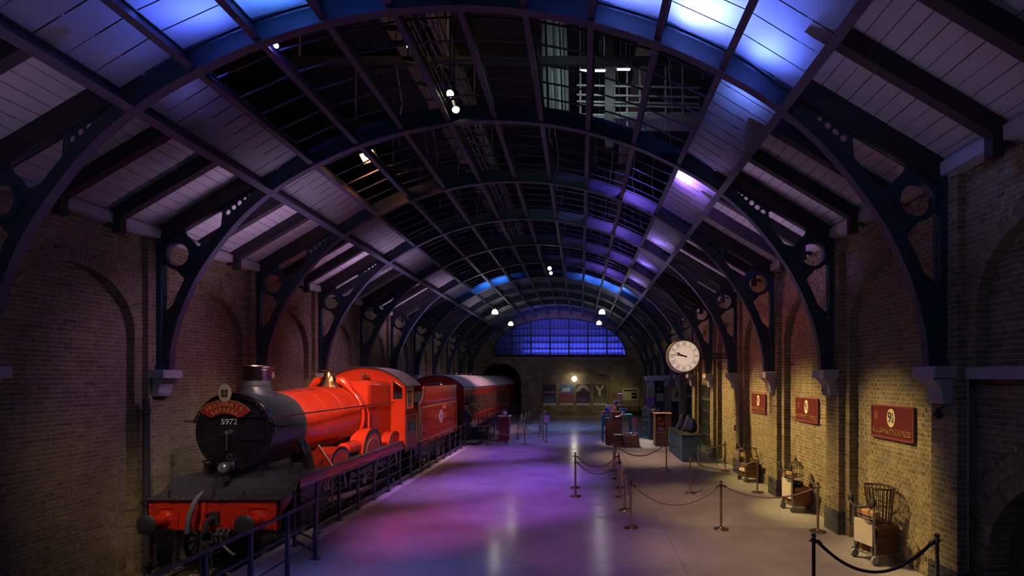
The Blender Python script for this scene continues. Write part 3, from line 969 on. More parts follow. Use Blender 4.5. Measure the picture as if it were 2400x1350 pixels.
def put_sheet(i, y0, ln):
    """roof sheet in strip i (between purlins i and i+1)"""
    a, b = pur_pt(i, 0.32), pur_pt(i + 1, 0.32)
    w_ = math.hypot(b[0] - a[0], b[1] - a[1])
    key = (round(w_, 3), round(ln, 3))
    if key not in sheet:
        a_, b_ = w_ / 2 - .01, ln / 2 - .008
        me = MB().add([(-a_, -b_, 0), (a_, -b_, 0), (a_, b_, 0), (-a_, b_, 0)], [(3, 2, 1, 0)]).mesh('roof_sheet'); me.materials.append(M['panel']); sheet[key] = me
    o = link('roof_sheet', sheet[key], ceiling, ((a[0] + b[0]) / 2, y0 + ln / 2, (a[1] + b[1]) / 2))
    o.rotation_euler = (0, -math.atan2(b[1] - a[1], b[0] - a[0]), 0)
for k in range(-1, 11):
    for i in range(-5, 5):
        edge = i in (-5, 4)
        if k == -1:
            nseg = 8
        elif k >= 6:
            nseg = 2
        elif edge:
            nseg = 11
        else:
            continue
        for j in range(nseg):
            put_sheet(i, pier_y(k) + 0.08 + (BAY - 0.16) * j / nseg, (BAY - 0.16) / nseg)
for i in range(-5, 5):
    put_sheet(i, 0.85, 3.0)
# thin glazing bars in the open strips
bar_pts = [pur_pt(i, 0.27) for i in range(-4, 5)]
gb = MB().tube([(x, 0, z) for x, z, _, _ in bar_pts], 0.016, 6).mesh('glazing_bar'); gb.materials.append(M['iron2'])
for k in range(0, 7):
    for j in range(1, 6):
        link('glazing_bar', gb, ceiling, (0, pier_y(k) + BAY * j / 6, 0))

# ------------------------------------------------------------------ end wall
WZ0, WH = 4.97, 5.54                       # fan window: sill height, half width
def fan(h, n=40):
    """outline of the fan window"""
    pts = []
    for i in range(n + 1):
        t = PI * i / n
        c, s_ = math.cos(t), math.sin(t)
        pts.append((XC + h * math.copysign(abs(c) ** 0.92, c), WZ0 + (3.10 - (WH - h)) * abs(s_) ** 0.92))
    return pts
out = [(-9.4, BEDZ - .1), (6.4, BEDZ - .1), (6.4, 6.3)] + [(XC + x, z + 0.36) for x, z in SOF[::-1] if z > 6.0] + [(XC - x, z + 0.36) for x, z in SOF[1:] if z > 6.0] + [(-9.4, 6.3)]
tun = [(-8.35, BEDZ - .05)] + [(-6.62 + 1.73 * math.cos(PI - PI * i / 20), 2.6 + 1.75 * math.sin(PI * i / 20)) for i in range(21)] + [(-4.89, BEDZ - .05)]
rec = [(-3.2, 0.25), (2.46, 0.25), (2.46, 3.2)] + [(-0.37 + 2.83 * math.cos(PI * i / 12), 3.2 + 0.36 * math.sin(PI * i / 12)) for i in range(1, 12)] + [(-3.2, 3.2)]
ew = plate_mesh([out, fan(WH), tun, rec], 0.15)
ew.transform(Matrix.Translation((0, END + 0.15, 0)) @ Matrix.Rotation(PI / 2, 4, 'X'))
ew.materials.clear(); ew.materials.append(M['far_x'])
wall_end = structure(link('wall_end', ew))
MB().box(-3.3, 2.56, END + 0.3, END + 0.36, 0.2, 3.7).build('recess_back', M['far_x'], wall_end)
MB().box(-9.4, -4.6, 52, 52.1, -1, 5).box(-9.5, -9.4, END + .3, 52, -1, 5).box(-4.6, -4.5, END + .3, 52, -1, 5).box(-9.4, -4.6, END + .3, 52, 4.9, 5).build('tunnel_lining', M['matte'], wall_end)
# brick ring above the window
m = MB(); f0, f1 = fan(WH + .02, 56), fan(WH + 0.34, 56)
for i in range(56):
    a, b, c, d = f0[i], f0[i + 1], f1[i + 1], f1[i]
    m.hexa([(a[0], END - .03, a[1]), (b[0], END - .03, b[1]), (c[0], END - .03, c[1]), (d[0], END - .03, d[1]), (a[0], END + .1, a[1]), (b[0], END + .1, b[1]), (c[0], END + .1, c[1]), (d[0], END + .1, d[1])])
m.build('window_arch', M['far_x'], wall_end)
# fan window: panes lit from behind by a blue batten at the sill
win = MB()
f0, f1 = fan(WH), fan(WH - 0.10)
secs = [[(a[0], END + .02, a[1]), (a[0], END + .22, a[1]), (b[0], END + .22, b[1]), (b[0], END + .02, b[1])] for a, b in zip(f0, f1)]
win.sweep(secs).box(XC - WH, XC + WH, END + .0, END + .24, WZ0 - .10, WZ0 + .05)
window = structure(win.build('window_1', M['iron']))
def fan_top(x):
    q = fan(WH - .08, 120); d = abs(x - XC)
    for a, b in zip(q[:60], q[1:61]):
        if b[0] - XC <= d <= a[0] - XC:
            t = (d - (a[0] - XC)) / min(b[0] - a[0], -1e-6)
            return a[1] + (b[1] - a[1]) * t
    return WZ0
cols = [XC + (i - 3.5) * 2 * (WH - .05) / 7 for i in range(8)]
rows = [WZ0, WZ0 + 0.52, WZ0 + 1.05, WZ0 + 1.62, WZ0 + 2.18, WZ0 + 3.1]
pane_mat = translucent_mat('window_glass', (0.55, 0.6, 0.9), 0.9)
for x in cols[1:-1]:
    MB().box(x - .055, x + .055, END + .02, END + .18, WZ0, fan_top(x)).build('mullion', M['iron'], window)
for i, z in enumerate(rows[1:-1]):
    hw = max(abs(x - XC) for x in np.linspace(XC, XC + WH, 200) if fan_top(x) > z)
    t = 0.045 if i == 2 else 0.022
    MB().box(XC - hw, XC + hw, END + .04, END + .15, z - t, z + t).build('transom', M['iron'], window)
for c in range(7):
    for j in range(1, 5):
        x = cols[c] + (cols[c + 1] - cols[c]) * j / 5
        if fan_top(x) > WZ0 + .2:
            MB().box(x - .014, x + .014, END + .05, END + .12, WZ0, fan_top(x)).build('glazing_bar', M['iron'], window)
    for r_ in range(5):
        a, b = cols[c], cols[c + 1]
        xs_ = np.linspace(a, b, 9)
        top = [(x, min(rows[r_ + 1], fan_top(x))) for x in xs_]
        poly = [(x, z) for x, z in top if z > rows[r_] + 0.01]
        if len(poly) >= 2:
            pl_ = [(poly[0][0], rows[r_]), (poly[-1][0], rows[r_])] + poly[::-1]
            MB().add([(x, END + .09, z) for x, z in pl_], [tuple(range(len(pl_)))]).build('pane', pane_mat, window)
structure(MB().box(XC - 6.2, XC + 6.2, END + 1.3, END + 1.4, WZ0 - .6, 8.6).box(XC - 6.2, XC + 6.2, END + .3, END + 1.4, WZ0 - .7, WZ0 - .6).build('wall_lightbox', M['white']))
area('window_batten', (XC, END + 0.55, WZ0 - 0.35), (XC, END + 0.50, WZ0 + 2), 170, (0.10, 0.12, 1.0), 10.8, 0.2)

# ------------------------------------------------------------------ studio shell above and behind
sh = MB().box(-16, 12, -6, 46, 13.6, 13.7)
for yy in range(-4, 46, 4):
    sh.box(-16, 12, yy - .12, yy + .12, 13.0, 13.6)
studio = structure(sh.build('ceiling_studio', M['matte']))
structure(MB().box(-16, 12, -6.1, -6, -1, 13.7).build('wall_back', M['matte']))
structure(MB().box(-16.1, -16, -6, 46, -1, 13.7).build('wall_studio_left', M['matte']))
structure(MB().box(12, 12.1, -6, 46, -1, 13.7).build('wall_studio_right', M['matte']))
structure(MB().box(-16, 12, 46, 46.1, 5.1, 13.7).build('wall_studio_end', M['matte']))
# ------------------------------------------------------------------ locomotive
LY = 9.25                                     # buffer beam
loco = thing('steam_locomotive', 'glossy red and black steam locomotive at the head of the train', 'locomotive', (XL, LY, RAILZ))
BZ = 2.04                                     # boiler centre line
PLZ = 1.10                                    # running plate
def LX(a): return XL + a

rivet_m = mat('rivet_glint', (0.16, 0.16, 0.17), 0.35)  # lighter grey puts a glint into the rivet colour
# buffer beam with rivets
bb = MB().cbox(LX(-1.22), LX(1.22), LY, LY + 0.06, 0.27, 0.82, 0.008).build('buffer_beam', M['red'], loco, 30)
rv = MB()
for s in (-1, 1):
    for z in (0.33, 0.43, 0.53, 0.63, 0.74):
        rv.rivet((LX(s * 1.16), LY, z), (0, -1, 0), 0.021)
        rv.rivet((LX(s * 1.02), LY, z), (0, -1, 0), 0.021)
        rv.rivet((LX(s * 0.36), LY, z), (0, -1, 0), 0.021)
    for i in range(7):
        rv.rivet((LX(s * (0.06 + 0.13 * i)), LY, 0.76), (0, -1, 0), 0.020)
    for i in range(4):
        rv.rivet((LX(s * (0.05 + 0.11 * i)), LY, 0.36), (0, -1, 0), 0.020)
        rv.rivet((LX(s * (0.10 + 0.10 * i)), LY, 0.66), (0, -1, 0), 0.018)
rv.build('rivets', M['red'], bb)['kind'] = 'stuff'
for s in (-1, 1):
    c = (LX(s * 0.87), LY, 0.49)
    m = MB().cbox(c[0] - 0.17, c[0] + 0.17, LY - 0.03, LY + 0.01, c[2] - 0.18, c[2] + 0.18, 0.015)
    m.lathe([(0.16, 0), (0.15, 0.02), (0.115, 0.06), (0.105, 0.26), (0.115, 0.27), (0.115, 0.31), (0.07, 0.31), (0.07, 0.40)], (c[0], LY - 0.02, c[2]), (0, -1, 0), 24)
    bf = m.build('buffer', M['red'], loco, 35)
    MB().lathe([(0.0, 0.44), (0.10, 0.437), (0.165, 0.42), (0.178, 0.405), (0.172, 0.385), (0.09, 0.37), (0.07, 0.33)], (c[0], LY - 0.02, c[2]), (0, -1, 0), 32).build('buffer_head', M['satin'], bf, 40)
    # rail iron framing the buffer socket
    x0, x1 = c[0] - 0.05, c[0] + 0.24
    MB().tube([(c[0] - .20, LY - .05, c[2] + .20), (c[0] + .20, LY - .05, c[2] + .22), (c[0] + .24, LY - .05, c[2] + .18), (c[0] + .24, LY - .05, c[2] - .2)], 0.012, 6).build('grab_iron', M['red'], loco, 50)
# hose, heating pipe, coupling
MB().tube([at(475, 1154, 9.28), at(463, 1166, 9.05), at(452, 1185, 8.98), at(445, 1206, 8.96), at(441, 1226, 8.98), at(440, 1248, 9.05)], [0.03, 0.042, 0.045, 0.045, 0.045, 0.05], 10).build('vacuum_hose', M['grey'], loco, 60)
m = MB().tube([(LX(-0.13), LY - 0.05, 0.80), (LX(-0.13), LY - 0.05, 0.22)], 0.042, 12)
m.box(LX(-0.18), LX(-0.02), LY - 0.08, LY, 0.60, 0.64)
m.build('vacuum_standpipe', M['red'], loco, 50)
cp = MB()
cp.tube([(LX(0.05), LY, 0.50), (LX(0.05), LY - 0.14, 0.50), (LX(0.05), LY - 0.24, 0.46), (LX(0.05), LY - 0.26, 0.36), (LX(0.05), LY - 0.18, 0.32)], [0.05, 0.05, 0.045, 0.04, 0.025], 8)
cp.box(LX(-0.04), LX(0.14), LY - 0.05, LY, 0.38, 0.62)
for cz, rr in ((0.20, 0.12), (-0.02, 0.12), (-0.26, 0.15)):
    pts = [(LX(0.05 + 0.07 * math.cos(t)), LY - 0.22 + 0.05 * math.cos(t), cz + rr * math.sin(t)) for t in [2 * PI * i / 14 for i in range(14)]]
    cp.tube(pts, 0.020, 6, closed=True)
cp.tube([(LX(-0.06), LY - 0.20, 0.10), (LX(0.17), LY - 0.20, 0.10)], 0.035, 8)
cp.build('screw_coupling', M['satin'], loco, 50)
MB().tube([at(520, 1275, 9.0), at(532, 1287, 8.95), at(545, 1298, 8.9), at(552, 1300, 8.9)], 0.022, 8).build('brake_hose', M['grey'], loco, 60)
m = MB()
for a in (0.14, 0.24, 0.34):
    m.tube([(LX(a), LY - .02, 0.30), (LX(a), LY - .10, 0.22), (LX(a), LY - .10, 0.08)], 0.035, 8)
    m.ball((LX(a), LY - .1, 0.22), 0.055, 8, 6)
m.build('pipe_cocks', M['satin'], loco, 50)

# front platform sweeping up to the running plate
pr = [(LY - 0.04, 0.82), (LY + 0.18, 0.825), (LY + 0.36, 0.86), (LY + 0.50, 0.94), (LY + 0.58, 1.02), (LY + 0.64, PLZ - 0.012)]
poly = pr + [(15.75, PLZ - 0.012), (15.75, PLZ + 0.012), (LY + 0.64, PLZ + 0.012)] + [(y_ - 0.02, z_ + 0.024) for y_, z_ in pr[-2::-1]]
m = MB().prism(poly, LX(-1.26), LX(1.26), 'yz')
fp = m.build('running_plate', M['satin'], loco)
rv = MB()
for i in range(24):
    xx = LX(-1.2 + 2.4 * i / 23)
    rv.rivet((xx, LY + 0.02, 0.848), (0, 0, 1), 0.015); rv.rivet((xx, LY + 0.62, PLZ + .004), (0, -1, 1), 0.012)
    rv.rivet((xx, LY + 0.72, PLZ + .012), (0, 0, 1), 0.015)
rk = random.Random(5)
for i in range(70):
    t = rk.random(); yy = LY + 0.05 + 0.45 * t
    zz = np.interp(yy, [p[0] for p in pr], [p[1] for p in pr]) + 0.022
    rv.rivet((LX(rk.choice((-1, 1)) * rk.uniform(0.45, 1.2)), yy, zz), (0, -.3, 1), 0.015)
for s in (-1, 1):
    for i in range(80):
        rv.rivet((LX(s * 1.225), LY + 0.7 + 0.074 * i, PLZ + .012), (0, 0, 1), 0.014)
rv.build('rivets', rivet_m, fp)['kind'] = 'stuff'
for s in (-1, 1):
    m = MB().box(*sorted((LX(s * 1.235), LX(s * 1.255))), LY + 0.66, 15.75, PLZ - 0.19, PLZ - 0.01)
    m.box(*sorted((LX(s * 1.19), LX(s * 1.262))), LY + 0.66, 15.75, PLZ - 0.20, PLZ - 0.18)
    v = m.build('valance', M['maroon'], loco)
    MB().box(*sorted((LX(s * 1.255), LX(s * 1.262))), LY + 0.66, 15.75, PLZ - 0.155, PLZ - 0.14).build('lining', M['gold'], v)
    MB().prism([(LY, 0.27), (LY + 0.06, 0.27), (LY + 0.10, 0.55), (LY + 0.40, 0.72), (LY + .60, 0.92), (LY + .66, 1.08), (LY + .50, 0.92), (LY + .34, 0.85), (LY, 0.82)], *sorted((LX(s * 1.19), LX(s * 1.22))), 'yz').build('front_valance', M['maroon'], loco)
# frames between the wheels
m = MB()
for s in (-1, 1):
    m.box(*sorted((LX(s * 0.60), LX(s * 0.64))), LY + 0.72, 16.6, -0.05, PLZ - .02)
m.box(LX(-.6), LX(.6), LY + .4, 16.4, 0.55, 0.75)
m.build('frames', M['matte'], loco)
# lamp irons on the platform
for a in (-0.85, -0.02, 0.55):
    MB().box(LX(a) - .025, LX(a) + .025, LY + .05, LY + .06, 0.84, 1.0).box(LX(a) - .05, LX(a) + .05, LY + .02, LY + .12, 0.84, 0.855).build('lamp_iron', M['satin'], loco)

# smokebox
SB0, SB1, SR = 9.82, 11.08, 0.75
m = MB().lathe([(SR - 0.02, SB0 + 0.04), (SR, SB0 + 0.05), (SR, SB1), (SR - .05, SB1 + .02)], (XL, 0, BZ), (0, 1, 0), 64)
sbx = m.build('smokebox', M['satin'], loco, 30)
m = MB().lathe([(0.0, SB0), (0.60, SB0), (SR + 0.012, SB0), (SR + 0.022, SB0 + 0.012), (SR + 0.022, SB0 + 0.06), (SR, SB0 + 0.065)], (XL, 0, BZ), (0, 1, 0), 64)
m.build('front_ring', M['black'], sbx, 30)
rv = MB()
for i in range(64):
    t = 2 * PI * i / 64
    d = (math.cos(t), 0, math.sin(t))
    for yy in (SB0 + 0.13, SB1 - 0.05):
        rv.rivet((XL + d[0] * SR, yy, BZ + d[2] * SR), d, 0.016)
    if i % 2:
        rv.rivet((XL + d[0] * 0.70, SB0, BZ + d[2] * 0.70), (0, -1, 0), 0.012)
for i in range(5):
    for j in range(2):
        t = math.radians(8 - 7 * j); rv.rivet((XL + math.cos(t) * SR, SB0 + .22 + .07 * i, BZ + math.sin(t) * SR), (math.cos(t), 0, math.sin(t)), 0.012)
rv.build('rivets', rivet_m, sbx)['kind'] = 'stuff'
m = MB().lathe([(0.0, SB0 - 0.105), (0.15, SB0 - 0.10), (0.35, SB0 - 0.075), (0.52, SB0 - 0.035), (0.60, SB0 - 0.012), (0.625, SB0 - 0.008), (0.63, SB0 + .01)], (XL, 0, BZ), (0, 1, 0), 56)
door = m.build('smokebox_door', M['black'], loco, 50)
m = MB()
for z in (BZ + 0.30, BZ - 0.14):
    m.tube([(LX(0.12), SB0 - .105, z), (LX(0.40), SB0 - .075, z), (LX(0.60), SB0 - .03, z), (LX(0.66), SB0 - .03, z)], 0.016, 8)
m.tube([(LX(0.66), SB0 - .03, BZ - 0.24), (LX(0.66), SB0 - .03, BZ + 0.40)], 0.018, 8)
m.build('hinge_straps', M['black'], door, 50)
m = MB().lathe([(0.05, 0), (0.05, 0.04), (0.03, 0.05), (0.03, 0.10)], (XL, SB0 - .10, BZ), (0, -1, 0), 16)
m.tube([(LX(0.05), SB0 - .19, BZ + .03), (LX(-0.30), SB0 - .17, BZ - 0.12)], [0.018, 0.012], 8)
m.tube([(LX(0.0), SB0 - .20, BZ), (LX(-0.02), SB0 - .18, BZ - 0.34)], [0.018, 0.012], 8)
m.ball((LX(-0.02), SB0 - .2, BZ), 0.03, 8, 6)
m.build('door_dart', M['steel'], door, 50)
# number on the door
text_on('5972', 0.155, frame((LX(-0.03), SB0 - 0.095, BZ + 0.20), (1, 0, 0), (0, 0, 1)) @ Matrix.Rotation(-0.13, 4, 'X'), M['white'], door, 'number', 0.006, 1.05)
# headboard
HBX, HBZ, HBY = LX(-0.06), BZ - 0.05, SB0 - 0.16
hb_out = [(HBX + 0.69 * math.sin(t), HBZ + 0.69 * math.cos(t)) for t in np.linspace(-0.80, 0.80, 25)]
hb_in = [(HBX + 0.42 * math.sin(t), HBZ + 0.42 * math.cos(t)) for t in np.linspace(0.62, -0.62, 21)]
sc = lambda t: [(HBX + r * math.sin(a), HBZ + r * math.cos(a)) for r, a in ((0.58, 0.80), (0.54, 0.74), (0.48, 0.76))][::1]
rt = [(HBX + r * math.sin(a), HBZ + r * math.cos(a)) for r, a in ((0.60, 0.80), (0.555, 0.75), (0.50, 0.76), (0.46, 0.70))]
lt = [(HBX - (x - HBX), z) for x, z in rt[::-1]]
hb = MB().prism(hb_out + rt + hb_in + lt, HBY - 0.015, HBY + 0.01, 'xz').build('headboard', mat('headboard_red', (0.33, 0.03, 0.02), 0.35), loco)
m = MB()
m.sweep([[(HBX + r * math.sin(t), yy, HBZ + r * math.cos(t)) for r, yy in ((0.675, HBY - .016), (0.69, HBY - .016), (0.69, HBY - .022), (0.675, HBY - .022))] for t in np.linspace(-0.79, 0.79, 30)])
m.build('edging', M['gold'], hb)
def arc_text(txt, r, span, size, parent, y, material):
    n_ = len(txt); me_all = MB()
    for i, ch in enumerate(txt):
        t = -span / 2 + span * i / (n_ - 1)
        me = text_mesh(ch, size, 0.004)
        Mx = frame((HBX + r * math.sin(t), y, HBZ + r * math.cos(t)), (math.cos(t), 0, -math.sin(t)), (math.sin(t), 0, math.cos(t)))
        me.transform(Mx)
        me_all.add([v.co for v in me.vertices], [tuple(p.vertices) for p in me.polygons])
        bpy.data.meshes.remove(me)
    return me_all.build('lettering', material, parent)
arc_text('HOGWARTS', 0.60, 1.12, 0.125, hb, HBY - 0.02, M['gold'])
arc_text('EXPRESS', 0.485, 0.98, 0.115, hb, HBY - 0.02, M['gold'])
# gilt shield above the headboard
cxs, czs = LX(-0.06), BZ + SR + 0.01
shp = [(1.1 * a, 1.1 * b) for a, b in [(-0.055, 0.15), (0, 0.17), (0.055, 0.15), (0.10, 0.09), (0.115, 0.0), (0.085, -0.10), (0.035, -0.145), (0, -0.155), (-0.035, -0.145), (-0.085, -0.10), (-0.115, 0.0), (-0.10, 0.09)]]
cr = MB().prism([(cxs + a, czs + b) for a, b in shp], HBY - 0.02, HBY + 0.0, 'xz').build('shield', mat('gilt', (0.80, 0.66, 0.36), 0.35, 0.25), loco)
m = MB()
for a, b in ((-0.036, 0.045), (0.036, 0.045), (-0.034, -0.04), (0.034, -0.04)):
    m.prism([(cxs + a + u, czs + b + v) for u, v in ((-.028, -.034), (.028, -.034), (.028, .034), (-.028, .034))], HBY - 0.028, HBY - 0.02, 'xz')
m.build('quarters', mat('shield_dark', (0.12, 0.10, 0.05), 0.4, 0.5), cr)
MB().beam((cxs, HBY, czs - .15), (cxs, SB0 + .02, czs - .30), 0.04, 0.02).build('shield_bracket', M['black'], cr)
# lamp below the door and the small oval plate over it
lp_ = MB().lathe([(0.0, 0.02), (0.10, 0.02), (0.105, 0.0), (0.115, -0.01), (0.115, -0.04), (0.10, -0.05), (0.10, -0.20), (0.06, -0.22)], (LX(-0.06), SB0 - .22, 1.36), (0, -1, 0), 24)
lp_.box(LX(-.10), LX(-.02), SB0 - .2, SB0 - .08, PLZ, 1.28)
lamp = lp_.build('head_lamp', M['satin'], loco, 40)
MB().lathe([(0.0, 0.06), (0.05, 0.052), (0.085, 0.03), (0.098, 0.0)], (LX(-0.06), SB0 - .225, 1.36), (0, -1, 0), 24).build('lens', mat('lamp_glass', (0.75, 0.78, 0.80), 0.08, 0.85), lamp, 60)
MB().tube([(LX(0.06), SB0 - .1, 1.30), (LX(0.09), SB0 - .14, 1.42), (LX(0.07), SB0 - .14, 1.47), (LX(0.05), SB0 - .12, 1.45)], 0.012, 6).build('handle', M['steel'], lamp)
m = MB()
for a in (-0.045, 0.045):
    m.tube([(LX(0.0 + a) + 0.045 * math.cos(t), SB0 - .07, 1.55 + 0.055 * math.sin(t)) for t in [2 * PI * i / 16 for i in range(16)]], 0.009, 6, closed=True)
m.build('shed_plate', M['steel'], loco, 60)
# handrail round the smokebox and along the boiler
pts = [(LX(0.93), 15.72, 2.34), (LX(0.90), 13.0, 2.34), (LX(0.84), 10.0, 2.33), (LX(0.80), 9.88, 2.31)]
for t in np.linspace(math.radians(14), math.radians(166), 24):
    pts.append((XL + 0.765 * math.cos(t), SB0 - .045, BZ + 0.765 * math.sin(t)))
left_ = [(LX(-0.80), 9.88, 2.31), (LX(-0.84), 10.0, 2.33), (LX(-0.90), 13.0, 2.34), (LX(-0.93), 15.72, 2.34)]
hr = MB().tube(pts + left_, 0.017, 8).build('handrail', mat('handrail_paint', (0.10, 0.03, 0.03), 0.25, 0.5), loco, 60)
m = MB()
for s in (-1, 1):
    for yy in (10.4, 11.6, 12.8, 13.8, 14.9):
        rr = np.interp(yy, [10, 13, 15.7], [0.85, 0.90, 0.93])
        m.tube([(LX(s * (rr - .16)), yy, 2.30), (LX(s * rr), yy, 2.335)], 0.014, 6)
    m.tube([(LX(s * 1.0), SB0 + .02, 2.24), (LX(s * .72), SB0 + .02, 2.24)], 0.016, 6)
m.build('handrail_knobs', M['satin'], hr)

# chimney
CHY = 10.52
m = MB().lathe([(0.40, 2.66), (0.355, 2.72), (0.30, 2.80), (0.262, 2.88), (0.252, 2.95), (0.258, 3.26), (0.262, 3.29)], (XL, CHY, 0), (0, 0, 1), 40)
ch = m.build('chimney', M['satin'], loco, 40)
MB().lathe([(0.262, 3.05), (0.268, 3.06), (0.268, 3.26), (0.29, 3.29), (0.335, 3.315), (0.352, 3.34), (0.345, 3.365), (0.30, 3.375), (0.22, 3.37), (0.21, 3.20)], (XL, CHY, 0), (0, 0, 1), 40, cap=False).build('copper_cap', mat('dark_copper', (0.13, 0.085, 0.07), 0.28, 1.0), ch, 40)
MB().lathe([(0.257, 0), (0.268, 0.005), (0.268, 0.03), (0.257, 0.035)], (XL, CHY, 2.93), (0, 0, 1), 40).build('rim', M['satin'], ch, 40)
# saddle
m = MB()
secs = []
for z, hw in ((PLZ - .3, 0.62), (PLZ + .02, 0.60), (1.22, 0.46), (1.34, 0.40), (1.5, 0.52)):
    secs.append([(LX(-hw), SB0 + .12, z), (LX(hw), SB0 + .12, z), (LX(hw), SB1 - .1, z), (LX(-hw), SB1 - .1, z)])
m.sweep(secs).build('saddle', M['satin'], loco)
for s in (-1, 1):
    m = MB()
    secs = []
    for (a, z, w_) in ((0.60, 1.86, 0.11), (0.76, 1.68, 0.115), (0.86, 1.4, 0.12), (0.90, PLZ, 0.13)):
        secs.append([(LX(s * a) + w_ * math.cos(t) * 0.8, 10.90 + w_ * math.sin(t), z) for t in [2 * PI * i / 14 for i in range(14)]])
    m.sweep(secs).build('steam_pipe', M['black'], loco, 50)
    # lubricator and small fittings on the plate
    m = MB().cbox(*sorted((LX(s * 0.80), LX(s * 0.98))), 10.30, 10.50, PLZ + .01, PLZ + .22, 0.02)
    m.tube([(LX(s * .9), 10.3, PLZ + .2), (LX(s * .9), 10.2, PLZ + .28), (LX(s * .8), 10.3, PLZ + .34)], 0.02, 6)
    m.build('lubricator', M['satin'], loco, 40)
    m = MB().tube([(LX(s * .98), 11.15, PLZ + .08), (LX(s * 1.0), 11.25, PLZ + .16), (LX(s * 1.05), 11.35, PLZ + .1)], 0.02, 6).ball((LX(s * 1.06), 11.4, PLZ + .1), 0.05, 8, 6)
    m.build('valve_fittings', M['satin'], loco, 50)

# boiler
BL0, BL1 = SB1, 14.08
def brad(y_): return 0.752 + (0.885 - 0.752) * (y_ - BL0) / (BL1 - BL0)
m = MB().lathe([(brad(BL0 + (BL1 - BL0) * i / 12) , BL0 + (BL1 - BL0) * i / 12) for i in range(13)], (XL, 0, BZ + 0.0), (0, 1, 0), 72)
boiler = m.build('boiler', M['red'], loco, 30)
lining_m = mat('lining_orange', (0.50, 0.075, 0.02), 0.3)
for yy in (BL0 + 0.04, 11.95, 12.72, 13.45, BL1 - 0.10):
    r_ = brad(yy)
    MB().lathe([(r_ - .004, yy - 0.03), (r_ + 0.006, yy - 0.028), (r_ + 0.006, yy + 0.028), (r_ - .004, yy + 0.03)], (XL, 0, BZ), (0, 1, 0), 72, cap=False).build('boiler_band', M['red'], boiler, 30)
    m = MB()
    for dy in (-0.034, 0.034):
        m.lathe([(r_ + .001, yy + dy - .006), (r_ + 0.005, yy + dy), (r_ + .001, yy + dy + .006)], (XL, 0, BZ), (0, 1, 0), 72, cap=False)
    m.build('lining', lining_m, boiler)
# firebox with a flat top and rounded shoulders
def fb_sec(y_, hw, top, low, rr=0.16, n=6):
    pts = [(LX(-hw * 0.93), y_, low)]
    pts += [(LX(-hw), y_, 1.75)]
    for i in range(n + 1):
        t = PI - (PI / 2) * i / n
        pts.append((LX(-hw + rr + rr * math.cos(t)), y_, top - rr + rr * math.sin(t)))
    for i in range(n + 1):
        t = PI / 2 - (PI / 2) * i / n
        pts.append((LX(hw - rr + rr * math.cos(t)), y_, top - rr + rr * math.sin(t)))
    pts += [(LX(hw), y_, 1.75), (LX(hw * 0.93), y_, low)]
    return pts
m = MB().sweep([fb_sec(14.02, 0.84, 2.99, PLZ - .2, .17), fb_sec(14.10, 0.87, 3.03, PLZ - .2), fb_sec(14.2, 0.875, 3.04, PLZ - .2), fb_sec(15.74, 0.85, 2.98, PLZ - .2)])
fbx = m.build('firebox', M['red'], loco, 35)
rv = MB()
for i in range(9):
    for z in (1.5, 1.62):
        for s in (-1, 1):
            rv.rivet((LX(s * 0.865), 14.3 + 0.15 * i, z), (s, 0, 0), 0.014)
for i in range(6):
    for s in (-1, 1): rv.rivet((LX(s * .87), 14.25 + .22 * i, 2.30), (s, 0, 0), 0.014)
rv.build('washout_plugs', M['red'], fbx)['kind'] = 'stuff'
# safety valve bonnet and feed pipes
SVY = 13.55; zt = BZ + brad(SVY)
m = MB().lathe([(0.36, zt - 0.10), (0.32, zt - 0.02), (0.24, zt + 0.07), (0.175, zt + 0.17), (0.135, zt + 0.28), (0.118, zt + 0.37), (0.125, zt + 0.39)], (XL, SVY, 0), (0, 0, 1), 36)
sv = m.build('safety_valve_bonnet', M['brass'], loco, 60)
MB().lathe([(0.12, zt + 0.385), (0.20, zt + 0.395), (0.215, zt + 0.405), (0.19, zt + 0.415), (0.10, zt + 0.41)], (XL, SVY, 0), (0, 0, 1), 30).build('copper_rim', M['copper'], sv, 50)
for s in (-1, 1):
    pts = [(LX(s * 0.20), SVY + .02, zt + .12), (LX(s * 0.34), SVY + .05, zt + .12), (LX(s * 0.47), SVY + .06, zt - .02)]
    for t in np.linspace(math.radians(50), math.radians(-35), 10):
        pts.append((XL + s * (brad(SVY) + .04) * math.cos(t), SVY + .06, BZ + (brad(SVY) + .04) * math.sin(t)))
    MB().tube(pts, [0.12, 0.125, 0.10] + [0.045] * 10, 14).build('feed_pipe', M['red'], loco, 60)
    MB().tube([(LX(s * .86), 13.9, 2.28), (LX(s * .92), 13.9, 2.1), (LX(s * .92), 13.9, PLZ)], 0.03, 8).build('injector_pipe', M['red'], loco, 60)
# whistles
for a, h_ in ((0.08, 0.24), (0.22, 0.19)):
    m = MB().lathe([(0.03, 0), (0.03, 0.05), (0.022, 0.06), (0.042, 0.08), (0.042, h_), (0.03, h_ + .02), (0.012, h_ + .04), (0.012, h_ + .08)], (LX(a), 15.45, 2.98), (0, 0, 1), 14)
    m.build('whistle', M['brass'], loco, 50)

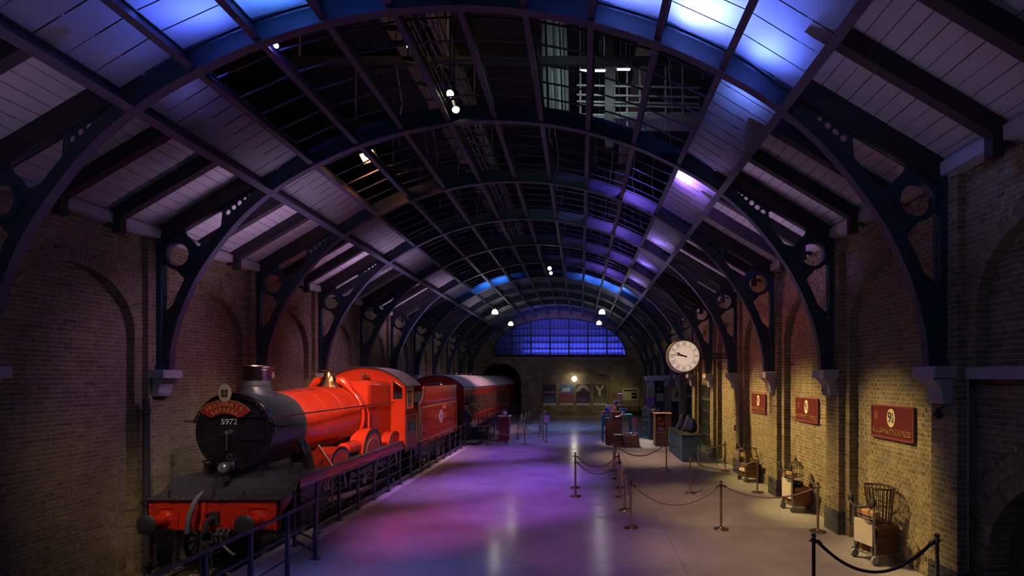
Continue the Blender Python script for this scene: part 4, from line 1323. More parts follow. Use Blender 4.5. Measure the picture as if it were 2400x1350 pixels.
# splashers over the driving wheels
WY = (11.9, 13.75, 15.42)
for s in (-1, 1):
    for i, wy in enumerate(WY):
        hh, hw = (0.36, 0.47) if i != 1 else (0.62, 0.62)
        def arc(r0, r1, n_=20): return [(wy + r0 * math.cos(PI - PI * j / n_), PLZ + r1 * math.sin(PI * j / n_)) for j in range(n_ + 1)]
        a_out = arc(hw, hh)
        m = MB().prism(a_out, *sorted((LX(s * 0.70), LX(s * 1.10))), 'yz')
        sp_ = m.build('splasher', M['red'], loco, 35)
        xf = sorted((LX(s * 1.10), LX(s * 1.112)))
        q0, q1 = arc(hw * 0.97, hh * 0.97), arc(hw * .80, hh * 0.80)
        MB().sweep([[(xf[0], a[0], a[1]), (xf[1], a[0], a[1]), (xf[1], b[0], b[1]), (xf[0], b[0], b[1])] for a, b in zip(q0, q1)]).build('nameplate' if i == 1 else 'beading', M['black'] if i != 1 else M['satin'], sp_)
        if i == 1:
            MB().prism(arc(0.40, 0.33), *sorted((LX(s * 1.10), LX(s * 1.108))), 'yz').build('face', M['maroon'], sp_)
            q0, q1 = arc(0.42, 0.35), arc(0.40, 0.33)
            MB().sweep([[(xf[0], a[0], a[1]), (xf[1], a[0], a[1]), (xf[1], b[0], b[1]), (xf[0], b[0], b[1])] for a, b in zip(q0, q1)]).build('lining', M['gold'], sp_)
            q0, q1 = arc(hw * 0.985, hh * 0.985), arc(hw * .965, hh * 0.965)
            MB().sweep([[(xf[0], a[0], a[1]), (xf[1], a[0], a[1]), (xf[1], b[0], b[1]), (xf[0], b[0], b[1])] for a, b in zip(q0, q1)]).build('rim', M['brass'], sp_)
            # raised letters too small to read on the curved plate
            m = MB()
            for j in range(15):
                t = math.radians(158 - j * 9.7)
                cy2, cz2 = wy + hw * .885 * math.cos(t), PLZ + hh * .885 * math.sin(t)
                m.box(*sorted((LX(s * 1.112), LX(s * 1.118))), cy2 - .016, cy2 + .016, cz2 - .026, cz2 + .026)
            m.build('raised_letters', M['brass'], sp_)
        else:
            q0, q1 = arc(hw * .79, hh * .79), arc(hw * .75, hh * .75)
            MB().sweep([[(xf[0], a[0], a[1]), (xf[1], a[0], a[1]), (xf[1], b[0], b[1]), (xf[0], b[0], b[1])] for a, b in zip(q0, q1)]).build('lining', M['gold'], sp_)
    # sand box and its sloping cover ahead of the first splasher
    m = MB().prism([(LX(s * 0.62), PLZ), (LX(s * 1.22), PLZ), (LX(s * 0.90), PLZ + .48), (LX(s * 0.80), PLZ + .34)], 11.28, 11.34, 'xz')
    m.cbox(*sorted((LX(s * 0.66), LX(s * 1.08))), 11.32, 11.56, PLZ, PLZ + 0.26, 0.03)
    m.prism([(11.30, PLZ), (11.62, PLZ), (11.60, PLZ + .24), (11.34, PLZ + .34)], *sorted((LX(s * .66), LX(s * .94))), 'yz')
    sb_ = m.build('sand_box', M['red'], loco)
    MB().beam((LX(s * 1.225), 11.275, PLZ + .0), (LX(s * 0.90), 11.275, PLZ + .49), 0.012, 0.02, (0, 1, 0)).build('edging', M['cream'], sb_)  # cream strip paints in the lit slanting edge
    m = MB().lathe([(0.0, 12.40), (0.12, 12.41), (0.17, 12.46), (0.17, 13.10), (0.12, 13.14), (0, 13.15)], (LX(s * 0.90), 0, PLZ + 0.20), (0, 1, 0), 24)
    m.build('reservoir', M['red'], loco, 40)
# cylinders, motion
for s in (-1, 1):
    m = MB().lathe([(0.0, 10.02), (0.20, 10.03), (0.30, 10.06), (0.30, 11.0), (0.2, 11.04), (0, 11.05)], (LX(s * 0.98), 0, 0.34), (0, 1, 0), 28)
    m.box(*sorted((LX(s * 0.64), LX(s * 1.16))), 10.12, 10.95, 0.50, PLZ - .05)
    m.build('cylinder', M['satin'], loco, 40)
    MB().beam((LX(s * 1.06), 11.05, 0.34), (LX(s * 1.06), 13.75, 0.10), 0.05, 0.10).build('connecting_rod', M['steel'], loco)
    MB().beam((LX(s * 1.0), 11.9, 0.08), (LX(s * 1.0), 15.42, 0.08), 0.045, 0.13).build('coupling_rod', M['steel'], loco)
    m = MB()
    for yy in (11.15, 11.5):
        m.tube([(LX(s * 1.10), yy - .08, PLZ - .2), (LX(s * 1.08), yy + .06, 0.10), (LX(s * 1.04), yy + .12, -0.2)], 0.025, 8)
    m.build('sand_pipe', M['copper'], loco, 50)
    MB().prism([(12.6, .55), (14.9, .55), (14.9, .62), (13.9, .74), (12.6, .62)], *sorted((LX(s * 1.02), LX(s * 1.05))), 'yz').build('leaf_spring', M['grey'], loco)
def wheel(r, n_sp, bal=True):
    """spoked wheel on the X axis"""
    m = MB().lathe([(r - .11, -.05), (r - .02, -.05), (r + .02, -.07), (r + .02, -.055), (r, .055), (r - .11, .055), (r - .11, -.05)], (0, 0, 0), (1, 0, 0), 48, cap=False)
    m.lathe([(0.0, -.07), (.13, -.07), (.15, 0), (.13, .08), (.05, .10), (0, .10)], (0, 0, 0), (1, 0, 0), 20)
    for i in range(n_sp):
        t = 2 * PI * i / n_sp
        m.beam((0, .1 * math.cos(t), .1 * math.sin(t)), (0, (r - .09) * math.cos(t), (r - .09) * math.sin(t)), 0.05, 0.05)
    me = m.mesh('driving_wheel', (0, 0, 0), 35); return me
WR = 0.85
dm = wheel(WR, 18); dm.materials.append(M['steel'])
bm_ = wheel(0.44, 10); bm_.materials.append(M['steel'])
for s in (-1, 1):
    for wy in WY:
        o = link('driving_wheel', dm, loco, (s * 0.80, wy - LY, WR)); o.rotation_euler = (random.random(), 0, 0 if s > 0 else PI)
    for wy in (9.95, 11.05):
        link('bogie_wheel', bm_, loco, (s * 0.80, wy - LY, 0.44))
m = MB()
for wy in WY + (9.95, 11.05):
    zz = RAILZ + (WR if wy in WY else 0.44)
    MB().tube([(LX(-.8), wy, zz), (LX(.8), wy, zz)], 0.08, 10).build('axle', M['satin'], loco, 50)
pass
# guard irons
m = MB()
for s in (-1, 1):
    MB().prism([(LY + .1, .35), (LY + .2, .35), (LY + .14, -.4), (LY + .04, -.45), (LY + .06, -.2)], *sorted((LX(s * .74), LX(s * .77))), 'yz').build('guard_iron', M['satin'], loco)
MB().prism([(LX(0.86), -.35), (LX(1.18), -.35), (LX(1.18), 0.2), (LX(0.86), 0.2)], LY + .95, LY + .98, 'xz').build('step_plate', M['cream'], loco)

# cab
CY0, CY1, CW = 15.75, 16.9, 1.29
EAVE, CROWN = 2.84, 3.43
def roof_arc(hw, n=24, up=0.0):
    """cab roof curve from one eave to the other"""
    R = (hw * hw + (CROWN - EAVE) ** 2) / (2 * (CROWN - EAVE)); t0 = math.asin(hw / R)
    return [(R * math.sin(-t0 + 2 * t0 * i / n), CROWN - R + R * math.cos(-t0 + 2 * t0 * i / n) + up) for i in range(n + 1)]
ra = roof_arc(CW)
outl = [(-CW, PLZ - .1)] + ra + [(CW, PLZ - .1)]
win_r = [(0.92, 2.44), (1.20, 2.44), (1.20, 2.80), (1.12, 2.86), (0.92, 3.02)]
win_l = [(-x, z) for x, z in win_r[::-1]]
me = plate_mesh([outl, win_r, win_l], 0.015)
me.transform(Matrix.Translation((0, CY0 - LY, -RAILZ)) @ Matrix.Rotation(PI / 2, 4, 'X'))
me.materials.clear(); me.materials.append(M['red'])
cf = link('cab_front', me, loco)
for w_ in (win_r, win_l):
    m = MB(); pts = [(LX(x), CY0 - .015, z) for x, z in w_]
    m.tube(pts, 0.014, 6, closed=True); m.build('window_frame', M['brass'], cf)
secs = []
for (x, z), (x2, z2) in zip(roof_arc(CW + .05), roof_arc(CW + .05, up=0.03)):
    secs.append([(LX(x), CY0 - .06, z), (LX(x), CY1 + .25, z), (LX(x2), CY1 + .25, z2), (LX(x2), CY0 - .06, z2)])
cr_ = MB().sweep(secs).build('cab_roof', M['roofgrey'], loco, 50)
secs = [[(LX(x), CY0 - .068, z - .012), (LX(x), CY0 - .058, z - .012), (LX(x2), CY0 - .058, z2 + .006), (LX(x2), CY0 - .068, z2 + .006)] for (x, z), (x2, z2) in zip(roof_arc(CW + .05), roof_arc(CW + .05, up=0.03))]
MB().sweep(secs).build('rain_strip', M['satin'], cr_)
for s in (-1, 1):
    o_ = [(CY0, PLZ - .35), (CY1, PLZ - .35), (CY1, 2.02), (CY1 - .25, 2.08), (CY1 - .34, 2.2), (CY1 - .36, 2.76), (CY1 - .28, EAVE), (CY0, EAVE)]
    h_ = [(CY0 + .14, 2.12), (CY0 + .64, 2.12), (CY0 + .64, 2.72), (CY0 + .14, 2.72)]
    me = plate_mesh([[(a - LY, b - RAILZ) for a, b in o_], [(a - LY, b - RAILZ) for a, b in h_]], 0.014)
    me.transform(Matrix.Translation((s * CW, 0, 0)) @ Matrix(((0, 0, 1, 0), (1, 0, 0, 0), (0, 1, 0, 0), (0, 0, 0, 1))))
    me.materials.clear(); me.materials.append(M['maroon'])
    cs = link('cab_side', me, loco)
    xs_ = LX(s * (CW + .016))
    m = MB(); m.tube([(xs_, a, b) for a, b in h_], 0.016, 6, closed=True)
    m.tube([(xs_, CY0 + .05, PLZ - .25), (xs_, CY1 - .05, PLZ - .25), (xs_, CY1 - .05, 1.9), (xs_, CY0 + .05, 1.9)], 0.008, 4, closed=True)
    m.build('beading', M['gold'], cs)
    MB().box(*sorted((xs_, xs_ + s * .02)), 16.05, 16.62, 1.38, 1.68).build('number_plate', M['black'], cs)
    MB().box(*sorted((xs_ + s * .018, xs_ + s * .026)), 16.05, 16.62, 1.66, 1.68).box(*sorted((xs_ + s * .018, xs_ + s * .026)), 16.05, 16.62, 1.38, 1.40).build('plate_edging', M['brass'], cs)
    MB().tube([(LX(s * (CW + .05)), CY1 + .02, PLZ - .2), (LX(s * (CW + .05)), CY1 + .02, 2.62)], 0.016, 8).build('grab_rail', M['steel'], cs)
MB().box(LX(-CW), LX(CW), CY0, CY1 + .2, PLZ - .06, PLZ - .02).build('cab_floor', M['timber'], loco)
MB().box(LX(-.8), LX(.8), CY0 + .05, CY0 + .25, PLZ, 2.7).build('backhead', M['satin'], loco)
text_on('5972', 0.16, frame((LX(CW + .036), 16.335, 1.53), (0, 1, 0), (0, 0, 1)), M['brass'], loco, 'number', 0.004, 1.1)

# ------------------------------------------------------------------ tender
T0, T1, TW = 17.2, 22.4, 1.27
ten = thing('tender', 'maroon coal tender with a round white emblem coupled behind the locomotive', 'tender', (XL, (T0 + T1) / 2, RAILZ))
MB().cbox(LX(-TW), LX(TW), T0, T1, 0.82, 2.14, 0.02).build('tank', M['maroon'], ten)
for s in (-1, 1):
    pr_ = [(T0 + .02, 2.14), (T1, 2.14), (T1, 2.80), (T0 + .62, 2.80), (T0 + .50, 2.79), (T0 + .44, 2.74), (T0 + .46, 2.62), (T0 + .40, 2.40), (T0 + .22, 2.26), (T0 + .06, 2.2)]
    m = MB().prism(pr_, *sorted((LX(s * (TW - .06)), LX(s * (TW - .02)))), 'yz')
    sd = m.build('coal_plate', M['maroon'], ten)
    m = MB()
    secs = []
    for a, z in ((TW - .02, 2.13), (TW + .02, 2.18), (TW + .03, 2.22), (TW + .01, 2.25), (TW - .03, 2.26)):
        secs.append((a, z))
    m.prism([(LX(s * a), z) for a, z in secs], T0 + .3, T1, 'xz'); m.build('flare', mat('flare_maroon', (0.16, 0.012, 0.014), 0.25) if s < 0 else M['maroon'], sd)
    MB().tube([(LX(s * (TW - .02)), a, b) for a, b in pr_[3:]], 0.015, 6).build('beading', M['cream'], sd)
    xf = LX(s * (TW + .004))
    m = MB()
    for q in ((T0 + .06, 0.90, T1 - .06, 2.06), ):
        m.tube([(xf, q[0], q[1]), (xf, q[2], q[1]), (xf, q[2], q[3]), (xf, q[0], q[3])], 0.012, 4, closed=True)
    m.build('lining', M['gold'], ten)
    MB().box(*sorted((xf, xf + s * .008)), T1 - .5, T1 - .42, 0.9, 2.06).box(*sorted((xf, xf + s * .006)), T0 + .1, T1 - .1, 1.20, 1.215).build('panel_strip', M['red'], ten)
    m = MB().lathe([(0.0, 0.0), (0.26, 0.0), (0.26, 0.012), (0.0, 0.014)], (xf, 19.87, 1.58), (s, 0, 0), 32)
    em = m.build('emblem', mat('emblem_white', (0.80, 0.74, 0.86), 0.5), ten)
    MB().lathe([(0.16, 0.014), (0.18, 0.018), (0.2, 0.014)], (xf, 19.87, 1.58), (s, 0, 0), 32, cap=False).lathe([(0.0, 0.017), (0.11, 0.014)], (xf, 19.87, 1.58), (s, 0, 0), 24).build('emblem_device', mat('emblem_violet', (0.22, 0.12, 0.45), 0.5), em)
    m = MB()
    for z in (1.50, 1.58, 1.66):
        m.box(*sorted((xf, xf + s * .006)), 19.1, 19.52, z - .012, z + .012).box(*sorted((xf, xf + s * .006)), 20.22, 20.62, z - .012, z + .012)
    m.build('emblem_bars', M['gold'], em)
    if s > 0:
        text_on('6 5 6', 0.22, frame((xf + .002, 20.35, 1.94), (0, 1, 0), (0, 0, 1)), M['cream'], ten, 'number', 0.004)
    MB().box(*sorted((LX(s * 1.0), LX(s * 1.10))), T0, T1, 0.25, 0.80).build('side_frame', M['satin'], ten)
    for wy in (18.0, 19.8, 21.6):
        link('wheel', dm if False else bm_, ten, (s * 0.80, wy - (T0 + T1) / 2, 0.44)); 
        MB().cbox(*sorted((LX(s * 1.08), LX(s * 1.2))), wy - .14, wy + .14, 0.0, 0.3, 0.03).build('axle_box', M['satin'], ten)
        m = MB()
        for j in range(4): m.box(*sorted((LX(s * 1.09), LX(s * 1.16))), wy - .5 + .1 * j, wy + .5 - .1 * j, .34 + .04 * j, .375 + .04 * j)
        m.build('leaf_spring', M['satin'], ten)
    MB().tube([(LX(s * (TW + .06)), T0 + .02, 1.0), (LX(s * (TW + .06)), T0 + .02, 2.1)], 0.016, 8).build('grab_rail', M['steel'], ten)
    MB().box(*sorted((LX(s * 1.05), LX(s * (TW + .05)))), T0 - .02, T1 + .02, 0.76, 0.83).build('footplate', M['maroon'], ten)
MB().prism([(T0 + .5, 2.14), (T1 - .2, 2.14), (T1 - .2, 2.5), (T0 + 1.5, 2.4)], LX(-TW + .1), LX(TW - .1), 'yz').build('coal_space', M['matte'], ten)
MB().tube([(LX(TW - .15), T0 + .42, 2.28), (LX(TW - .15), CY1 - .3, 2.28)], 0.015, 6).build('safety_chain', M['steel'], ten)
MB().lathe([(0.06, 0), (0.07, .02), (0.07, .1), (0.04, .12)], (LX(0.6), 22.2, 2.80), n=12).build('lamp_iron', M['brass'], ten)

# ------------------------------------------------------------------ carriages
def carriage(y0, y1, label, full):
    HW, E_, C_ = 1.30, 2.62, 3.22
    c = thing('railway_carriage', label, 'carriage', (XL, (y0 + y1) / 2, RAILZ), 'panelled carriages of the train')
    R = (HW * HW + (C_ - E_) ** 2) / (2 * (C_ - E_)); t0 = math.asin(HW / R)
    arc_ = [(R * math.sin(-t0 + 2 * t0 * i / 20), C_ - R + R * math.cos(-t0 + 2 * t0 * i / 20)) for i in range(21)]
    body = [(-HW * .96, 0.55), (-HW, 0.9), (-HW, E_)] + arc_[1:-1] + [(HW, E_), (HW, 0.9), (HW * .96, 0.55)]
    MB().prism([(LX(x), z) for x, z in body], y0, y1, 'xz').build('body', M['maroon'], c)
    secs = []
    for (x, z) in arc_:
        secs.append([(LX(x * 1.04), y0 - .03, z + .015), (LX(x * 1.04), y1 + .03, z + .015), (LX(x * 1.04), y1 + .03, z + .05), (LX(x * 1.04), y0 - .03, z + .05)])
    rf_ = MB().sweep(secs).build('roof', M['roofgrey'], c, 60)
    yy = y0 + .8
    while yy < y1 - .4:
        MB().lathe([(.03, 0), (.03, .06), (.09, .08), (.09, .12), (.02, .14)], (LX(-.15), yy, C_ + .03), n=10).build('roof_vent', M['grey'], rf_, 40)
        yy += 1.2
    if not full:
        MB().box(LX(1.04), LX(1.3), y0, y1, 0.2, 0.55).build('underframe', M['matte'], c); return c
    # end wall: edging and the gangway plate
    MB().tube([(LX(x), y0 - .012, z) for x, z in body[2:-2]], 0.02, 6).build('end_beading', M['satin'], c)
    MB().prism([(LX(-.55 + .0) + a, 2.80 + b) for a, b in [(0.95 * math.cos(t) * .58 + .55, .085 * math.sin(t)) for t in [2 * PI * i / 24 for i in range(24)]]], y0 - .05, y0 - .01, 'xz').build('gangway_plate', M['grey'], c)
    for s in (1, -1):
        xf = LX(s * (HW + .0))
        for z, h_ in ((1.22, .03), (2.30, .025), (2.56, .03), (0.92, .02)):
            MB().box(*sorted((xf, xf + s * .014)), y0, y1, z - h_ / 2, z + h_ / 2).build('moulding', M['gold'] if z in (1.22, 2.56) else M['maroon'], c)
        if s < 0: continue
        nb = int((y1 - y0) / 0.64); st = (y1 - y0) / nb
        for i in range(nb):
            a = y0 + st * i
            MB().box(xf, xf + .016, a - .03, a + .03, 0.9, 2.56).build('pillar', M['maroon'], c)
            w_ = MB().box(xf, xf + .008, a + .10, a + st - .10, 1.34, 2.22).build('window', M['glass'], c)
            m = MB().tube([(xf + .01, a + .10, 1.34), (xf + .01, a + st - .10, 1.34), (xf + .01, a + st - .10, 2.22), (xf + .01, a + .10, 2.22)], 0.018, 4, closed=True)
            m.build('window_frame', M['wood'], w_)
        for i in range(4):
            a = y0 + 1.0 + 3.6 * i
            MB().tube([(xf + .05, a, 1.1), (xf + .05, a, 1.6)], .014, 6).build('door_handle', M['brass'], c)
    MB().box(LX(-1.1), LX(1.1), y0 + .1, y1 - .1, 0.15, 0.55).build('underframe', M['matte'], c)
    MB().box(LX(1.12), LX(1.28), y0 + .1, y1 - .1, 0.22, 0.27).build('step_board', M['timber'], c)
    for wy in (y0 + 1.6, y0 + 3.6, y1 - 3.6, y1 - 1.6):
        for s in (-1, 1): link('wheel', bm_, c, (s * 0.80, wy - (y0 + y1) / 2, 0.44))
    return c
carriage(23.6, 38.8, 'maroon panelled railway carriage with gold lines standing behind the tender', True)
carriage(39.25, 49.5, 'dark railway carriage running into the tunnel in the end wall', False)
# ------------------------------------------------------------------ platform railings
def railing(name, label, pts, zr, posts_every=None):
    """flat-bar railing through pts (x, y); zr: heights of its rails"""
    r = thing(name, label, 'railing', (pts[0][0], pts[0][1], 0))
    for x, y in pts:
        m = MB().box(x - .025, x + .025, y - .025, y + .025, 0, zr[0])
        m.box(x - .07, x + .07, y - .05, y + .05, 0, 0.012)
        m.build('post', M['rail'], r)
    for i, z in enumerate(zr):
        h_ = (0.03, 0.02, 0.02, 0.09)[i] if len(zr) == 4 else (0.035, 0.025, 0.025)[i]
        for (x0, y0), (x1, y1) in zip(pts[:-1], pts[1:]):
            MB().beam((x0, y0, z), (x1, y1, z), 0.05 if i == 0 else 0.02, h_).build('top_rail' if i == 0 else 'rail', M['rail'], r)
    return r
railing('platform_railing', 'long black metal railing on the platform edge beside the locomotive wheels', [(-5.25, 9.9 + .915 * i) for i in range(15)], (1.0, 0.68, 0.40, 0.10))
railing('platform_railing', 'near black metal railing set back from the platform edge boards', [(-4.53, y) for y in (8.5, 7.69, 6.83, 6.0, 5.1)], (1.0, 0.64, 0.30))
g = thing('railing_gate', 'small black metal gate joining the two platform railings', 'gate', (-5.27, 9.16, 0))
P_, Q_ = Vector((-5.27, 9.16, 0)), Vector((-4.56, 8.58, 0))
for q in (P_, Q_):
    MB().box(q.x - .022, q.x + .022, q.y - .022, q.y + .022, 0.0, 1.04).box(q.x - .06, q.x + .06, q.y - .05, q.y + .05, 0, 0.012).build('post', M['rail'], g)
for z, h_ in ((0.98, .03), (0.58, .02), (0.30, .02), (0.10, .04)):
    MB().beam(P_ + Vector((0, 0, z)), Q_ + Vector((0, 0, z)), 0.025, h_).build('rail', M['rail'], g)

# ------------------------------------------------------------------ rope barriers
pole_m = MB().tube([(0, 0, 0.02), (0, 0, 0.93)], 0.024, 14).mesh('pole', smooth=50)
base_m = MB().lathe([(0.0, 0.0), (0.155, 0.0), (0.16, 0.006), (0.15, 0.016), (0.06, 0.032), (0.035, 0.05), (0.027, 0.07)], n=28).mesh('base', smooth=40)
fin_m = MB().lathe([(0.024, 0.0), (0.04, 0.01), (0.04, 0.04), (0.028, 0.05), (0.02, 0.07), (0.034, 0.09), (0.03, 0.115), (0.0, 0.125)], (0, 0, 0.87), n=16).mesh('finial', smooth=50)
hook_m = MB().tube([(0.03, 0, .89), (.06, 0, .89), (.065, 0, .875)], .007, 6).tube([(-0.03, 0, .89), (-.06, 0, .89), (-.065, 0, .875)], .007, 6).tube([(0, 0.03, .89), (0, .06, .89)], .007, 6).tube([(0, -0.03, .89), (0, -.06, .89)], .007, 6).mesh('hooks')
brassy = mat('post_brass', (0.50, 0.38, 0.25), 0.25, 1.0); darkpost = mat('post_gunmetal', (0.10, 0.10, 0.11), 0.3, 1.0)
def rope_post(x, y, label, dark=False, group='brass rope posts on the platform'):
    t = thing('rope_post', label, 'rope post', (x, y, 0), group)
    for nm, me in (('base', base_m), ('pole', pole_m), ('finial', fin_m), ('hooks', hook_m)):
        mm = me.copy(); mm.materials.clear(); mm.materials.append(darkpost if dark else brassy)
        link(nm, mm, t)
    return (x, y)
def rope(a, b, label, sag=0.28, dark=False, z=0.885, r=0.016):
    A, B = Vector((a[0], a[1], z)), Vector((b[0], b[1], z))
    d = (B - A); d.z = 0; d.normalize()
    A += d * 0.05; B -= d * 0.05
    pts = []
    for i in range(21):
        t = i / 20
        p = A.lerp(B, t); p.z -= sag * 4 * t * (1 - t); pts.append(p)
    o = thing('barrier_rope', label, 'rope', (A.x, A.y, z - sag), 'ropes between the posts')
    MB().tube(pts, r, 8).build('cord', M['rope_dark'] if dark else M['rope'], o, 60)
    for p, q in ((pts[0], pts[1]), (pts[-1], pts[-2])):
        MB().tube([p, p + (q - p).normalized() * .06], r * 1.5, 8).build('end_cap', brassy, o, 50)
RP = {}
def rp(key, px, base_y, label, dark=False, Y=None):
    Y = Y or FPX * CAM_H / (base_y - VY)
    RP[key] = rope_post((px - VX) * Y / FPX, Y, label, dark)
rp('n1', 1907, 0, 'dark gunmetal rope post closest to the camera', True, 6.75)
rp('n2', 2196, 0, 'bronze rope post against the near wall pier', False, 6.75)
rp('m1', 1690, 1240, 'brass rope post standing free in front of the second trolley')
rp('m2', 1917, 1246, 'brass rope post at the foot of the wall pier between the first and second trolley')
rp('a1', 1478, 1237, 'nearest brass rope post of the middle file on the platform')
rp('a2', 1465, 1195, 'second brass rope post of the middle file on the platform')
rp('a3', 1453, 1164, 'third brass rope post of the middle file on the platform')
rp('a4', 1450, 1143, 'fourth brass rope post of the middle file on the platform')
rp('a5', 1443, 1121, 'fifth brass rope post of the middle file on the platform')
rp('a6', 1438, 1103, 'last brass rope post of the middle file, before the brown trunk')
rp('b1', 1349, 1163, 'front one of two brass rope posts in the violet floor light')
rp('b2', 1348, 1143, 'rear one of two brass rope posts in the violet floor light')
rp('c1', 1618, 1155, 'brass rope post in front of the blue counter')
rp('c2', 1775, 1154, 'brass rope post at the wall pier between the second and third trolley')
rp('d1', 1562, 1102, 'brass rope post beside the open wooden display cabinet')
rp('d2', 1700, 1104, 'brass rope post at the wall pier beyond the third trolley')
rp('e1', 1145, 1043, 'pale rope post at the corner of the black fence')
rp('e2', 1230, 1043, 'brass rope post at the mouth of the queue lane by the train')
rp('e3', 1214, 1029, 'rope post just behind the mouth of the queue lane by the train')
rp('e4', 1281, 1036, 'rope post carrying the small violet notice')
rp('e5', 1273, 1031, 'rope post just left of the small violet notice')
rp('e6', 1264, 1024, 'third rope post left of the small violet notice')
for i, (px, by) in enumerate(((1223, 1006), (1233, 999), (1241, 994), (1246, 990), (1255, 985))):
    rp('f%d' % i, px, by, '%s rope post of the far left row of the queue lane' % ('first', 'second', 'third', 'fourth', 'fifth')[i])
for i, (px, by) in enumerate(((1268, 1010), (1272, 1002), (1276, 996), (1280, 991), (1286, 986))):
    rp('g%d' % i, px, by, '%s rope post of the far right row of the queue lane' % ('first', 'second', 'third', 'fourth', 'fifth')[i])
rope(RP['n1'], RP['n2'], 'dark sagging rope nearest to the camera in front of the first trolley', 0.42, True, r=.022)
rope(RP['m1'], RP['m2'], 'rope slung in front of the second trolley to the wall pier', 0.22)
rope(RP['a1'], RP['m1'], 'long rope from the nearest middle post to the free standing post', 0.40)
for a, b, n_ in (('a1', 'a2', 'first and second'), ('a2', 'a3', 'second and third'), ('a3', 'a4', 'third and fourth'), ('a4', 'a5', 'fourth and fifth'), ('a5', 'a6', 'fifth and last')):
    rope(RP[a], RP[b], 'rope between the %s post of the middle file' % n_, 0.34)
rope(RP['b1'], RP['a3'], 'front rope of the two slung across the violet floor light', 0.30)
rope(RP['b2'], RP['a4'], 'rear rope of the two slung across the violet floor light', 0.30)
rope(RP['c1'], RP['c2'], 'rope running from before the blue counter to the wall pier', 0.26)
rope(RP['d1'], RP['d2'], 'rope passing in front of the blue counter to the far wall pier', 0.18)
rope(RP['a6'], RP['d1'], 'rope in front of the brown trunks and the wooden cabinet', 0.40)
rope(RP['e1'], RP['e2'], 'pale rope from the black fence to the queue lane', 0.42)
rope(RP['e2'], RP['e4'], 'pale rope closing the mouth of the queue lane', 0.36)
rope(RP['e3'], RP['f0'], 'rope between the near posts of the left queue row', 0.36)
rope(RP['e6'], RP['g0'], 'rope between the near posts of the right queue row', 0.36)
for q, side in (('f', 'left'), ('g', 'right')):
    for i in range(4):
        rope(RP['%s%d' % (q, i)], RP['%s%d' % (q, i + 1)], '%s rope of the far %s queue row' % (('first', 'second', 'third', 'fourth')[i], side), 0.36)
x, y = RP['e4']
nt = MB().box(x - .14, x + .14, y - .05, y - .04, 0.93, 1.30)
tag(nt.build('notice', mat('notice_lilac', (0.66, 0.46, 0.74), 0.5), origin=(x, y - .045, .93)), 'small lilac notice fixed on a rope post by the train', 'notice')

# ------------------------------------------------------------------ luggage trolleys running into the wall
chrome = mat('trolley_steel', (0.62, 0.60, 0.56), 0.3, 0.9)
rubber = mat('rubber', (0.035, 0.035, 0.035), 0.6); tyre_grey = mat('tyre_grey', (0.30, 0.30, 0.32), 0.5)
panelw = mat('trolley_panel', (0.66, 0.58, 0.47), 0.5, noise=0.12, nscale=6)
def loc_part(m, name, material, root, smooth=None, parent=None):
    me = m.mesh(name, (0, 0, 0), smooth); me.materials.append(material); return link(name, me, parent or root)
def trolley(x, y, rz, label, panel_hi):
    t = thing('luggage_trolley', label, 'trolley', (x, y, 0), 'luggage trolleys running into the wall', rz)
    W = 0.21
    for s in (-1, 1):
        m = MB().tube([(0.03, s * W, 0.15), (0.0, s * W, 0.55), (0.0, s * W, 0.96)], 0.017, 8)
        loc_part(m, 'upright', chrome, t, 50)
        m = MB().tube([(0.03, s * W, 0.15), (0.36, s * W * .9, 0.13), (0.46, s * W * .8, 0.13)], 0.017, 8)
        loc_part(m, 'chassis_tube', chrome, t, 50)
        m = MB().lathe([(0.0, -.025), (.035, -.025), (.045, -.02), (.045, .02), (.035, .025), (0, .025)], (0.02, s * W, 0.075), (0, 1, 0), 18)
        wh = loc_part(m, 'wheel', chrome, t, 40)
        loc_part(MB().lathe([(.045, -.018), (.07, -.022), (.075, 0), (.07, .022), (.045, .018)], (0.02, s * W, 0.075), (0, 1, 0), 24, cap=False), 'tyre', tyre_grey, t, 50, wh)
        loc_part(MB().box(-.01, .05, s * W - .034, s * W - .028, .07, .17).box(-.01, .05, s * W + .028, s * W + .034, .07, .17), 'fork', chrome, t)
        m = MB().ball((-0.05, s * (W + .02), 1.04), 0.075, 12, 8, (0.45, 0.8, 1.15))
        loc_part(m, 'grip', rubber, t, 60)
    hp = [(0.0, -W, 0.96), (-0.05, -W - .02, 1.0), (-0.10, -W + .03, 0.98), (-0.17, -0.08, 0.95), (-0.18, 0.0, 0.945), (-0.17, 0.08, 0.95), (-0.10, W - .03, 0.98), (-0.05, W + .02, 1.0), (0.0, W, 0.96)]
    loc_part(MB().tube(hp, 0.016, 8), 'handle', rubber, t, 60)
    loc_part(MB().cbox(-0.014, 0.012, -W + .02, W - .02, 0.30, panel_hi, 0.004), 'panel', panelw, t)
    m = MB()
    for z in (panel_hi + .05, panel_hi + .10):
        m.tube([(0, -W, z), (0, W, z)], 0.006, 6)
    for q in (-.1, 0, .1):
        m.tube([(0, q, panel_hi), (0, q, panel_hi + .10)], 0.005, 6)
    loc_part(m, 'wire_guard', chrome, t)
    m = MB()
    for q in (-.14, -.05, .05, .14):
        m.tube([(0.02, q, 0.16), (0.44, q, 0.15)], 0.010, 6)
    m.tube([(0.05, -W, .13), (0.05, W, .13)], .012, 6)
    loc_part(m, 'deck', chrome, t)
    m = MB()
    for s in (-1, 1): m.tube([(0.0, s * W, 0.36), (0.22, s * W * .9, 0.14)], 0.011, 6)
    loc_part(m, 'brace', chrome, t)
    return t
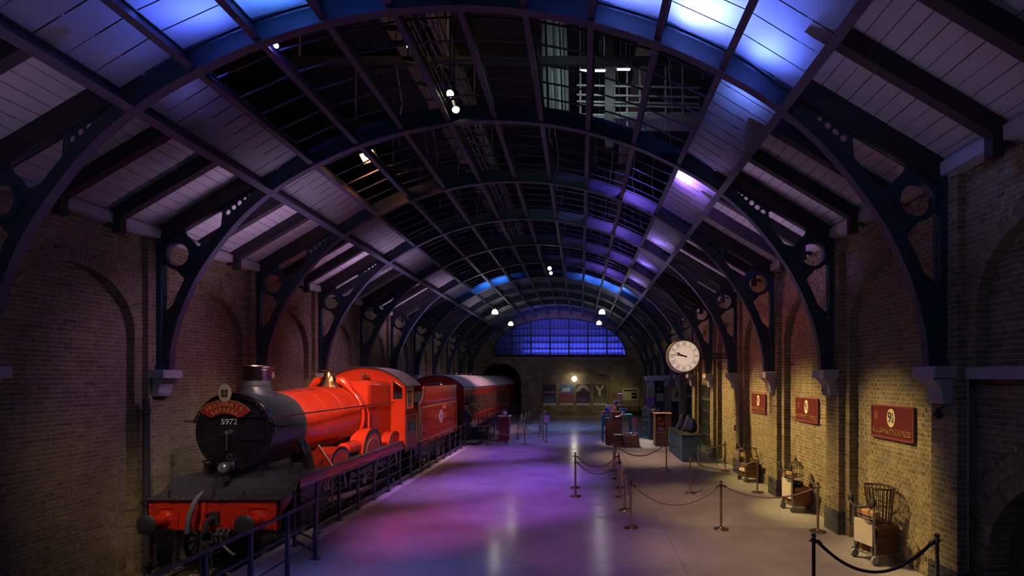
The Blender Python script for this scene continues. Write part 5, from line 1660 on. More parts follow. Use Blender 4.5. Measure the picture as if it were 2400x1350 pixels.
def trunk(name, label, root_xy, rz, x0, x1, w_, z0, z1, material, cat='trunk'):
    t = thing(name, label, cat, (root_xy[0], root_xy[1], z0), None, rz)
    h = z1 - z0
    b = loc_part(MB().cbox(x0, x1, -w_, w_, 0, h * .68, 0.015), 'body', material, t)
    loc_part(MB().cbox(x0 - .004, x1 + .004, -w_ - .004, w_ + .004, h * .69, h, 0.02), 'lid', material, t)
    for q in (-.5, .5):
        m = MB().box(x0 - .01, x1 + .01, q * w_ - .02, q * w_ + .02, -.003, h + .006)
        loc_part(m, 'strap', M['wood2'], t)
    m = MB()
    for sx_ in (x0, x1):
        for sy in (-w_, w_):
            for zz in (0.0, h - .05): m.box(sx_ - .012, sx_ + .012, sy - .012, sy + .012, zz, zz + .05)
    loc_part(m, 'corner_irons', M['brass'], t)
    loc_part(MB().tube([(x0 - .01, -.07, h * .45), (x0 - .035, -.06, h * .45), (x0 - .035, .06, h * .45), (x0 - .01, .07, h * .45)], .010, 6), 'handle', M['wicker'], t)
    return t
def slat_cage(label, xy, rz, z0):
    """tall tapering cane basket with an open rim, leaning"""
    t = thing('cane_basket', label, 'basket', (xy[0], xy[1], z0), None, rz)
    def ring_pts(z, rx, ry, cx_, n=24): return [(cx_ + rx * math.cos(a), ry * math.sin(a), z + .06 * math.cos(a) * 0) for a in [2 * PI * i / n for i in range(n)]]
    lo, hi = (0.14, 0.18, 0.34, 0.02), (0.20, 0.25, 0.33, 0.60)
    for k_, (rx, ry, cx_, z) in enumerate((lo, (0.17, 0.215, 0.335, .31), hi)):
        loc_part(MB().tube(ring_pts(z, rx, ry, cx_), 0.016 if k_ != 1 else .008, 6, closed=True), 'hoop', M['wicker'], t, 60)
    for i in range(22):
        a = 2 * PI * i / 22
        p0 = (lo[2] + lo[0] * math.cos(a), lo[1] * math.sin(a), lo[3]); p1 = (hi[2] + hi[0] * math.cos(a), hi[1] * math.sin(a), hi[3])
        loc_part(MB().beam(p0, p1, 0.014, 0.010, (math.cos(a), math.sin(a), 0)), 'slat', M['wicker'], t)
    for i in range(6):
        q = -.15 + .06 * i
        loc_part(MB().beam((.20, q, .015), (.48, q, .015), .02, .008), 'bottom_slat', M['wicker'], t)
    return t
def bird_cage(label, xy, rz, z0):
    t = thing('bird_cage', label, 'cage', (xy[0], xy[1], z0), None, rz)
    cx_, r = 0.22, 0.17
    for z, rr in ((0.0, r), (0.16, r), (0.34, r), (0.44, r * .72)):
        loc_part(MB().tube([(cx_ + rr * math.cos(a), rr * math.sin(a), z) for a in [2 * PI * i / 22 for i in range(22)]], .008, 6, closed=True), 'hoop', M['wicker'], t, 60)
    for i in range(16):
        a = 2 * PI * i / 16; c_, s_ = math.cos(a), math.sin(a)
        loc_part(MB().tube([(cx_ + r * c_, r * s_, 0), (cx_ + r * c_, r * s_, .34), (cx_ + r * .72 * c_, r * .72 * s_, .44), (cx_ + .02 * c_, .02 * s_, .50)], .004, 5), 'bar', M['wicker'], t)
    loc_part(MB().ball((cx_, 0, .53), .035, 10, 8), 'knob', M['wicker'], t, 60)
    loc_part(MB().tube([(cx_, .03 * math.cos(a), .59 + .03 * math.sin(a)) for a in [2 * PI * i / 14 for i in range(14)]], .006, 6, closed=True), 'hanging_ring', M['wicker'], t)
    loc_part(MB().lathe([(0, 0), (r, 0), (r, .015), (0, .015)], (cx_, 0, -.01), n=22), 'tray', M['wicker'], t)
    return t
def wire_crate(label, xy, rz, z0):
    t = thing('wire_crate', label, 'crate', (xy[0], xy[1], z0), None, rz)
    x0, x1, w_, h, lean = .12, .44, .20, .46, -.10
    c0 = [(x0, -w_, 0), (x1, -w_, 0), (x1, w_, 0), (x0, w_, 0)]; c1 = [(x + lean, yy, h) for x, yy, _ in c0]
    for ring_ in (c0, c1):
        loc_part(MB().tube(ring_, .014, 6, closed=True), 'frame', M['wicker'], t)
    for a, b in zip(c0, c1):
        loc_part(MB().tube([a, b], .013, 6), 'corner_post', M['wicker'], t)
    for i in range(1, 8):
        q = -w_ + 2 * w_ * i / 8
        loc_part(MB().tube([(x0, q, 0), (x0 + lean, q, h)], .005, 5), 'wire', M['wicker'], t)
        zz = h * i / 8
        loc_part(MB().tube([(x0 + lean * i / 8, -w_, zz), (x0 + lean * i / 8, w_, zz)], .005, 5), 'wire', M['wicker'], t)
        loc_part(MB().tube([(x0 + lean * i / 8, -w_, zz), (x1 + lean * i / 8, -w_, zz)], .005, 5), 'wire', M['wicker'], t)
    return t
TR = [((4.80, 8.42), 0.28, 0.72), ((4.85, 11.66), 0.16, 0.74), ((4.88, 15.0), 0.14, 0.42)]
trolley(*TR[0][0], TR[0][1], 'luggage trolley nearest the camera with cream panel and cane basket on top', 0.70)
trolley(*TR[1][0], TR[1][1], 'luggage trolley under the second wall sign with birdcage on its trunk', 0.74)
trolley(*TR[2][0], TR[2][1], 'luggage trolley farthest from the camera carrying a wire crate', 0.42)
trunk('trunk', 'dark red-brown trunk on the trolley nearest the camera', TR[0][0], TR[0][1], 0.06, 0.50, 0.22, 0.165, 0.62, mat('trunk_oxblood', (0.10, 0.03, 0.02), 0.5, noise=.3, nscale=15))
trunk('trunk', 'tan leather trunk on the trolley under the second sign', TR[1][0], TR[1][1], 0.05, 0.48, 0.22, 0.165, 0.56, M['leather'])
trunk('trunk', 'tan leather trunk on the trolley farthest from the camera', TR[2][0], TR[2][1], 0.05, 0.46, 0.22, 0.165, 0.52, M['leather'])
slat_cage('tall dark cane basket leaning on the nearest trolley', TR[0][0], TR[0][1], 0.64)
bird_cage('domed birdcage with ring on top of the second trolley', TR[1][0], TR[1][1], 0.66)
wire_crate('leaning wire crate on the farthest trolley', TR[2][0], TR[2][1], 0.54)
def small_case(label, xy, rz, z0):
    t = thing('suitcase', label, 'suitcase', (xy[0], xy[1], z0), None, rz)
    loc_part(MB().cbox(0.02, 0.15, -.17, .17, 0, .13, .012), 'body', M['wood2'], t)
    loc_part(MB().box(0.016, 0.154, -.10, -.07, 0, .134).box(0.016, 0.154, .07, .10, 0, .134), 'straps', M['leather'], t)
    loc_part(MB().tube([(0.085, -.04, .13), (.085, -.03, .155), (.085, .03, .155), (.085, .04, .13)], .006, 6), 'handle', M['leather'], t)
small_case('small light wooden case behind the handle of the nearest trolley', TR[0][0], TR[0][1], 0.74)
small_case('small light wooden case behind the handle of the second trolley', TR[1][0], TR[1][1], 0.78)
small_case('small light wooden case on the farthest trolley', TR[2][0], TR[2][1], 0.72)
px_, py_ = TR[1][0]
ct = MB().lathe([(0.0, 0), (.10, 0), (.13, .03), (.12, .05), (.14, .07), (.13, .10), (.06, .11)], (px_ + .24, py_ + .02, 0.555), n=20)
tag(ct.build('cauldron', M['matte'], origin=(px_ + .24, py_, .555), smooth=40), 'squat black pot between the trunk and the birdcage of the second trolley', 'pot')

# ------------------------------------------------------------------ wall signs
XW = X0[1] + 0.275
def wall_sign(yc, zc, w_, h_, label):
    s = thing('wall_sign', label, 'sign', (XW, yc, zc - h_ / 2), 'red enamel signs on the platform wall')
    MB().box(XW - .035, XW, yc - w_ / 2, yc + w_ / 2, zc - h_ / 2, zc + h_ / 2).build('board', M['signred'], s)
    m = MB()
    for a, b in (((yc - w_ / 2, zc - h_ / 2), (yc + w_ / 2, zc - h_ / 2)), ((yc - w_ / 2, zc + h_ / 2), (yc + w_ / 2, zc + h_ / 2)), ((yc - w_ / 2, zc - h_ / 2), (yc - w_ / 2, zc + h_ / 2)), ((yc + w_ / 2, zc - h_ / 2), (yc + w_ / 2, zc + h_ / 2))):
        m.beam((XW - .03, *a), (XW - .03, *b), 0.03, 0.03)
    m.build('frame', mat('sign_frame', (0.24, 0.07, 0.06), 0.4), s)
    oz = zc + 0.075
    MB().prism([(yc + .11 * math.cos(t), oz + .16 * math.sin(t)) for t in [2 * PI * i / 32 for i in range(32)]], XW - .042, XW - .035, 'yz').build('oval', M['cream'], s)
    fx = lambda y_, z_: frame((XW - .044, y_, z_), (0, -1, 0), (0, 0, 1))
    text_on('9', 0.26, fx(yc + .035, oz), M['matte'], s, 'numeral', .003, 0.75)
    text_on('3', 0.10, fx(yc - .05, oz + .055), M['matte'], s, 'numeral', .003)
    text_on('4', 0.10, fx(yc - .05, oz - .06), M['matte'], s, 'numeral', .003)
    MB().box(XW - .046, XW - .042, yc - .085, yc - .02, oz - .008, oz + .004).build('fraction_bar', M['matte'], s)
    text_on('HOGWARTS EXPRESS', 0.135, fx(yc, zc - .17), M['gold'], s, 'lettering', .003, 0.80)
    MB().prism([(yc + w_ / 2 - .14 + .05 * math.cos(t), oz + .02 + .085 * math.sin(t)) for t in [2 * PI * i / 20 for i in range(20)]], XW - .038, XW - .035, 'yz').build('faded_crest', mat('crest_faded', (0.26, 0.10, 0.06), .5), s)
wall_sign(8.57, 2.335, 1.14, 0.56, 'red station sign with oval number on the wall above the nearest trolley')
wall_sign(11.78, 2.345, 1.12, 0.55, 'red station sign with oval number on the wall above the second trolley')
wall_sign(14.97, 2.345, 1.12, 0.55, 'red station sign with oval number on the wall above the farthest trolley')
# small framed notice further on, and the dome camera under the near corbel
nz = thing('wall_notice', 'small pink framed notice on the wall pier beyond the third trolley', 'notice', (X0[1] - .02, 16.35, 1.3))
MB().box(X0[1] - .03, X0[1] - .0, 16.2, 16.5, 1.30, 1.72).build('frame', mat('notice_pink', (0.55, 0.30, 0.28), .5), nz)
MB().box(X0[1] - .034, X0[1] - .03, 16.24, 16.46, 1.36, 1.56).build('sheet', M['matte'], nz)
cm = thing('security_camera', 'small dark dome camera under the nearest stone corbel', 'camera', (X0[1] - .08, 7.0, 2.52))
MB().lathe([(0.0, 0), (.03, 0), (.03, .06), (.02, .08)], (X0[1] - .08, 7.0, 2.6), n=14).tube([(X0[1] - .08, 7, 2.66), (X0[1], 7, 2.7)], .015, 6).build('bracket', M['satin'], cm)
MB().ball((X0[1] - .08, 7.0, 2.58), 0.06, 14, 8).build('dome', M['black'], cm, 60)

# ------------------------------------------------------------------ platform clock
CKX, CKY, CKZ, CR = 3.37, 16.3, 3.81, 0.53
ck = thing('platform_clock', 'large round white station clock with roman numerals on a bracket arm', 'clock', (CKX, CKY, CKZ - CR))
MB().lathe([(0.50, -.17), (0.535, -.16), (0.55, -.12), (0.54, -.06), (0.52, 0), (0.54, .06), (0.55, .12), (0.535, .16), (0.50, .17)], (CKX, CKY, CKZ), (0, 1, 0), 56).build('case', mat('clock_case', (0.16, 0.12, 0.07), .4, .6), ck, 40)
dial = MB().lathe([(0.0, .172), (0.495, .172), (.5, .168)], (CKX, CKY, CKZ), (0, -1, 0), 56).build('dial', mat('clock_dial', (0.86, 0.76, 0.64), .5, emit=(1, 0.72, 0.52), estr=0.42), ck)
yf = CKY - .176
m = MB().lathe([(.315, 0), (.323, 0), (.323, .004), (.315, .004)], (CKX, yf + .004, CKZ), (0, -1, 0), 56, cap=False).lathe([(.468, 0), (.474, 0), (.474, .004), (.468, .004)], (CKX, yf + .004, CKZ), (0, -1, 0), 56, cap=False)
for i in range(60):
    t = 2 * PI * i / 60
    m.beam((CKX + .470 * math.sin(t), yf + .001, CKZ + .470 * math.cos(t)), (CKX + .492 * math.sin(t), yf + .001, CKZ + .492 * math.cos(t)), .006 if i % 5 else .012, .003, (0, 1, 0))
m.build('minute_track', M['matte'], dial)
for i, tx in enumerate(('XII', 'I', 'II', 'III', 'IIII', 'V', 'VI', 'VII', 'VIII', 'IX', 'X', 'XI')):
    t = 2 * PI * i / 12
    text_on(tx, 0.17, frame((CKX + .395 * math.sin(t), yf, CKZ + .395 * math.cos(t)), (math.cos(t), 0, -math.sin(t)), (math.sin(t), 0, math.cos(t))), M['matte'], ck, 'numeral', .003, 0.62 if len(tx) > 2 else .8)
def hand(t, ln, w_, y_, spade):
    d = Vector((math.sin(t), 0, math.cos(t))); n_ = Vector((math.cos(t), 0, -math.sin(t))); o = Vector((CKX, y_, CKZ))
    pts = [(-.09, w_ * .8), (0, w_), (ln * .55, w_ * .7)] + ([(ln * .58, w_ * 2.6), (ln * .72, w_ * .9)] if spade else []) + [(ln, 0.002)]
    prof = [o + d * a + n_ * b for a, b in pts] + [o + d * a - n_ * b for a, b in pts[::-1]]
    return MB().prism([(p.x, p.z) for p in prof], y_ - .004, y_, 'xz').build('hour_hand' if spade else 'minute_hand', M['matte'], ck)
hand(2 * PI * (9.78 / 12), 0.31, 0.022, yf - .010, True)
hand(2 * PI * (46.3 / 60), 0.47, 0.017, yf - .018, False)
m = MB()
xw = X0[1] - .03
for z in (CKZ + .07, CKZ - .07):
    m.beam((CKX + CR, CKY, z), (xw, CKY, z), .06, .035)
nb = 12
for i in range(nb):
    a = CKX + CR + (xw - CKX - CR) * i / nb; b = CKX + CR + (xw - CKX - CR) * (i + 1) / nb
    m.beam((a, CKY, CKZ - .07), (b, CKY, CKZ + .07), .02, .014, (0, 1, 0)); m.beam((a, CKY, CKZ + .07), (b, CKY, CKZ - .07), .02, .014, (0, 1, 0))
m.build('bracket_arm', mat('bracket_green', (0.02, 0.05, 0.035), .45), ck)
for s in (-1, 1):
    m = MB()
    pts = [(CKX + CR + .75 + (.10 + .18 * t) * math.cos(t * 7) * (1 - t * .35), CKY, CKZ + s * (.30 + (.10 + .10 * t) * math.sin(t * 7) * 1.0)) for t in [i / 28 for i in range(29)]]
    m.tube(pts, .014, 6); m.tube([pts[-1], (xw, CKY, CKZ + s * .5)], .014, 6)
    m.build('scroll', M['satin'], ck, 60)

# ------------------------------------------------------------------ end wall furniture
YB = END + 0.295
def poster(x0, x1, label, sky, low, art):
    a, b = at(x0, 901, YB), at(x1, 950, YB)
    t = thing('poster', label, 'poster', ((a.x + b.x) / 2, YB, b.z), 'posters on the end wall')
    MB().box(a.x, b.x, YB - .03, YB, b.z, a.z).build('board', M['white'], t)
    h = a.z - b.z
    zl, zm = b.z + h * .11, b.z + h * .46
    MB().box(a.x, b.x, YB - .036, YB - .03, zm, a.z).build('picture', sky, t)
    MB().box(a.x, b.x, YB - .036, YB - .03, zl, zm).build('text_field', low, t)
    m = MB()
    for i in range(4):
        z = zl + (zm - zl) * (.2 + .17 * i)
        m.box(a.x + .08, b.x - (.12 if i < 3 else .35), YB - .04, YB - .036, z - .015, z + .015)
    m.build('text_lines', mat('poster_text', (.42, .40, .42), .6), t)
    art(t, a.x, b.x, zm, a.z)
pm = lambda n_, c: mat('poster_' + n_, c, .55, noise=.15, nscale=4)
def art1(t, x0, x1, z0, z1):
    m = MB()
    for i in range(7):
        x = x0 + (x1 - x0) * (i + .5) / 7; m.box(x - .05, x + .05, YB - .04, YB - .036, z0 + .22, z0 + .30 + .05 * (i % 3))
    m.build('lit_skyline', mat('poster_orange', (.75, .38, .08), .5), t)
def art2(t, x0, x1, z0, z1):
    MB().prism([(x0, z0), (x1, z0), (x1, z0 + .1), (x0 + .5, z0 + .22), (x0, z0 + .16)], YB - .04, YB - .036, 'xz').build('red_bank', pm('red', (.45, .10, .10)), t)
    MB().prism([(x0 + .2, z0 + .30), (x0 + .85, z0 + .36), (x0 + .85, z0 + .68), (x0 + .2, z0 + .60)], YB - .04, YB - .036, 'xz').build('cloud', M['white'], t)
def art3(t, x0, x1, z0, z1):
    m = MB(); c = (x0 + x1) / 2
    for r in (.30, .40, .50):
        m.sweep([[(c + (r + d) * math.cos(q), yy, z0 + .35 + (r + d) * math.sin(q)) for d, yy in ((0, YB - .036), (.045, YB - .036), (.045, YB - .04), (0, YB - .04))] for q in [PI * i / 16 for i in range(17)]])
    m.build('arched_lines', M['white'], t)
def art4(t, x0, x1, z0, z1):
    c = (x0 + x1) / 2
    MB().prism([(c - .12, z0 + .02), (c + .10, z0 + .02), (c + .06, z0 + .4), (c + .40, z1 - .06), (c + .22, z1 - .06), (c, z0 + .55), (c - .22, z1 - .1), (c - .42, z1 - .1), (c - .14, z0 + .4)], YB - .04, YB - .036, 'xz').build('pale_shape', M['cream'], t)
poster(1273, 1303, 'blue poster with orange lit skyline, leftmost of four on the end wall', pm('night', (.04, .04, .14)), pm('blue', (.05, .09, .20)), art1)
poster(1312, 1344, 'poster with blue sky above a red text field, second of four', pm('sky', (.13, .22, .50)), pm('red2', (.36, .09, .10)), art2)
poster(1351, 1382, 'dark poster with white arched lines, third of four', pm('dark', (.05, .05, .06)), pm('purple', (.10, .04, .13)), art3)
poster(1391, 1421, 'poster with a pale forked shape above a green field, rightmost of four', pm('sepia', (.12, .09, .06)), pm('green', (.12, .17, .07)), art4)
a, b = at(1459, 910, END), at(1497, 938, END)
t = thing('information_board', 'cream information board with a red heading on the end wall', 'board', ((a.x + b.x) / 2, END - .02, b.z))
MB().box(a.x, b.x, END - .045, END - .004, b.z, a.z).build('panel', M['cream'], t)
MB().box(a.x + .12, b.x - .12, END - .050, END - .045, a.z - .26, a.z - .12).build('heading', M['signred'], t)
MB().box(a.x + .75, b.x - .12, END - .050, END - .045, b.z + .42, a.z - .36).box(a.x + .75, b.x - .12, END - .050, END - .045, b.z + .12, b.z + .36).build('photographs', M['matte'], t)
c = at(1346, 888, END - .25)
t = thing('globe_clock', 'small glowing white round clock hung before the end wall', 'clock', (c.x, END - .2, c.z - .2))
MB().lathe([(0.0, .05), (.15, .045), (.205, .02), (.21, 0), (.205, -.02), (.15, -.045), (0, -.05)], (c.x, END - .25, c.z), (0, 1, 0), 32).build('face', mat('clock_glow', (.9, .85, .7), .4, emit=(1, .90, .68), estr=9.0), t, 60)
MB().tube([(c.x, END - .2, c.z), (c.x, END + .3, c.z)], .02, 6).build('bracket', M['satin'], t)
# low wall and dark benches before the end wall
t = thing('bench', 'dark low bench along the end wall behind the shop stalls', 'bench', (3.6, END - .6, 0))
for zz in (.42, .55, .68):
    MB().box(2.6, 4.9, END - .35, END - .3, zz, zz + .08).build('back_slat', M['timber'], t)
MB().box(2.6, 4.9, END - .8, END - .35, .38, .44).build('seat', M['timber'], t)
for xx in (2.7, 3.7, 4.8):
    MB().box(xx - .03, xx + .03, END - .75, END - .3, 0, .76).build('leg', M['iron'], t)

# pendant lamps
glow = mat('opal_glass', (.9, .9, .9), .4, emit=(1, .96, .88), estr=14.0)
for (x_, y_, yy, lab) in ((1160, 729, 27.0, 'white dome pendant lamp, left one of the nearer pair'), (1411, 729, 27.0, 'white dome pendant lamp, right one of the nearer pair'),
                          (1197, 757, 33.7, 'white dome pendant lamp, left one of the farther pair'), (1404, 755, 33.7, 'white dome pendant lamp, right one of the farther pair')):
    p = at(x_, y_, yy)
    t = thing('pendant_lamp', lab, 'lamp', (p.x, p.y, p.z - .15), 'dome pendant lamps')
    MB().ball((p.x, p.y, p.z - .12), .17, 20, 12, (1, 1, 1.25), -0.15).build('dome', glow, t, 60)
    MB().lathe([(.05, 0), (.05, .1), (.02, .13)], (p.x, p.y, p.z + .07), n=12).build('cap', M['satin'], t)
    MB().tube([(p.x, p.y, p.z + .15), (p.x, p.y, XC * 0 + sof_z(abs(p.x - XC)) + .1)], .012, 6).build('rod', M['satin'], t)

# ------------------------------------------------------------------ shop fronts in the platform wall
def shop_door(k, n_):
    y0, y1 = pier_y(k) + .42, pier_y(k + 1) - .42
    xg = X0[1] + .26
    d = MB()
    for a, b in ((y0 - .05, y0 + .06), (y1 - .06, y1 + .05), ((y0 + y1) / 2 - .05, (y0 + y1) / 2 + .05)):
        d.box(xg, xg + .1, a, b, 0, 2.9)
    for z0, z1 in ((0, .18), (2.15, 2.27), (2.80, 2.92)):
        d.box(xg, xg + .1, y0, y1, z0, z1)
    o = structure(d.build('door_%d' % n_, mat('door_paint_%d' % n_, (.13, .13, .14), .5)))
    ym = (y0 + y1) / 2
    for a, b in ((y0 + .06, ym - .05), (ym + .05, y1 - .06)):
        MB().box(xg + .04, xg + .05, a, b, .18, 2.15).build('glass', M['glass'], o)
        MB().box(xg + .04, xg + .05, a, b, 2.27, 2.80).build('glass', M['glass'], o)
        for z in (.7, 1.2, 1.7):
            MB().box(xg + .02, xg + .06, a, b, z - .02, z + .02).build('glazing_bar', o.data.materials[0], o)
    MB().tube([(xg - .03, ym + .12, .95), (xg - .03, ym + .12, 1.35)], .014, 6).build('handle', M['brass'], o)
shop_door(4, 1); shop_door(5, 2)
structure(MB().box(X0[1] + .55, X0[1] + .6, 19.4, END, 0, 5.9).build('wall_shop', M['far_y']))

# vestibule beyond the shop with a green lit doorway
VYY = 29.0
vx0, vx1 = (1514 - VX) * VYY / FPX, X0[1] + .1
m = MB().box(vx0 + .08, vx0 + .50, VYY, VYY + .5, 0, 2.95).box(vx1 - .28, vx1, VYY, VYY + .5, 0, 2.95).box(vx0 + .5, vx1 - .28, VYY + .4, VYY + .5, 0, 2.95)
vest = structure(m.build('wall_vestibule', M['far_x']))
m = MB().cbox(vx0, vx1, VYY - .1, VYY + .5, 2.95, 3.2, .02)
for xx in (vx0 + .12, vx1 - .35):
    m.prism([(VYY - .08, 2.95), (VYY + .1, 2.95), (VYY + .1, 2.6), (VYY, 2.6), (VYY - .03, 2.75)], xx, xx + .3, 'yz')
m.build('lintel', M['stone'], vest)
dr = structure(MB().box(vx0 + .55, vx1 - .30, VYY + .3, VYY + .36, 0, 2.9).build('door_3', mat('door_green', (.015, .09, .045), .4)))
sx0, sx1 = (1539 - VX) * VYY / FPX, (1557 - VX) * VYY / FPX
t = thing('hanging_sign', 'black sign with number nine and three quarters in the green doorway', 'sign', ((sx0 + sx1) / 2, VYY + .26, 2.2))
MB().box(sx0, sx1, VYY + .24, VYY + .28, 2.25, 2.92).build('board', M['matte'], t)
text_on('9', .34, frame(((sx0 + sx1) / 2 - .08, VYY + .236, 2.46), (1, 0, 0), (0, 0, 1)), M['white'], t, 'numeral', .003)
text_on('3', .14, frame(((sx0 + sx1) / 2 + .12, VYY + .236, 2.53), (1, 0, 0), (0, 0, 1)), M['white'], t, 'numeral', .003)
text_on('4', .14, frame(((sx0 + sx1) / 2 + .12, VYY + .236, 2.39), (1, 0, 0), (0, 0, 1)), M['white'], t, 'numeral', .003)
MB().box((sx0 + sx1) / 2 + .06, (sx0 + sx1) / 2 + .18, VYY + .234, VYY + .24, 2.45, 2.465).build('fraction_bar', M['white'], t)
MB().prism([((sx0 + sx1) / 2 + a, 2.76 + b) for a, b in ((-.07, -.06), (.07, -.06), (0.0, .10))], VYY + .234, VYY + .24, 'xz').build('emblem', M['grey'], t)
t = MB().box(sx0 + .02, sx1 - .02, VYY + .25, VYY + .28, 1.75, 2.2)
tag(t.build('notice', mat('notice_green', (.45, .50, .30), .6), origin=(sx0, VYY + .26, 1.75)), 'pale green notice under the black sign in the doorway', 'notice')
a, b = at(1574, 911, 26.2), at(1592, 941, 26.2)
t = thing('poster', 'cream poster with a dark red picture beside the shop pier', 'poster', (a.x, 26.2, b.z))
MB().box(a.x, b.x, 26.2, 26.23, b.z, a.z).build('sheet', M['cream'], t)
MB().prism([(a.x + .12, b.z + .25), (b.x, b.z + .2), (b.x, a.z - .1), (a.x + .2, a.z - .18)], 26.193, 26.2, 'xz').build('picture', M['wood'], t)
MB().box(a.x - .02, b.x + .02, 26.21, 26.26, 0, b.z).build('stand_board', M['timber'], t)
# ------------------------------------------------------------------ shop stalls on the platform
def depth_of(base_y): return FPX * CAM_H / (base_y - VY)
# dark wooden crate stand with an open front
Yc = 23.05
x0, x1 = (1420 - VX) * Yc / FPX, (1458 - VX) * Yc / FPX
t = thing('display_crate', 'tall dark red-brown wooden crate stand at the corner of the stalls', 'crate', ((x0 + x1) / 2, Yc, 0))
for i in range(7):
    MB().box(x0, x1, Yc, Yc + .02, .02 + .17 * i, .17 + .17 * i).build('plank', M['wood'], t)
    MB().box(x0, x0 + .02, Yc, Yc + .7, .02 + .17 * i, .17 + .17 * i).build('plank', M['wood'], t)
MB().box(x0 + .02, x1, Yc + .02, Yc + .7, 0, 1.18).build('carcass', M['wood'], t)
MB().box(x0 - .03, x1 + .03, Yc - .03, Yc + .73, 1.19, 1.23).build('top', M['timber'], t)
MB().box(x0 + .06, x0 + .36, Yc - .012, Yc, .65, 1.1).build('door_panel', M['leather'], t)
# box of books and a hat with a horn on top
t = thing('book_box', 'small brown box with upright books on the tall crate stand', 'box', (x0 + .3, Yc + .3, 1.23))
MB().box(x0 + .18, x1 - .05, Yc + .15, Yc + .5, 1.23, 1.52).build('box', M['wood'], t)
MB().box(x0 + .2, x0 + .26, Yc + .12, Yc + .14, 1.25, 1.60).build('book', M['cream'], t)
t = thing('felt_hat', 'brown pointed felt hat on the small box', 'hat', (x0 + .42, Yc + .3, 1.52))
MB().lathe([(0.0, 0.0), (.20, 0.0), (.22, .015), (.12, .03), (.11, .10), (.07, .2), (.03, .27), (0, .28)], (x0 + .42, Yc + .3, 1.52), n=20).build('felt', M['leather'], t, 50)
tag(MB().tube([(x0 + .45, Yc + .06, 1.28), (x0 + .62, Yc + .06, 1.31), (x0 + .74, Yc + .06, 1.42), (x0 + .80, Yc + .06, 1.58)], [.05, .045, .03, .01], 10).build('horn', M['cream'], origin=(x0 + .45, Yc + .06, 1.23), smooth=60), 'curved cream horn beside the brown hat', 'horn')
# low trunks with goods
Yt = depth_of(1047) - .1
xa, xb, xc_ = (1440 - VX) * Yt / FPX, (1459 - VX) * Yt / FPX, (1498 - VX) * Yt / FPX
def slat_box(a, b, y0, dep, h, label, mats):
    t = thing('slatted_trunk', label, 'trunk', ((a + b) / 2, y0, 0), 'trunks at the foot of the stalls')
    MB().box(a + .02, b - .02, y0 + .02, y0 + dep - .02, .02, h - .02).build('body', mats[0], t)
    for i in range(3):
        MB().box(a, b, y0, y0 + dep, .03 + h * .32 * i, .03 + h * .32 * i + h * .20).build('slat', mats[1], t)
    for q in (.2, .65):
        MB().box(a + (b - a) * q, a + (b - a) * (q + .14), y0 - .012, y0 + dep + .012, 0, h + .01).build('batten', mats[2], t)
    return t
slat_box(xa, xb - .02, Yt, .6, .50, 'narrow brown slatted trunk with a green lid cloth', (M['wood'], M['wood'], M['leather']))
slat_box(xb, xc_, Yt - .1, .6, .52, 'wide brown slatted trunk with pale panels in front of the stalls', (M['timber'], M['wood'], M['leather']))
tag(MB().cbox(xa - .03, xb - .01, Yt - .02, Yt + .6, .515, .54, .005).build('lid_cloth', mat('green_cloth', (.10, .16, .08), .8), origin=(xa, Yt, .515)), 'flat green cloth on the narrow slatted trunk', 'cloth')
rk = random.Random(11)
cols_ = [(.55, .12, .20), (.50, .32, .36), (.25, .15, .40), (.60, .50, .52), (.12, .16, .5)]
cm_ = [mat('goods_%d' % i, c, .6) for i, c in enumerate(cols_)]
words = ['pink', 'rosy grey', 'violet', 'pale', 'blue']
for i in range(6):
    q = i % 5; xx = xb + .07 + (xc_ - xb - .14) * i / 5.4
    h_ = .06 + .05 * rk.random()
    t = MB().lathe([(0, 0), (.06, 0), (.07, .02), (.05, h_), (.02, h_ + .03), (0, h_ + .035)], (xx, Yt + .15 + .2 * rk.random(), .535), n=10)
    tag(t.build('souvenir', cm_[q], origin=(xx, Yt + .2, .535), smooth=50), '%s souvenir on the wide slatted trunk, number %s from the tall crate' % (words[q], ('one', 'two', 'three', 'four', 'five', 'six')[i]), 'souvenir', 'souvenirs on the wide trunk')
# teal display table with stacked boxes
Yd = depth_of(1037)
xa, xb = (1410 - VX) * Yd / FPX, (1483 - VX) * Yd / FPX
t = thing('display_table', 'teal display table heaped with boxes behind the tall crate', 'table', ((xa + xb) / 2, Yd, 0))
MB().cbox(xa, xb, Yd, Yd + .8, 1.28, 1.34, .01).build('top', M['teal'], t)
for xx in (xa + .06, xb - .06):
    for yy in (Yd + .06, Yd + .74):
        MB().box(xx - .03, xx + .03, yy - .03, yy + .03, 0, 1.28).build('leg', M['teal'], t)
MB().box(xa, xa + .5, Yd + .02, Yd + .05, .8, 1.28).build('skirt', M['teal'], t)
MB().box(xa + .05, xb - .05, Yd + .1, Yd + .7, .45, .49).build('shelf', M['teal'], t)
bxm = [mat('box_%d' % i, c, .5) for i, c in enumerate([(.04, .14, .55), (.55, .10, .16), (.65, .60, .62), (.14, .08, .30), (.02, .35, .55)])]
bw_ = ['blue', 'red', 'white', 'purple', 'cyan']
lay = [(0.02, 1.34, 1), (0.25, 1.34, 0), (0.70, 1.34, 1), (0.92, 1.34, 1), (0.16, 1.50, 0), (0.34, 1.50, 2), (0.90, 1.48, 4), (0.20, 1.64, 2), (0.38, 1.64, 2), (0.55, 1.50, 3), (0.55, 1.66, 1), (0.60, 1.82, 3), (1.05, 1.48, 0)]
pos_ = ['lower left', 'lower left-centre', 'lower centre', 'lower right', 'second-row left', 'second-row centre', 'second-row right', 'third-row left', 'third-row centre', 'middle', 'upper middle', 'topmost', 'second-row end']
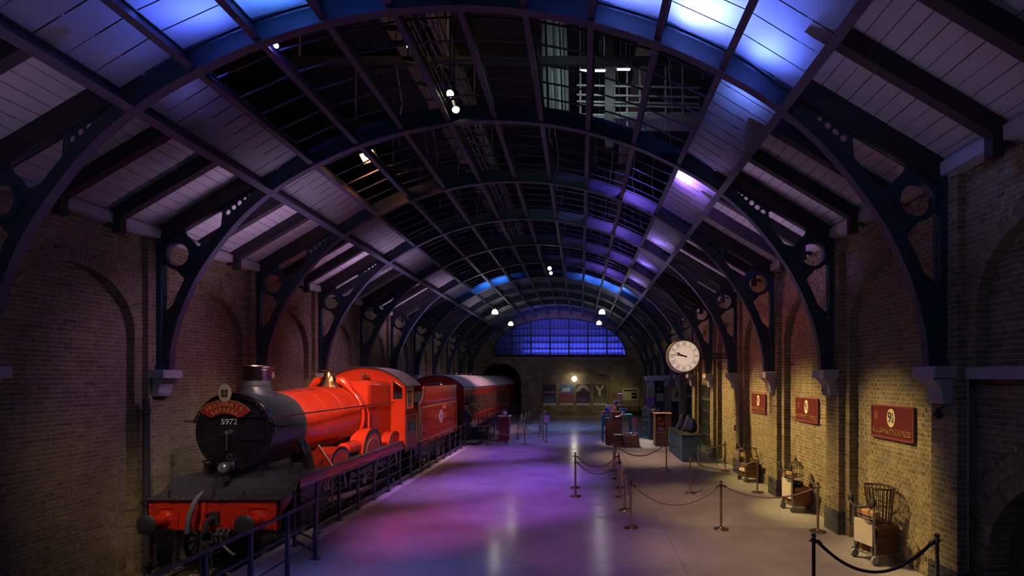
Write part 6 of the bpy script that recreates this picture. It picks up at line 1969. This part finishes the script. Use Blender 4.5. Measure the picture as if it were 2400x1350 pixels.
for (fx, z, c), pw in zip(lay, pos_):
    xx = xa + fx
    o = MB().cbox(xx, xx + .19, Yd + .15, Yd + .40, z, z + .145, .006).build('gift_box', bxm[c], origin=(xx + .1, Yd + .27, z))
    tag(o, '%s gift box in the %s place of the heap on the teal table' % (bw_[c], pw), 'box', 'boxes on the teal table')
xt = (1457 - VX) * Yd / FPX
t = thing('tiered_stand', 'slim tiered stand with a lilac top rising behind the boxes', 'stand', (xt, Yd + .55, 1.34))
MB().tube([(xt, Yd + .55, 1.34), (xt, Yd + .55, 2.35)], .02, 8).build('stem', M['satin'], t)
for z, r in ((1.75, .16), (1.95, .15), (2.12, .14), (2.28, .17)):
    MB().lathe([(0, 0), (r, 0), (r, .05), (r * .8, .06), (0, .06)], (xt, Yd + .55, z), n=16).build('tier', mat('tier_%d' % int(z * 100), (.30, .24, .42), .5), t, 40)
# pink sign on two legs
p0, p1 = at(1482, 979, 23.5), at(1494, 996, 23.5)
t = thing('sign_stand', 'small pink notice on two thin dark legs by the stalls', 'sign', ((p0.x + p1.x) / 2, 23.5, 0))
MB().box(p0.x, p1.x, 23.5, 23.53, p1.z, p0.z).build('notice', mat('notice_pink2', (.60, .22, .26), .6), t)
for xx in (p0.x + .05, p1.x - .05):
    MB().tube([(xx, 23.52, p1.z), (xx - .03, 23.52, 0)], .015, 6).build('leg', M['matte'], t)
# round tiered stand with purple header
Yr = depth_of(1027)
xr = (1521 - VX) * Yr / FPX
t = thing('round_stand', 'round teal tiered stand with a purple arched header board', 'stand', (xr, Yr, 0))
MB().tube([(xr, Yr, 0), (xr, Yr, 1.9)], .03, 8).build('stem', M['teal'], t)
for z, r in ((.05, .34), (.50, .28), (.90, .32), (1.20, .36), (1.48, .34)):
    MB().lathe([(0, 0), (r, 0), (r, .045), (0, .045)], (xr, Yr, z), n=24).build('tier', M['teal'], t)
c = at(1523, 939, Yr)
MB().prism([(c.x + a, c.z + b) for a, b in ((-.24, -.16), (.24, -.16), (.24, .04), (.14, .12), (0, .17), (-.14, .12), (-.24, .04))], Yr - .02, Yr + .02, 'xz').build('header', mat('header_purple', (.32, .10, .55), .5), t)
for i in range(6):
    a_ = PI + PI * (i % 3) / 2 + .3; z = (1.247, 1.527)[i // 3]
    q = [2, 1, 3][i % 3]
    o = MB().cbox(xr + .22 * math.cos(a_) - .06, xr + .22 * math.cos(a_) + .06, Yr + .22 * math.sin(a_) - .06, Yr + .22 * math.sin(a_) + .06, z, z + .13, .008).build('gift_tin', bxm[q], origin=(xr + .22 * math.cos(a_), Yr + .22 * math.sin(a_), z))
    tag(o, '%s gift tin on the %s tier of the round teal stand' % (bw_[q], ('middle', 'upper')[i // 3]), 'tin', 'tins on the round stand')
# navy rack with cream horns
Yn = depth_of(1031)
xn0, xn1 = (1521 - VX) * Yn / FPX, (1536 - VX) * Yn / FPX
t = thing('horn_rack', 'dark navy rack holding cream horn-shaped pieces', 'rack', ((xn0 + xn1) / 2, Yn, 0))
MB().cbox(xn0, xn1, Yn, Yn + .30, 0, 1.35, .03).build('cabinet', M['navy'], t)
MB().prism([(Yn, 1.35), (Yn + .3, 1.35), (Yn + .3, 1.52), (Yn + .2, 1.55)], xn0, xn1 + .35, 'yz').build('sloping_top', M['matte'], t)
for i, (px_, py_) in enumerate(((1533, 960), (1541, 962), (1549, 968))):
    p = at(px_, py_, Yn)
    o = MB().tube([(p.x - .08, Yn + .2, 1.52), (p.x + .04, Yn + .1, p.z - .06), (p.x + .08, Yn + .06, p.z + .06), (p.x + .10, Yn + .05, p.z + .16)], [.035, .035, .025, .006], 8)
    tag(o.build('horn', M['cream'], origin=(p.x, Yn, p.z - .18), smooth=60), '%s cream horn standing on the navy rack' % ('first', 'second', 'third')[i], 'horn', 'horns on the navy rack')
# wooden cabinet with plush toys
Yw = depth_of(1046)
xw0, xw1 = (1536 - VX) * Yw / FPX, (1574 - VX) * Yw / FPX
t = thing('display_cabinet', 'open brown wooden cabinet holding bright red soft toys', 'cabinet', ((xw0 + xw1) / 2, Yw, 0))
MB().cbox(xw0, xw1, Yw, Yw + .7, 0, .62, .01).build('base', M['wood'], t)
MB().box(xw0, xw0 + .06, Yw, Yw + .7, .62, 1.46).build('side_panel', M['wood'], t)
MB().box(xw0 + .45, xw1, Yw + .05, Yw + .7, .62, 1.46).build('side_panel', M['wood'], t)
MB().box(xw0, xw1, Yw + .6, Yw + .7, .62, 1.46).build('back_panel', M['wood'], t)
MB().cbox(xw0 - .03, xw1 + .03, Yw - .03, Yw + .73, 1.46, 1.50, .01).build('top', M['wood2'], t)
MB().box(xw0 - .01, xw0 + .5, Yw - .02, Yw + .2, .62, .66).build('ledge', M['wood2'], t)
tm = [mat('toy_%d' % i, c, .8) for i, c in enumerate([(.65, .06, .02), (.70, .16, .03), (.75, .50, .42)])]
for i in range(9):
    xx = xw0 + .16 + .11 * (i % 3); z = .70 + .24 * (i // 3)
    t = thing('soft_toy', '%s soft toy, %s of the %s row in the wooden cabinet' % (('white and red', 'red', 'orange-red')[i // 3], ('first', 'second', 'third')[i % 3], ('bottom', 'middle', 'top')[i // 3]), 'toy', (xx, Yw + .2, z - .04), 'soft toys in the wooden cabinet')
    k_ = tm[2] if i // 3 == 0 else tm[i % 2]
    MB().ball((xx, Yw + .2, z + .05), .07, 10, 8, (1, .8, 1.2)).build('body', k_, t, 60)
    MB().ball((xx, Yw + .18, z + .15), .045, 10, 8).build('head', k_, t, 60)
# blue counters with racks of bags
Yk = depth_of(1083)
xk0, xk1 = (1600 - VX) * Yk / FPX, (1637 - VX) * Yk / FPX
t = thing('sales_counter', 'slate blue panelled sales counter beside the platform wall', 'counter', ((xk0 + xk1) / 2, Yk, 0))
MB().cbox(xk0, xk1 + .1, Yk, Yk + 2.9, 0, .96, .012).build('body', M['slate'], t)
MB().cbox(xk0 - .04, xk1 + .14, Yk - .04, Yk + 2.94, .96, 1.0, .01).build('top', M['matte'], t)
for i in range(5):
    yy = Yk + .05 + .58 * i
    MB().box(xk0 - .02, xk0, yy, yy + .07, 0.02, .95).build('pilaster', M['slate'], t)
for i in range(5):
    yy = Yk + .16 + .58 * i
    MB().box(xk0 - .008, xk0, yy + .05, yy + .40, 0.12, .85).build('panel', M['slate'], t)
xm = (xk0 + xk1) / 2
for i, (px_, yy) in enumerate(((1592, Yk + 1.9), (1606, Yk + 1.1))):
    xx = (px_ - VX) * yy / FPX + .05
    t = thing('bag_rack', 'slanting rack of dark bags on the blue counter, %s one' % ('farther', 'middle')[i], 'rack', (xx, yy, 1.0))
    MB().prism([(xx - .16, 1.0), (xx + .10, 1.0), (xx + .22, 1.62), (xx + .10, 1.64)], yy, yy + .3, 'xz').build('bag', M['navy'], t)
    MB().prism([(xx - .10, 1.1), (xx + .02, 1.1), (xx + .10, 1.5), (xx + .04, 1.5)], yy - .01, yy, 'xz').build('badge', mat('badge_%d' % i, (.10, .09, .22), .5), t)
yy = Yk + .35; xx = (1618 - VX) * yy / FPX
t = thing('backpack', 'dark backpack with a bright blue oval front on the near end of the counter', 'bag', (xx, yy, 1.0))
MB().ball((xx + .08, yy + .16, 1.30), .30, 18, 12, (.75, .5, 1.0)).build('body', M['matte'], t, 60)
MB().prism([(xx - .03 + .13 * math.cos(q), 1.36 + .22 * math.sin(q)) for q in [2 * PI * i / 24 for i in range(24)]], yy - .03, yy + .02, 'xz').build('front_patch', mat('patch_blue', (.03, .08, .55), .5), t)
m = MB()
for i in range(5): m.box(xx - .08, xx + .02, yy - .036, yy - .03, 1.24 + .06 * i, 1.265 + .06 * i)
m.build('patch_print', mat('print_pink', (.50, .15, .40), .5), t)
tag(MB().tube([(xx + .22, yy, 1.45), (xx + .42, yy - .05, 1.18)], .012, 6).build('rod', M['steel'], origin=(xx + .3, yy, 1.1)), 'thin pale rod leaning on the blue-fronted backpack', 'rod')
# clear panel on the platform near the counter
t = thing('glass_screen', 'low clear screen with steel edges standing beside the blue counter', 'screen', (4.45, 17.3, 0))
MB().box(4.10, 4.75, 17.3, 17.315, .02, .75).build('pane', clear_mat('clear_sheet'), t)
MB().box(4.08, 4.11, 17.29, 17.33, 0, .78).box(4.74, 4.77, 17.29, 17.33, 0, .78).build('edges', M['steel'], t)

# ------------------------------------------------------------------ fence, steps and desk by the train
t = thing('iron_fence', 'black iron fence of thin upright bars beside the carriage', 'fence', (-4.3, 23.6, 0))
A_, B_ = Vector((-5.05, 24.6, 0)), Vector((-3.42, 23.3, 0))
nbar = 15
for i in range(nbar + 1):
    p = A_.lerp(B_, i / nbar)
    big = i in (0, 5, 10, nbar)
    m = MB().box(p.x - (.025 if big else .011), p.x + (.025 if big else .011), p.y - .012, p.y + .012, 0, 1.32 if big else 1.25)
    if big: m.ball((p.x, p.y, 1.35), .04, 8, 6)
    m.build('bar', M['rail'], t)
for z in (.10, 1.12):
    MB().beam(A_ + Vector((0, 0, z)), B_ + Vector((0, 0, z)), .02, .04).build('rail', M['rail'], t)
t = thing('iron_fence', 'long low black fence running back along the train to the end wall', 'fence', (-4.95, 30, 0))
for i in range(40):
    yy = 26.5 + .36 * i
    MB().box(-4.96, -4.94, yy - .01, yy + .01, 0, 1.1).build('bar', M['rail'], t)
for z in (.1, 1.08):
    MB().box(-4.965, -4.935, 26.5, 40.6, z, z + .04).build('rail', M['rail'], t)
t = thing('boarding_steps', 'dark steps with sloping brass handrails up to the carriage door', 'steps', (-5.1, 25.3, 0))
for i in range(3):
    MB().box(-5.45 + .0, -5.42 + .0 + .28 * (3 - i), 25.0, 26.2, .0 + .2 * i, .2 + .2 * i).build('step', M['timber'], t)
for yy in (25.0, 26.2):
    MB().tube([(-5.40, yy, 1.75), (-4.55, yy, 1.12)], .022, 8).build('handrail', M['brass'], t)
    MB().tube([(-4.55, yy, 0), (-4.55, yy, 1.12)], .022, 8).build('newel', M['rail'], t)
# desk with a hat
p = at(1181, 1000, 24.6)
t = thing('ticket_desk', 'small dark red draped desk behind the black fence', 'desk', (p.x, 24.6, 0))
MB().cbox(p.x - .27, p.x + .27, 24.6, 25.1, 0, 1.18, .02).build('body', M['maroon'], t)
MB().cbox(p.x - .32, p.x + .32, 24.56, 25.14, 1.18, 1.23, .01).build('top', M['cream'], t)
t = thing('straw_hat', 'pale round hat lying on the dark red desk', 'hat', (p.x, 24.8, 1.23))
MB().lathe([(0, 0), (.20, 0), (.205, .012), (.12, .025), (.115, .20), (.10, .22), (0, .225)], (p.x, 24.8, 1.232), n=22).build('felt', M['cream'], t, 50)
MB().lathe([(.122, .03), (.124, .03), (.124, .07), (.120, .07)], (p.x, 24.8, 1.232), n=22, cap=False).build('band', M['matte'], t)

# ------------------------------------------------------------------ railway guard in uniform
PX, PYY = -5.33, 23.25
pb = thing('step_block', 'low dark platform block under the uniformed guard', 'block', (PX + .15, PYY, 0))
MB().cbox(PX - .2, PX + .62, PYY - .35, PYY + .45, 0, .13, .01).build('box', M['timber'], pb)
MB().box(PX - .19, PX + .61, PYY - .34, PYY + .44, .13, .14).build('tread', M['grey'], pb)
BZ0 = .14
J = {  # joints: x to the figure's left, y forward, z up; radii
    'pel': ((0, 0, .96), (.155, .115)), 'wai': ((0, .01, 1.10), (.145, .11)), 'che': ((0, .0, 1.30), (.185, .125)), 'nek': ((0, -.01, 1.47), (.10, .09)),
    'ne2': ((0, .0, 1.54), (.058, .06)), 'hed': ((0, .02, 1.64), (.078, .098)), 'top': ((0, .015, 1.74), (.070, .085)),
    'hl': ((.10, 0, .88), (.095, .10)), 'kl': ((.105, .02, .50), (.068, .072)), 'al': ((.105, -.01, .10), (.052, .058)), 'tl': ((.115, .13, .045), (.045, .04)),
    'hr': ((-.10, 0, .88), (.095, .10)), 'kr': ((-.105, .015, .50), (.068, .072)), 'ar': ((-.11, -.02, .10), (.052, .058)), 'tr': ((-.13, .12, .045), (.045, .04)),
    'sl': ((.20, -.01, 1.39), (.075, .075)), 'el': ((.26, -.03, 1.12), (.055, .055)), 'wl': ((.235, .07, .89), (.040, .042)),
    'sr': ((-.20, -.01, 1.39), (.075, .075)), 'er': ((-.26, -.03, 1.12), (.055, .055)), 'wr': ((-.235, .08, .90), (.040, .042)),
    'pl': ((.225, .10, .80), (.034, .045)), 'pr': ((-.225, .11, .81), (.034, .045)),
}
E = [('pel', 'wai'), ('wai', 'che'), ('che', 'nek'), ('nek', 'ne2'), ('ne2', 'hed'), ('hed', 'top'), ('pel', 'hl'), ('hl', 'kl'), ('kl', 'al'), ('al', 'tl'), ('pel', 'hr'), ('hr', 'kr'), ('kr', 'ar'), ('ar', 'tr'),
     ('che', 'sl'), ('sl', 'el'), ('el', 'wl'), ('wl', 'pl'), ('che', 'sr'), ('sr', 'er'), ('er', 'wr'), ('wr', 'pr')]
for s, pk in ((1, 'pl'), (-1, 'pr')):
    bx_, by_, bz_ = J[pk][0]
    for f in range(4):
        k1, k2 = '%sf%d' % (pk, f), '%sg%d' % (pk, f)
        off = -.030 + .020 * f
        ln_ = (.040, .048, .046, .036)[f]
        J[k1] = ((bx_ - s * .005, by_ + off + .012, bz_ - .055), (.0095, .0095)); J[k2] = ((bx_ - s * .018, by_ + off + .018, bz_ - .055 - ln_), (.008, .008)); E += [(pk, k1), (k1, k2)]
    k1, k2 = pk + 't1', pk + 't2'
    J[k1] = ((bx_ - s * .012, by_ + .045, bz_ - .005), (.011, .011)); J[k2] = ((bx_ - s * .02, by_ + .060, bz_ - .045), (.009, .009)); E += [(pk, k1), (k1, k2)]
names = list(J)
me = bpy.data.meshes.new('guard_skeleton')
me.from_pydata([J[n_][0] for n_ in names], [(names.index(a), names.index(b)) for a, b in E], [])
tmp = bpy.data.objects.new('guard_skeleton', me); COL.objects.link(tmp)
md = tmp.modifiers.new('skin', 'SKIN'); 
for i, n_ in enumerate(names):
    sv_ = me.skin_vertices[0].data[i]; sv_.radius = J[n_][1]; sv_.use_root = (n_ == 'pel')
sd = tmp.modifiers.new('sub', 'SUBSURF'); sd.levels = 2; sd.render_levels = 2
bpy.context.view_layer.update()
bm2 = bpy.data.meshes.new_from_object(tmp.evaluated_get(bpy.context.evaluated_depsgraph_get()))
bpy.data.objects.remove(tmp)
for q in (M['navy'], M['skin'], M['black']): bm2.materials.append(q)
for p_ in bm2.polygons:
    c_ = p_.center; p_.use_smooth = True
    if c_.z > 1.50 or (c_.z < .875 and abs(c_.x) > .18): p_.material_index = 1
    elif c_.z < .09: p_.material_index = 2
guard = thing('person', 'person in dark navy uniform and peaked cap standing by the carriage end', 'person', (PX, PYY, BZ0), None, math.radians(-118))
link('body', bm2, guard)
def gp(m, name, material, smooth=50): 
    me_ = m.mesh(name, (0, 0, 0), smooth); me_.materials.append(material); return link(name, me_, guard)
cap = gp(MB().lathe([(.092, 1.70), (.096, 1.75), (.125, 1.79), (.128, 1.81), (.10, 1.825), (0, 1.83)], (0, .012, 0), n=24), 'cap', M['navy'])
gp(MB().prism([(.085 * math.sin(a) , .07 + .085 * math.cos(a) * 1.0) for a in [-1.5 + 3.0 * i / 12 for i in range(13)]], 1.695, 1.705, 'xy'), 'cap_peak', M['black'])
gp(MB().ball((0, -.005, 1.655), .088, 16, 10, (.98, 1.12, 1.05)).v and MB().lathe([(.083, 1.60), (.09, 1.64), (.092, 1.70)], (0, -.012, 0), n=18, a0=PI * .05, a1=PI * .95, ref=(-1, 0, 0), cap=False), 'hair', M['hair'])
gp(MB().ball((0, .118, 1.635), .016, 8, 6, (.8, 1, 1.3)), 'nose', M['skin'])
for s in (-1, 1):
    gp(MB().ball((s * .085, .01, 1.635), .02, 8, 6, (.4, .8, 1.3)), 'ear', M['skin'])
    gp(MB().ball((s * .032, .105, 1.66), .010, 8, 6, (1.2, .6, .8)), 'eye', M['matte'])
gp(MB().box(-.025, .025, .108, .114, 1.592, 1.598), 'mouth', M['maroon'])
secs = []
for z, rx, ry in ((.74, .185, .135), (.90, .178, .132), (1.06, .160, .122), (1.20, .172, .126), (1.34, .195, .132), (1.43, .15, .11)):
    secs.append([(rx * math.cos(a), ry * math.sin(a), z) for a in [2 * PI * i / 24 for i in range(24)]])
coat = gp(MB().sweep(secs), 'coat', M['navy'])
gp(MB().prism([(-.045, 1.44), (.045, 1.44), (0, 1.24)], .118, .134, 'xz'), 'shirt_front', M['white'])

# ------------------------------------------------------------------ lighting rig above the open roof
tz = 9.75
t = thing('lighting_truss', 'dark steel lattice lighting truss hung above the open roof strips', 'truss', (-2.95, 12, tz))
for dx in (-.18, .18):
    for dz in (0, .36):
        MB().tube([(-2.95 + dx, 5.5, tz + dz), (-2.95 + dx, 25, tz + dz)], .024, 6).build('chord', M['grey'], t)
for i in range(48):
    y0 = 5.5 + .4 * i; y1 = y0 + .4
    m = MB()
    for dx in (-.18, .18):
        m.tube([(-2.95 + dx, y0, tz if i % 2 else tz + .36), (-2.95 + dx, y1, tz + .36 if i % 2 else tz)], .011, 5)
    m.tube([(-3.13, y0, tz if i % 2 else tz + .36), (-2.77, y1, tz if i % 2 else tz + .36)], .011, 5)
    m.build('lacing', M['grey'], t)
lens_w = mat('lamp_lens', (.9, .85, .75), .3, emit=(1, .88, .66), estr=6.0)
def par_can(px_, py_, Y, label, aim=(0.25, -0.6, -1), r=.10, est=lens_w):
    p = at(px_, py_, Y); d = Vector(aim).normalized()
    t = thing('stage_lamp', label, 'lamp', p, 'stage lamps above the roof')
    MB().lathe([(r * .45, -.34), (r * .75, -.30), (r * .95, -.16), (r, 0), (r * 1.05, .02), (r * .95, .025)], p, d, 18, cap=False).lathe([(0, -.345), (r * .45, -.34)], p, d, 18).build('can', M['satin'], t, 40)
    MB().lathe([(0, 0.0), (r * .93, 0.0)], p, d, 18).build('lens', est, t)
    MB().tube([p - d * .15 + Vector((-r * 1.1, 0, 0)), p - d * .15 + Vector((-r * 1.1, 0, .2)), p - d * .15 + Vector((r * 1.1, 0, .2)), p - d * .15 + Vector((r * 1.1, 0, 0))], .012, 6).tube([p - d * .15 + Vector((0, 0, .2)), Vector((p.x - d.x * .15, p.y - d.y * .15, 10.95))], .012, 6).build('yoke', M['satin'], t)
par_can(1055, 220, 9.9, 'bright round stage lamp facing the viewer above the second arch', (0.3, -1, -.55), .075)
par_can(1068, 256, 9.9, 'black stage lamp pointing down just over the second arch', (0.35, -.5, -1), .08)
lens_s = mat('lamp_lens_soft', (.9, .85, .75), .3, emit=(1, .86, .70), estr=3.0)
for i, (a, b, Y) in enumerate(((938, 68, 8.6), (953, 104, 8.8), (980, 141, 9.1), (1013, 200, 9.5))):
    par_can(a, b, Y, '%s small stage lamp of the row climbing the lighting truss' % ('first', 'second', 'third', 'fourth')[i], (.9, -.25, -.25), .055, lens_s)
par_can(1288, 629, 22.0, 'upper one of two small bright stage lamps near the far arches', (.1, -1, -.3), .09)
par_can(1291, 640, 22.0, 'lower one of two small bright stage lamps near the far arches', (.3, -1, -.5), .08)
par_can(1143, 458, 14.5, 'small bright stage lamp over the third arch near the roof middle', (.9, -.4, -.3), .06, lens_s)
# warm floodlight with twelve cells
p = at(863, 367, 11.4)
t = thing('flood_light', 'orange glowing floodlight of small square cells above the roof', 'lamp', p)
d = Vector((.15, -1, -.5)).normalized(); ux = Vector((.94, .1, .42)).normalized(); uz = d.cross(ux).normalized()
MB().beam(p - ux * .18 - d * .085, p + ux * .18 - d * .085, .14, .24, uz).build('housing', M['matte'], t)
cell_m = mat('flood_cell', (.9, .6, .3), .4, emit=(1, .58, .22), estr=14.0)
for i in range(3):
    for j in range(4):
        q = p + ux * (.11 * (i - 1)) + uz * (.05 * (j - 1.5)) - d * .004
        MB().hexa([q - ux * .042 - uz * .02, q + ux * .042 - uz * .02, q + ux * .042 + uz * .02, q - ux * .042 + uz * .02, q - ux * .042 - uz * .02 + d * .01, q + ux * .042 - uz * .02 + d * .01, q + ux * .042 + uz * .02 + d * .01, q - ux * .042 + uz * .02 + d * .01]).build('cell', cell_m, t)
spot('flood_beam', p + d * .1, p + d * 2 + Vector((0, 3.5, -1.0)), 220, (1, .30, .10), 120, .8)
# small blue lamp clamped to the nearest arch
p = at(647, 107, 7.25)
t = thing('clamp_lamp', 'tiny glowing blue lamp clamped to the nearest arch', 'lamp', p)
MB().ball(p, .035, 12, 8).build('bulb', mat('blue_glow', (.3, .3, 1), .4, emit=(.25, .22, 1), estr=25.0), t, 60)
MB().lathe([(.03, 0), (.04, .05), (.02, .12)], p + Vector((0, .02, .02)), (0, .3, 1), 12).build('holder', M['matte'], t)
# fluorescent tubes, service pipes and a gallery beyond the roof
tube_m = mat('tube_glow', (.9, 1, .95), .4, emit=(.80, 1, .92), estr=9.0)
for i, (a, b, yy_) in enumerate(((1360, 1418, 166), (1446, 1476, 163))):
    p, q = at(a, yy_, 13.4), at(b, yy_, 13.4)
    t = thing('tube_light', '%s fluorescent tube on the studio gallery above the roof' % ('long', 'short')[i], 'lamp', p)
    MB().tube([p, q], .022, 10).build('tube', tube_m, t, 60)
    MB().box(p.x - .03, q.x + .03, 13.40, 13.45, p.z + .03, p.z + .06).build('batten', M['grey'], t)
    MB().tube([(p.x + .1, 13.42, p.z + .1), (p.x + .1, 13.42, 13.65)], .01, 5).tube([(q.x - .1, 13.42, p.z + .1), (q.x - .1, 13.42, 13.65)], .01, 5).build('hanger', M['grey'], t)
area('gallery_light', at(1420, 180, 13.2), at(1400, 300, 15), 8, (.75, 1, .9), 1.2, .2)
area('gallery_light', at(1340, 120, 11.0), at(1310, 160, 13), 6, (.75, 1, .9), .5, .5)
t = thing('service_pipes', 'bundle of pale upright service pipes above the roof', 'pipes', at(1310, 250, 12.6))
for i, px_ in enumerate((1278, 1290, 1297, 1305, 1312, 1322, 1330)):
    b = at(px_, 262, 12.6 + .08 * (i % 3)); a = Vector((b.x - .12, b.y, 13.62))
    MB().tube([a, b], .03 if i % 2 else .05, 8).build('pipe', mat('pipe_paint_%d' % i, (.45, .5, .48), .4) if i % 3 else M['grey'], t, 60)
t = thing('service_gallery', 'steel gallery with rails and posts beyond the open roof', 'gallery', at(1420, 280, 14.2))
for yy_ in (200, 222, 238, 246, 272, 300):
    a, b = at(1352, yy_, 14.2), at(1640, yy_ + 6, 14.2)
    MB().tube([a, b], .03 if yy_ != 272 else .07, 6).build('rail', M['grey'], t)
for px_ in (1360, 1385, 1425, 1440, 1470, 1500, 1560, 1600):
    q_ = at(px_, 146, 14.25)
    MB().tube([Vector((q_.x, q_.y, 13.65)) if px_ < 1390 else q_, at(px_, 300, 14.25)], .03, 6).build('post', M['grey'], t)
MB().box(at(1428, 0, 14).x - .12, at(1428, 0, 14).x + .12, 14.0, 14.2, 9.6, 12.6).build('column', M['timber'], t)
MB().box(at(1440, 0, 15).x, 4.6, 14.3, 15.3, at(0, 262, 14.3).z - .06, at(0, 262, 14.3).z).build('floor_grid', M['grey'], t)
for i, (xx, zz, w_) in enumerate(((-4.9, 11.9, .5), (-3.9, 12.2, .35), (1.6, 12.3, .5))):
    t = MB().box(xx, xx + w_, 6, 34, zz, zz + .35)
    tag(t.build('air_duct', mat('duct_%d' % i, (.20, .15, .11), .6), origin=(xx, 20, zz)), ('wide brown air duct over the left of the roof', 'narrow brown air duct over the left of the roof', 'brown air duct over the right of the roof')[i], 'duct')
for i in range(7):
    yy_ = 9.3 + 3.1 * i
    t = thing('steel_joist', 'grey steel joist crossing above the roof, %s from the front' % ORD[i].replace(' nearest', '').replace('nearest', 'first'), 'joist', (-1.5, yy_, 10.9), 'steel joists above the roof')
    MB().box(-8, 5, yy_ - .05, yy_ + .05, 10.9, 11.1).build('beam', M['matte'], t)
    for xx in (-7, -3.3, .6, 4.4):
        MB().tube([(xx, yy_, 11.1), (xx, yy_, 13.6)], .02, 5).build('hanger', M['grey'], t)
    for j, xx in enumerate((-4.6, -3.9, -.8, .9, 1.6, 2.2)):
        MB().tube([(xx, yy_, 10.9), (xx + .12, yy_ + .1, 10.0), (xx + .02, yy_, 9.2), (xx + .1, yy_, 8.9 - .2 * (j % 2))], .012, 5).build('cable', M['grey'], t)
# ------------------------------------------------------------------ coloured battens laid over the roof sheets
def over(i, Y, up):
    a, b = pur_pt(i, .32), pur_pt(i + 1, .32)
    return Vector(((a[0] + b[0]) / 2 + (a[2] + b[2]) / 2 * up, Y, (a[1] + b[1]) / 2 + (a[3] + b[3]) / 2 * up))
SKY = (.10, .22, 1.0)
for i, pw, c in ((-4, 17, (.08, .14, 1)), (-3, 30, (.07, .22, 1)), (-2, 10, (.05, .16, 1)), (-5, .5, (.15, .18, 1)), (1, 4, (.05, .16, 1)), (2, 40, (.14, .22, 1)), (3, 60, (.15, .22, 1)), (4, 26, (.10, .17, 1))):
    area('sheet_batten', over(i, 6.55, .38), over(i, 6.25, 0), pw, c, .7, .12)
area('sheet_batten', over(4, 7.45, .35), over(4, 7.8, 0), 9, (.14, .24, 1), .7, .1)
area('sheet_batten', over(-5, 7.45, .35), over(-5, 7.8, 0), .8, (.2, .2, 1), .7, .1)
area('sheet_batten', over(4, 11.0, .30) + Vector((-.35, 0, .12)), over(4, 11.0, 0) + Vector((-.2, 0, 0)), 36, (.30, .14, 1), .25, .25)
for k, pw in ((2, 5), (3, 5), (4, 4)):
    area('sheet_batten', over(4, pier_y(k) + 2.6, .3), over(4, pier_y(k) + 2.4, 0), pw, (.3, .18, 1), .7, .1)
# blue battens shining along the purlins beyond the nearest arch
for i in (-3, -4):
    x, z, nx, nz = pur_pt(i, .34)
    spot('purlin_batten', (x + .10, 7.12, z + .02), (x - .02, 8.6, z - .18), 14, (.10, .12, 1), 60, .9, .03)
spot('duct_lamp', (-2.6, 9.0, 10.6), (-4.4, 12.5, 12.0), 120, (1, .55, .34), 90, 1.0)  # unseen warm fill added to brighten the ducts
# violet and blue lamps between the roof strips
for (x_, y_, z_), pw, c in (((1.6, 11.4, 8.5), 170, (.25, .12, 1)), ((1.4, 14.6, 8.7), 120, (.28, .12, 1)), ((1.4, 20.6, 8.6), 150, (.28, .12, 1)), ((1.9, 17.6, 8.5), 80, (.28, .12, 1))):
    spot('strip_lamp', (x_, y_, z_), (x_ - .3, y_ + 2.2, z_ - 1.0), pw, c, 110, 1.0)
for x_ in (-5.0, -4.2, .4, 1.3, 2.1):
    area('far_batten', (x_, 24.9, sof_z(abs(x_ - XC)) + .55), (x_, 25.6, sof_z(abs(x_ - XC)) + .2), 22, (.05, .22, 1), .6, .1)
for y_ in (36.5, 39.5):
    area('far_wash', (XC, y_, 7.0), (XC, y_ + .6, 8.4), 26, (.20, .14, 1), 5.0, .3)
